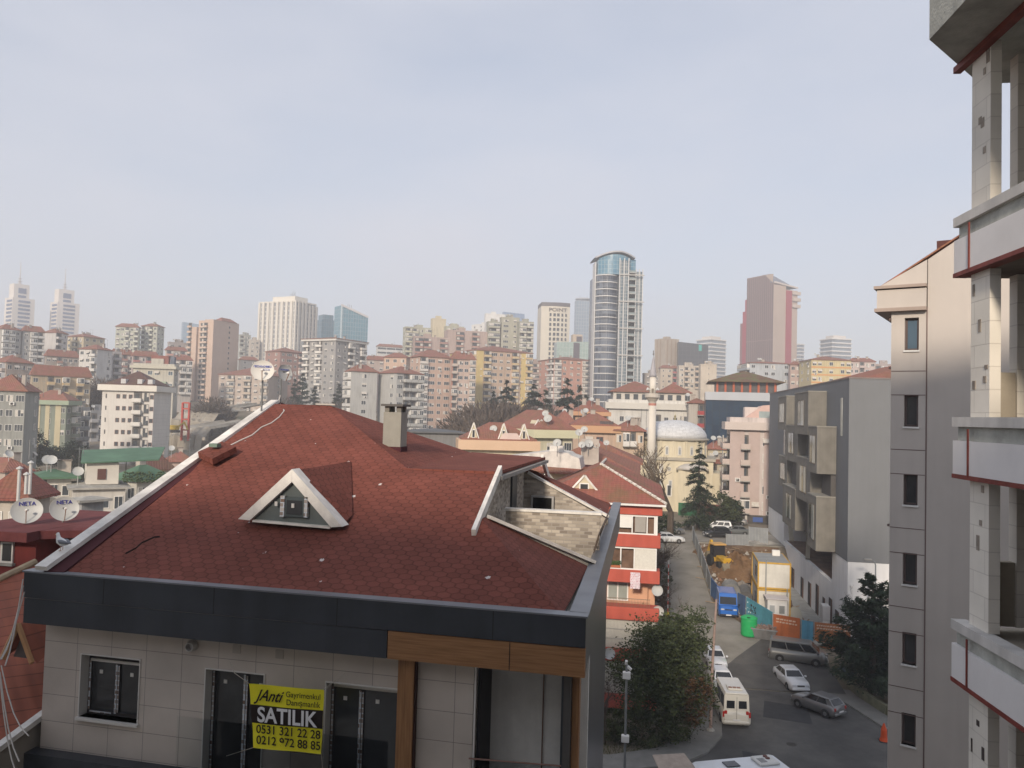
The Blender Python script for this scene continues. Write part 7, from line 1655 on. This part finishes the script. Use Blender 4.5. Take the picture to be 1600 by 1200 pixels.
# ================================================================ trees
def leafmat(c1,c2,rough=.75):
    m,N,L,b=_new("leaves"); b.inputs['Roughness'].default_value=rough; b.inputs['Specular IOR Level'].default_value=.2
    g=N.new("ShaderNodeNewGeometry"); t=N.new("ShaderNodeTexCoord"); n=N.new("ShaderNodeTexNoise"); n.inputs['Scale'].default_value=.7; n.inputs['Detail'].default_value=3; L.new(t.outputs['Object'],n.inputs['Vector'])
    a_=N.new("ShaderNodeMath"); a_.operation='MULTIPLY_ADD'; a_.inputs[1].default_value=.5; L.new(g.outputs['Random Per Island'],a_.inputs[0]); s_=N.new("ShaderNodeMath"); s_.operation='MULTIPLY_ADD'; s_.inputs[1].default_value=1.6; s_.inputs[2].default_value=-.55; L.new(n.outputs[0],s_.inputs[0]); L.new(s_.outputs[0],a_.inputs[2])
    x=N.new("ShaderNodeMix"); x.data_type='RGBA'; x.inputs[6].default_value=(*c1,1); x.inputs[7].default_value=(*c2,1); L.new(a_.outputs[0],x.inputs[0]); L.new(x.outputs[2],b.inputs['Base Color']); return m
LV_IVY=leafmat((.014,.022,.009),(.085,.105,.04)); LV_RUS=leafmat((.05,.03,.015),(.11,.06,.03)); LV_CON=leafmat((.01,.02,.012),(.055,.08,.04)); LV_OLV=leafmat((.03,.045,.02),(.075,.09,.04)); TWIG=leafmat((.05,.035,.028),(.13,.1,.08),.9); BARK=M((.09,.07,.055),.95,.3,4,.5)
LV_BLU=leafmat((.02,.035,.028),(.05,.075,.05))
def trunk(T,h,r,seed=0,lean=0):
    rr=random.Random(seed); m=MB(); m.tube([(0,0,-.3),(.1*lean,0,h*.3),(rr.uniform(-.2,.2),rr.uniform(-.2,.2),h*.6),(rr.uniform(-.3,.3),rr.uniform(-.3,.3),h*.9)],[r,r*.8,r*.55,r*.2],7)
    for k in range(6):
        a_=rr.uniform(0,6.28); z=h*rr.uniform(.3,.7); l=h*rr.uniform(.2,.35); m.tube([(0,0,z),(math.cos(a_)*l*.5,math.sin(a_)*l*.5,z+l*.35),(math.cos(a_)*l,math.sin(a_)*l,z+l*.7)],[r*.35,r*.22,r*.08],5)
    m.build('trunk',BARK,T)
def leaves(blobs,n,s,seed,flat=.5,long=1.6):
    rr=random.Random(seed); m=MB(); wts=[b[3]*b[4]*b[5] for b in blobs]
    clumps=[]
    for i in range(max(24,n//45)):
        b=rr.choices(blobs,wts)[0]
        while True:
            v=Vector((rr.gauss(0,1),rr.gauss(0,1),rr.gauss(0,1))).normalized()
            break
        rad=rr.random()**.33*.97; clumps.append((Vector((b[0]+v.x*b[3]*rad,b[1]+v.y*b[4]*rad,b[2]+v.z*b[5]*rad)),min(b[3],b[4],b[5])*rr.uniform(.1,.24)))
    for i in range(n):
        c,cr_=rr.choice(clumps); p=c+Vector((rr.gauss(0,1),rr.gauss(0,1),rr.gauss(0,.8)))*cr_
        a_=Vector((rr.gauss(0,1),rr.gauss(0,1),rr.gauss(0,flat))).normalized(); b_=a_.cross(Vector((rr.gauss(0,1),rr.gauss(0,1),rr.gauss(0,1)))).normalized(); k=s*rr.uniform(.6,1.3)
        m.quad(p-a_*k*long/2,p-b_*k*.4,p+a_*k*long/2,p+b_*k*.4)
    return m
def bush(name,label,loc,blobs,n,s,mat,cat='tree',seed=1,tr=None,extra=None,group=None,rz=0):
    T=thing(name,label,cat,loc,rz,group); leaves(blobs,n,s,seed).build('crown',mat,T)
    if tr: trunk(T,*tr,seed)
    if extra:
        for k,(bl_,n_,s_,m_) in enumerate(extra): leaves(bl_,n_,s_,seed+9+k).build('crown',m_,T)
    return T
def conifer(name,label,loc,h,r,n,s,mat,seed=1,tiers=9,droop=.25,tip=.02,base=.12,group=None,gap=.5):
    T=thing(name,label,'tree',loc,0,group); rr=random.Random(seed); m=MB()
    MB().tube([(0,0,-.4),(0,0,h*.5),(0,0,h*.97)],[r*.07+.06,r*.05,.02],7).build('trunk',BARK,T)
    br=[]
    for t in range(tiers):
        f=t/(tiers-1); z=h*(base+(1-base)*f*.97); R=r*(1-f)**.8*(1+rr.uniform(-.15,.15))+r*tip; nb_=rr.randint(6,9)
        for k in range(nb_): a_=rr.uniform(0,6.28); br.append((z+rr.uniform(-.3,.3)*h/tiers,R*rr.uniform(.7,1.15),a_))
    tot=sum(b[1] for b in br)
    for z,R,a_ in br:
        for q_ in range(max(4,int(n*R/tot))):
            t=rr.random()**.7; wob=R*.22*(1-t*.5); p=Vector((math.cos(a_)*R*t,math.sin(a_)*R*t,z-droop*R*t*t+rr.gauss(0,.06)*R))+Vector((rr.gauss(0,wob*.6),rr.gauss(0,wob*.6),0))
            d=Vector((math.cos(a_)+rr.gauss(0,.5),math.sin(a_)+rr.gauss(0,.5),-.2+rr.gauss(0,.35))).normalized(); b_=d.cross(Vector((0,0,1))+Vector((rr.gauss(0,.4),rr.gauss(0,.4),0))).normalized(); k=s*rr.uniform(.6,1.4)
            m.quad(p-d*k,p-b_*k*.28,p+d*k,p+b_*k*.28)
    m.build('crown',mat,T); return T
def baretree(name,label,loc,h,spread,seed,detail=5,r0=.22,mat=None,group=None,thick=1,stemz=.25):
    T=thing(name,label,'tree',loc,0,group); rr=random.Random(seed); tm,cm=MB(),MB()
    def grow(p,d,l,r,lev):
        pts=[p]; rs=[r]; q_=p; dd=d
        for k in range(3):
            dd=(dd+Vector((rr.gauss(0,.16),rr.gauss(0,.16),rr.gauss(.05,.1)))).normalized(); q_=q_+dd*l/3; pts.append(q_); rs.append(r*(1-.16*(k+1)))
        (tm if lev<2 else cm).tube(pts,rs,6 if lev<2 else (4 if lev<3 else 3),cap=False)
        if lev>=detail: return
        for k in range(3 if lev<3 else 4):
            s_=rr.uniform(.35,1.0) if k else 1; i=min(3,int(s_*3)); nd=(dd+Vector((rr.gauss(0,1),rr.gauss(0,1),rr.gauss(.15,.5)))*spread).normalized()
            grow(pts[i],nd,l*rr.uniform(.55,.8),max(rs[i]*.62,.008*thick),lev+1)
    tm.tube([(0,0,-.4),(0,0,h*stemz)],[r0*1.15,r0],7); 
    for k in range(3): grow(Vector((0,0,h*stemz)),Vector((rr.gauss(0,.5),rr.gauss(0,.5),1)).normalized(),h*.3,r0*.75,1)
    tm.build('trunk',BARK,T); cm.build('crown',mat or TWIG,T); return T
# big ivy clad tree group over the pavement corner
bush('ivy_tree','large dark ivy clad tree with a rusty side, over the pavement corner beside the minibus',(1.9,57.2,.1),
  [(-.2,0,5.2,2.9,2.6,2.6),(-1.6,-1.2,4.0,2.4,2.2,2.6),(1.4,-.5,3.2,2.0,2.2,2.4),(1.3,1.2,6.6,1.7,1.8,1.9),(-.5,-1.9,2.6,2.6,1.6,2.0)],19000,.15,LV_IVY,seed=3,tr=(6.5,.28),
  extra=[([(1.9,-1.8,3.0,1.1,1.1,1.7)],1400,.13,LV_RUS),([(1.9,1.6,7.2,1.3,1.4,1.5),(-.3,-.8,6.9,1.8,1.8,1.2)],3800,.13,LV_OLV)])
bush('shrub','olive shrub growing at the foot of the peach house, behind the big ivy clad tree',(2.4,64.5,.1),[(0,0,2.6,1.8,2.0,2.4),(.6,1.5,3.4,1.2,1.4,1.6)],5200,.13,LV_OLV,'shrub',seed=8,tr=(3.5,.12))
baretree('bare_tree','leafless brown thicket tree against the camera pole corner',(-2.2,54.5,.1),5.2,.75,31,5,.1)
for i,(x,y,h,lab) in enumerate(((1.9,70,7.5,'scraggy leafless tree at the side of the peach house, nearest the marker post'),(2.2,78,7.5,'tangled leafless tree along the lane, second up from the marker post'),(1.7,86,8,'tangled leafless tree along the lane, third up from the marker post'),(2.2,95,6.5,'tangled leafless tree along the lane close to the parked pale cars'))):
    baretree('bare_tree',lab,(x,y,street_z(y)),h,.62,40+i,5,.13,group='leafless trees along the lane')
for i,(x,y) in enumerate(((2.3,74),(2.1,82),(2.5,90),(2.2,99))):
    bush('shrub',['brownish shrub by the marker post','brownish shrub beside the second leafless tree','brownish shrub beside the third leafless tree','brownish shrub nearest the parked pale cars'][i],(x,y,street_z(y)+.1),[(0,0,1.1,1.0,2.4,1.2),(.2,1.5,1.8,.8,1.6,1.1)],1500,.12,LV_RUS if i%2 else LV_OLV,'shrub',seed=60+i,group='shrubs along the lane')
# dark conifer by the beige block
conifer('juniper_tree','dark spiky conifer crowding the beige block above the road',(18.6,68.5,.6),9.2,4.1,24000,.22,LV_CON,5,13,-.35,.12,.06)
conifer('juniper_tree','second dark conifer hidden mostly by the beige block',(21.2,70.5,.8),8.6,3.2,5000,.24,LV_CON,15,11,-.3,.12,.06)
baretree('bare_tree','thin leafless sapling poking above the dark conifer',(19.6,74.5,.6),8.5,.5,77,4,.08)
# trees by the mosque
p=gp(1040,808); baretree('pollard_tree','leafless pollarded tree with knobbly limbs in front of the mosque',(atD(1047,800,119).x,117,4.9),17,.45,12,5,.45,M((.13,.1,.07),.95,.2),thick=6.0,stemz=.22)
q_=atD(1091,800,127); conifer('spruce_tree','tall ragged spruce standing before the mosque wall',(q_.x,q_.y,G(q_.x,q_.y)),13.8,3.7,9500,.27,LV_CON,21,13,.3,.03,.1)
q_=atD(1126,775,132); bush('evergreen_tree','round dark evergreen between the spruce and the pink block',(q_.x,q_.y,G(q_.x,q_.y)),[(.6,0,3.2,1.9,1.8,2.4),(1.6,0,2.2,1.7,1.6,1.7)],2200,.28,LV_OLV,seed=22,tr=(5,.25))
q_=atD(1140,785,133); bush('evergreen_tree','low dark evergreen hugging the corner of the pink block',(q_.x,q_.y,G(q_.x,q_.y)),[(0,0,2.4,2.2,1.6,2.0)],1500,.28,LV_CON,seed=23,tr=(2.5,.2))
q_=atD(985,705,158); bush('evergreen_tree','dark green shrub tree by the white bay window',(q_.x,q_.y,G(q_.x,q_.y)),[(0,0,3.4,3.2,2,2.6)],1600,.3,LV_CON,seed=24,tr=(3,.2))
q_=atD(950,700,135); bush('evergreen_tree','small dark evergreen behind the ridge dish cluster',(q_.x,q_.y,G(q_.x,q_.y)),[(0,0,4.2,1.8,2,2.4)],1200,.3,LV_CON,seed=25,tr=(3,.2))
bush('shrub','dark low shrubs on the verge under the ivy clad tree',(.6,54.9,.1),[(0,0,1.0,2.6,1.5,1.3),(2.0,1.4,1.0,1.5,1.4,1.2),(-2.0,.5,.9,1.8,1.5,1.1)],5200,.12,LV_IVY,'shrub',seed=27)
q_=atD(1042,800,119); bush('shrub','dark shrub mass at the foot of the pollarded tree',(q_.x-1,q_.y,4.9),[(0,0,1.6,3.0,1.5,1.6)],1800,.2,LV_CON,'shrub',seed=26)
# wood on the slope behind the houses
def far(px,py,D): p_=atD(px,py,D); return Vector((p_.x,p_.y,G(p_.x,p_.y)))
cons=[(885,672,592,215,3.6,'broad dark conifer in front of the coral apartments'),(832,668,600,225,3.3,'dark conifer with a rounded top left of the coral apartments'),(790,655,592,240,3.4,'open branched cedar in front of the yellow block'),(770,655,612,245,2.6,'smaller cedar beside the open branched one'),(915,655,618,240,2.6,'dark conifer next to the foot of the tall glass tower'),(905,655,604,250,1.6,'thin pale conifer between the broad one and the tall glass tower'),(852,655,610,245,2.2,'sparse brownish conifer between the two dark ones')]
for i,(px,pb,pt,D,r,lab) in enumerate(cons):
    L0=far(px,pb,D); top=atD(px,pt,D).z; lab=lab.replace('left of','beside')
    conifer('conifer_tree',lab,L0-Vector((0,0,.5)),max(6,top-L0.z+.5),r*D/215*2.2,6500,.95,LV_BLU if i not in (5,6) else LV_OLV,100+i,10,.25,.05,.08,group='conifers on the slope')
rr0=random.Random(9)
spots=[(735,640,190),(752,628,200),(770,622,206),(790,624,212),(808,628,215),(826,632,216),(846,634,214),(862,640,206),(742,655,172),(764,645,178),(786,640,182),(806,642,186),(724,668,160),(748,668,158),(925,648,222),(938,640,232),(776,662,160),(800,660,165),(826,652,178),(905,650,205)]
TW2=leafmat((.06,.045,.038),(.14,.115,.095),.95)
proto=[]
for k in range(3):
    blobs=[(0,0,5.6,3.6,3.4,3.6),(1.4,0,4.2,2.6,2.4,2.4),(-1.5,.4,4.4,2.5,2.3,2.6)]
    me=MB(); rr=random.Random(200+k)
    for i in range(2600):
        b=rr.choice(blobs); v=Vector((rr.gauss(0,1),rr.gauss(0,1),abs(rr.gauss(.3,1)))).normalized(); t0=rr.uniform(.25,.9); p_=Vector((b[0]+v.x*b[3]*t0,b[1]+v.y*b[4]*t0,b[2]-1+v.z*b[5]*t0)); d_=(v+Vector((rr.gauss(0,.4),rr.gauss(0,.4),rr.gauss(.5,.3)))).normalized(); l=rr.uniform(.5,1.3); s_=d_.cross(Vector((rr.gauss(0,1),rr.gauss(0,1),rr.gauss(0,1)))).normalized()*.085
        me.add([p_-s_,p_+s_,p_+d_*l],[(0,1,2)])
    T=thing('bare_tree','x','tree',(0,0,0)); me.build('crown',TW2,T); trunk(T,6.5,.22,k); proto.append(T)
wl_=['by the orange eave band','just above the pale green house','in the thick of the brown wood','under the yellow block','beside the open branched cedar','below the smaller cedar','in front of the rounded conifer','between the two dark conifers','low on the slope behind the shed roof','at the lower edge of the brown wood','in the second row of the wood','in the middle row of the wood, under the cedars','nearest the salmon block','close behind the orange eave band','at the foot of the tall glass tower','beside the white attic block','right behind the pale green roof','behind the triangular skylights','below the broad dark conifer','beside the terracotta banded house']
for i,(px,pt,D) in enumerate(spots):
    p_=atD(px,pt-11,D); g0=G(p_.x,p_.y); hh=max(6,p_.z-g0); T=proto[i%3] if i<3 else dup(proto[i%3],(0,0,0)); T.location=(p_.x,p_.y,g0-.3); sc1=hh/9.0; T.scale=(sc1*1.35,sc1*1.35,sc1); T.rotation_euler=(0,0,i*1.3)
    T['label']='leafless brown tree '+wl_[i]; T['group']='leafless trees of the wood'
# trees on the far side of the party wall
p_=far(455,628,330)
for i,(px,pt,D,r,lab) in enumerate(((473,583,320,3.2,'tall dark cypress in front of the white and grey block'),(461,593,322,2.4,'shorter dark cypress beside the tall one'),(492,604,318,2.2,'small cypress on the other side of the tall one'),(530,600,322,3.4,'wide dark evergreen against the grey walls'))):
    q_=atD(px,pt,D); g0=G(q_.x,q_.y); conifer('cypress_tree',lab,(q_.x,q_.y,g0-.5),max(6,q_.z-g0+.5),r*1.5,3200,.8,LV_BLU,300+i,12,-.1,.1,.05,group='cypresses on the slope')
for i,(px,pt,D,lab) in enumerate(((448,615,305,'leafless tree under the dish masts'),(505,622,300,'leafless tree on the slope over the ridge'),(535,620,298,'leafless tree beside the first pale grey block'),(480,628,290,'leafless tree just over the shingle ridge'),(145,590,300,'leafless tree beside the slate block on the slope'),(162,582,330,'leafless tree under the lavender grey block'),(180,585,320,'leafless tree behind the slender tower roof'),(334,612,290,'dark leafless tree by the tall beige slab'),(372,655,270,'leafless tree above the rising coping'))):
    q_=atD(px,pt,D); g0=G(q_.x,q_.y); T=dup(proto[i%3],(q_.x,q_.y,g0-.3),i,'%s'%lab,'leafless trees on the far slope'); s_=max(6,q_.z-g0)/9; T.scale=(s_*1.2,s_*1.2,s_)
def gtree(px,pt,D,r,lab,m=LV_OLV,i=0,n=2600):
    q_=atD(px,pt,D); g0=G(q_.x,q_.y); hh=max(4,q_.z-g0); bush('green_tree',lab,(q_.x,q_.y,g0-.2),[(0,0,hh*.62,r,r,hh*.36),(r*.6,0,hh*.5,r*.7,r*.7,hh*.3),(-r*.6,0,hh*.5,r*.7,r*.7,hh*.3)],n,.32,m,seed=400+i,tr=(hh*.7,.3),group='green trees in the valley')
gtree(105,688,215,6.0,'widest dark green tree in front of the sage green block',LV_CON,1,5200)
gtree(82,694,210,4.0,'rounded green tree between the grey block and the widest one',LV_CON,2)
gtree(125,702,205,3.4,'greenish brown tree close to the slender white tower',LV_OLV,3)
gtree(55,668,205,2.6,'narrow dark tree beside the dark red brick block',LV_CON,4)
gtree(146,722,180,2.4,'small dark tree at the foot of the slender tower',LV_CON,5)
gtree(75,728,150,3.0,'low brown tree behind the green sheet roof',LV_RUS,6)
# grassy yards
rr=random.Random(77); m=MB()
for k in range(9000):
    x=rr.uniform(-7,4.5); y=rr.uniform(51,66)
    if x>lerp_tab(y,[(51,-2.2),(54,1.0),(57,3.2),(60,4.1),(66,3.8)])-.1 : continue
    s_=rr.uniform(.08,.22); a_=rr.uniform(0,6.28); m.add([(x,y,-.02),(x+.05*math.cos(a_),y+.05*math.sin(a_),-.02),(x+rr.gauss(0,.06),y+rr.gauss(0,.06),s_)],[(0,1,2)])
m.build('grass',leafmat((.03,.05,.015),(.09,.1,.04)),kind='stuff')
# ================================================================ haze
hz=MB().box(-1950,1950,-160,1950,-3,215); me=hz.mesh('haze',[])
hm=bpy.data.materials.new('haze_air'); hm.use_nodes=True; t=hm.node_tree; t.nodes.clear(); o=t.nodes.new('ShaderNodeOutputMaterial'); v=t.nodes.new('ShaderNodeVolumePrincipled')
v.inputs['Color'].default_value=(.86,.88,.93,1); v.inputs['Density'].default_value=.0007; v.inputs['Anisotropy'].default_value=0
t.links.new(v.outputs[0],o.inputs['Volume']); me.materials.append(hm); link('haze',me,kind='stuff')
hm.cycles.homogeneous_volume=True
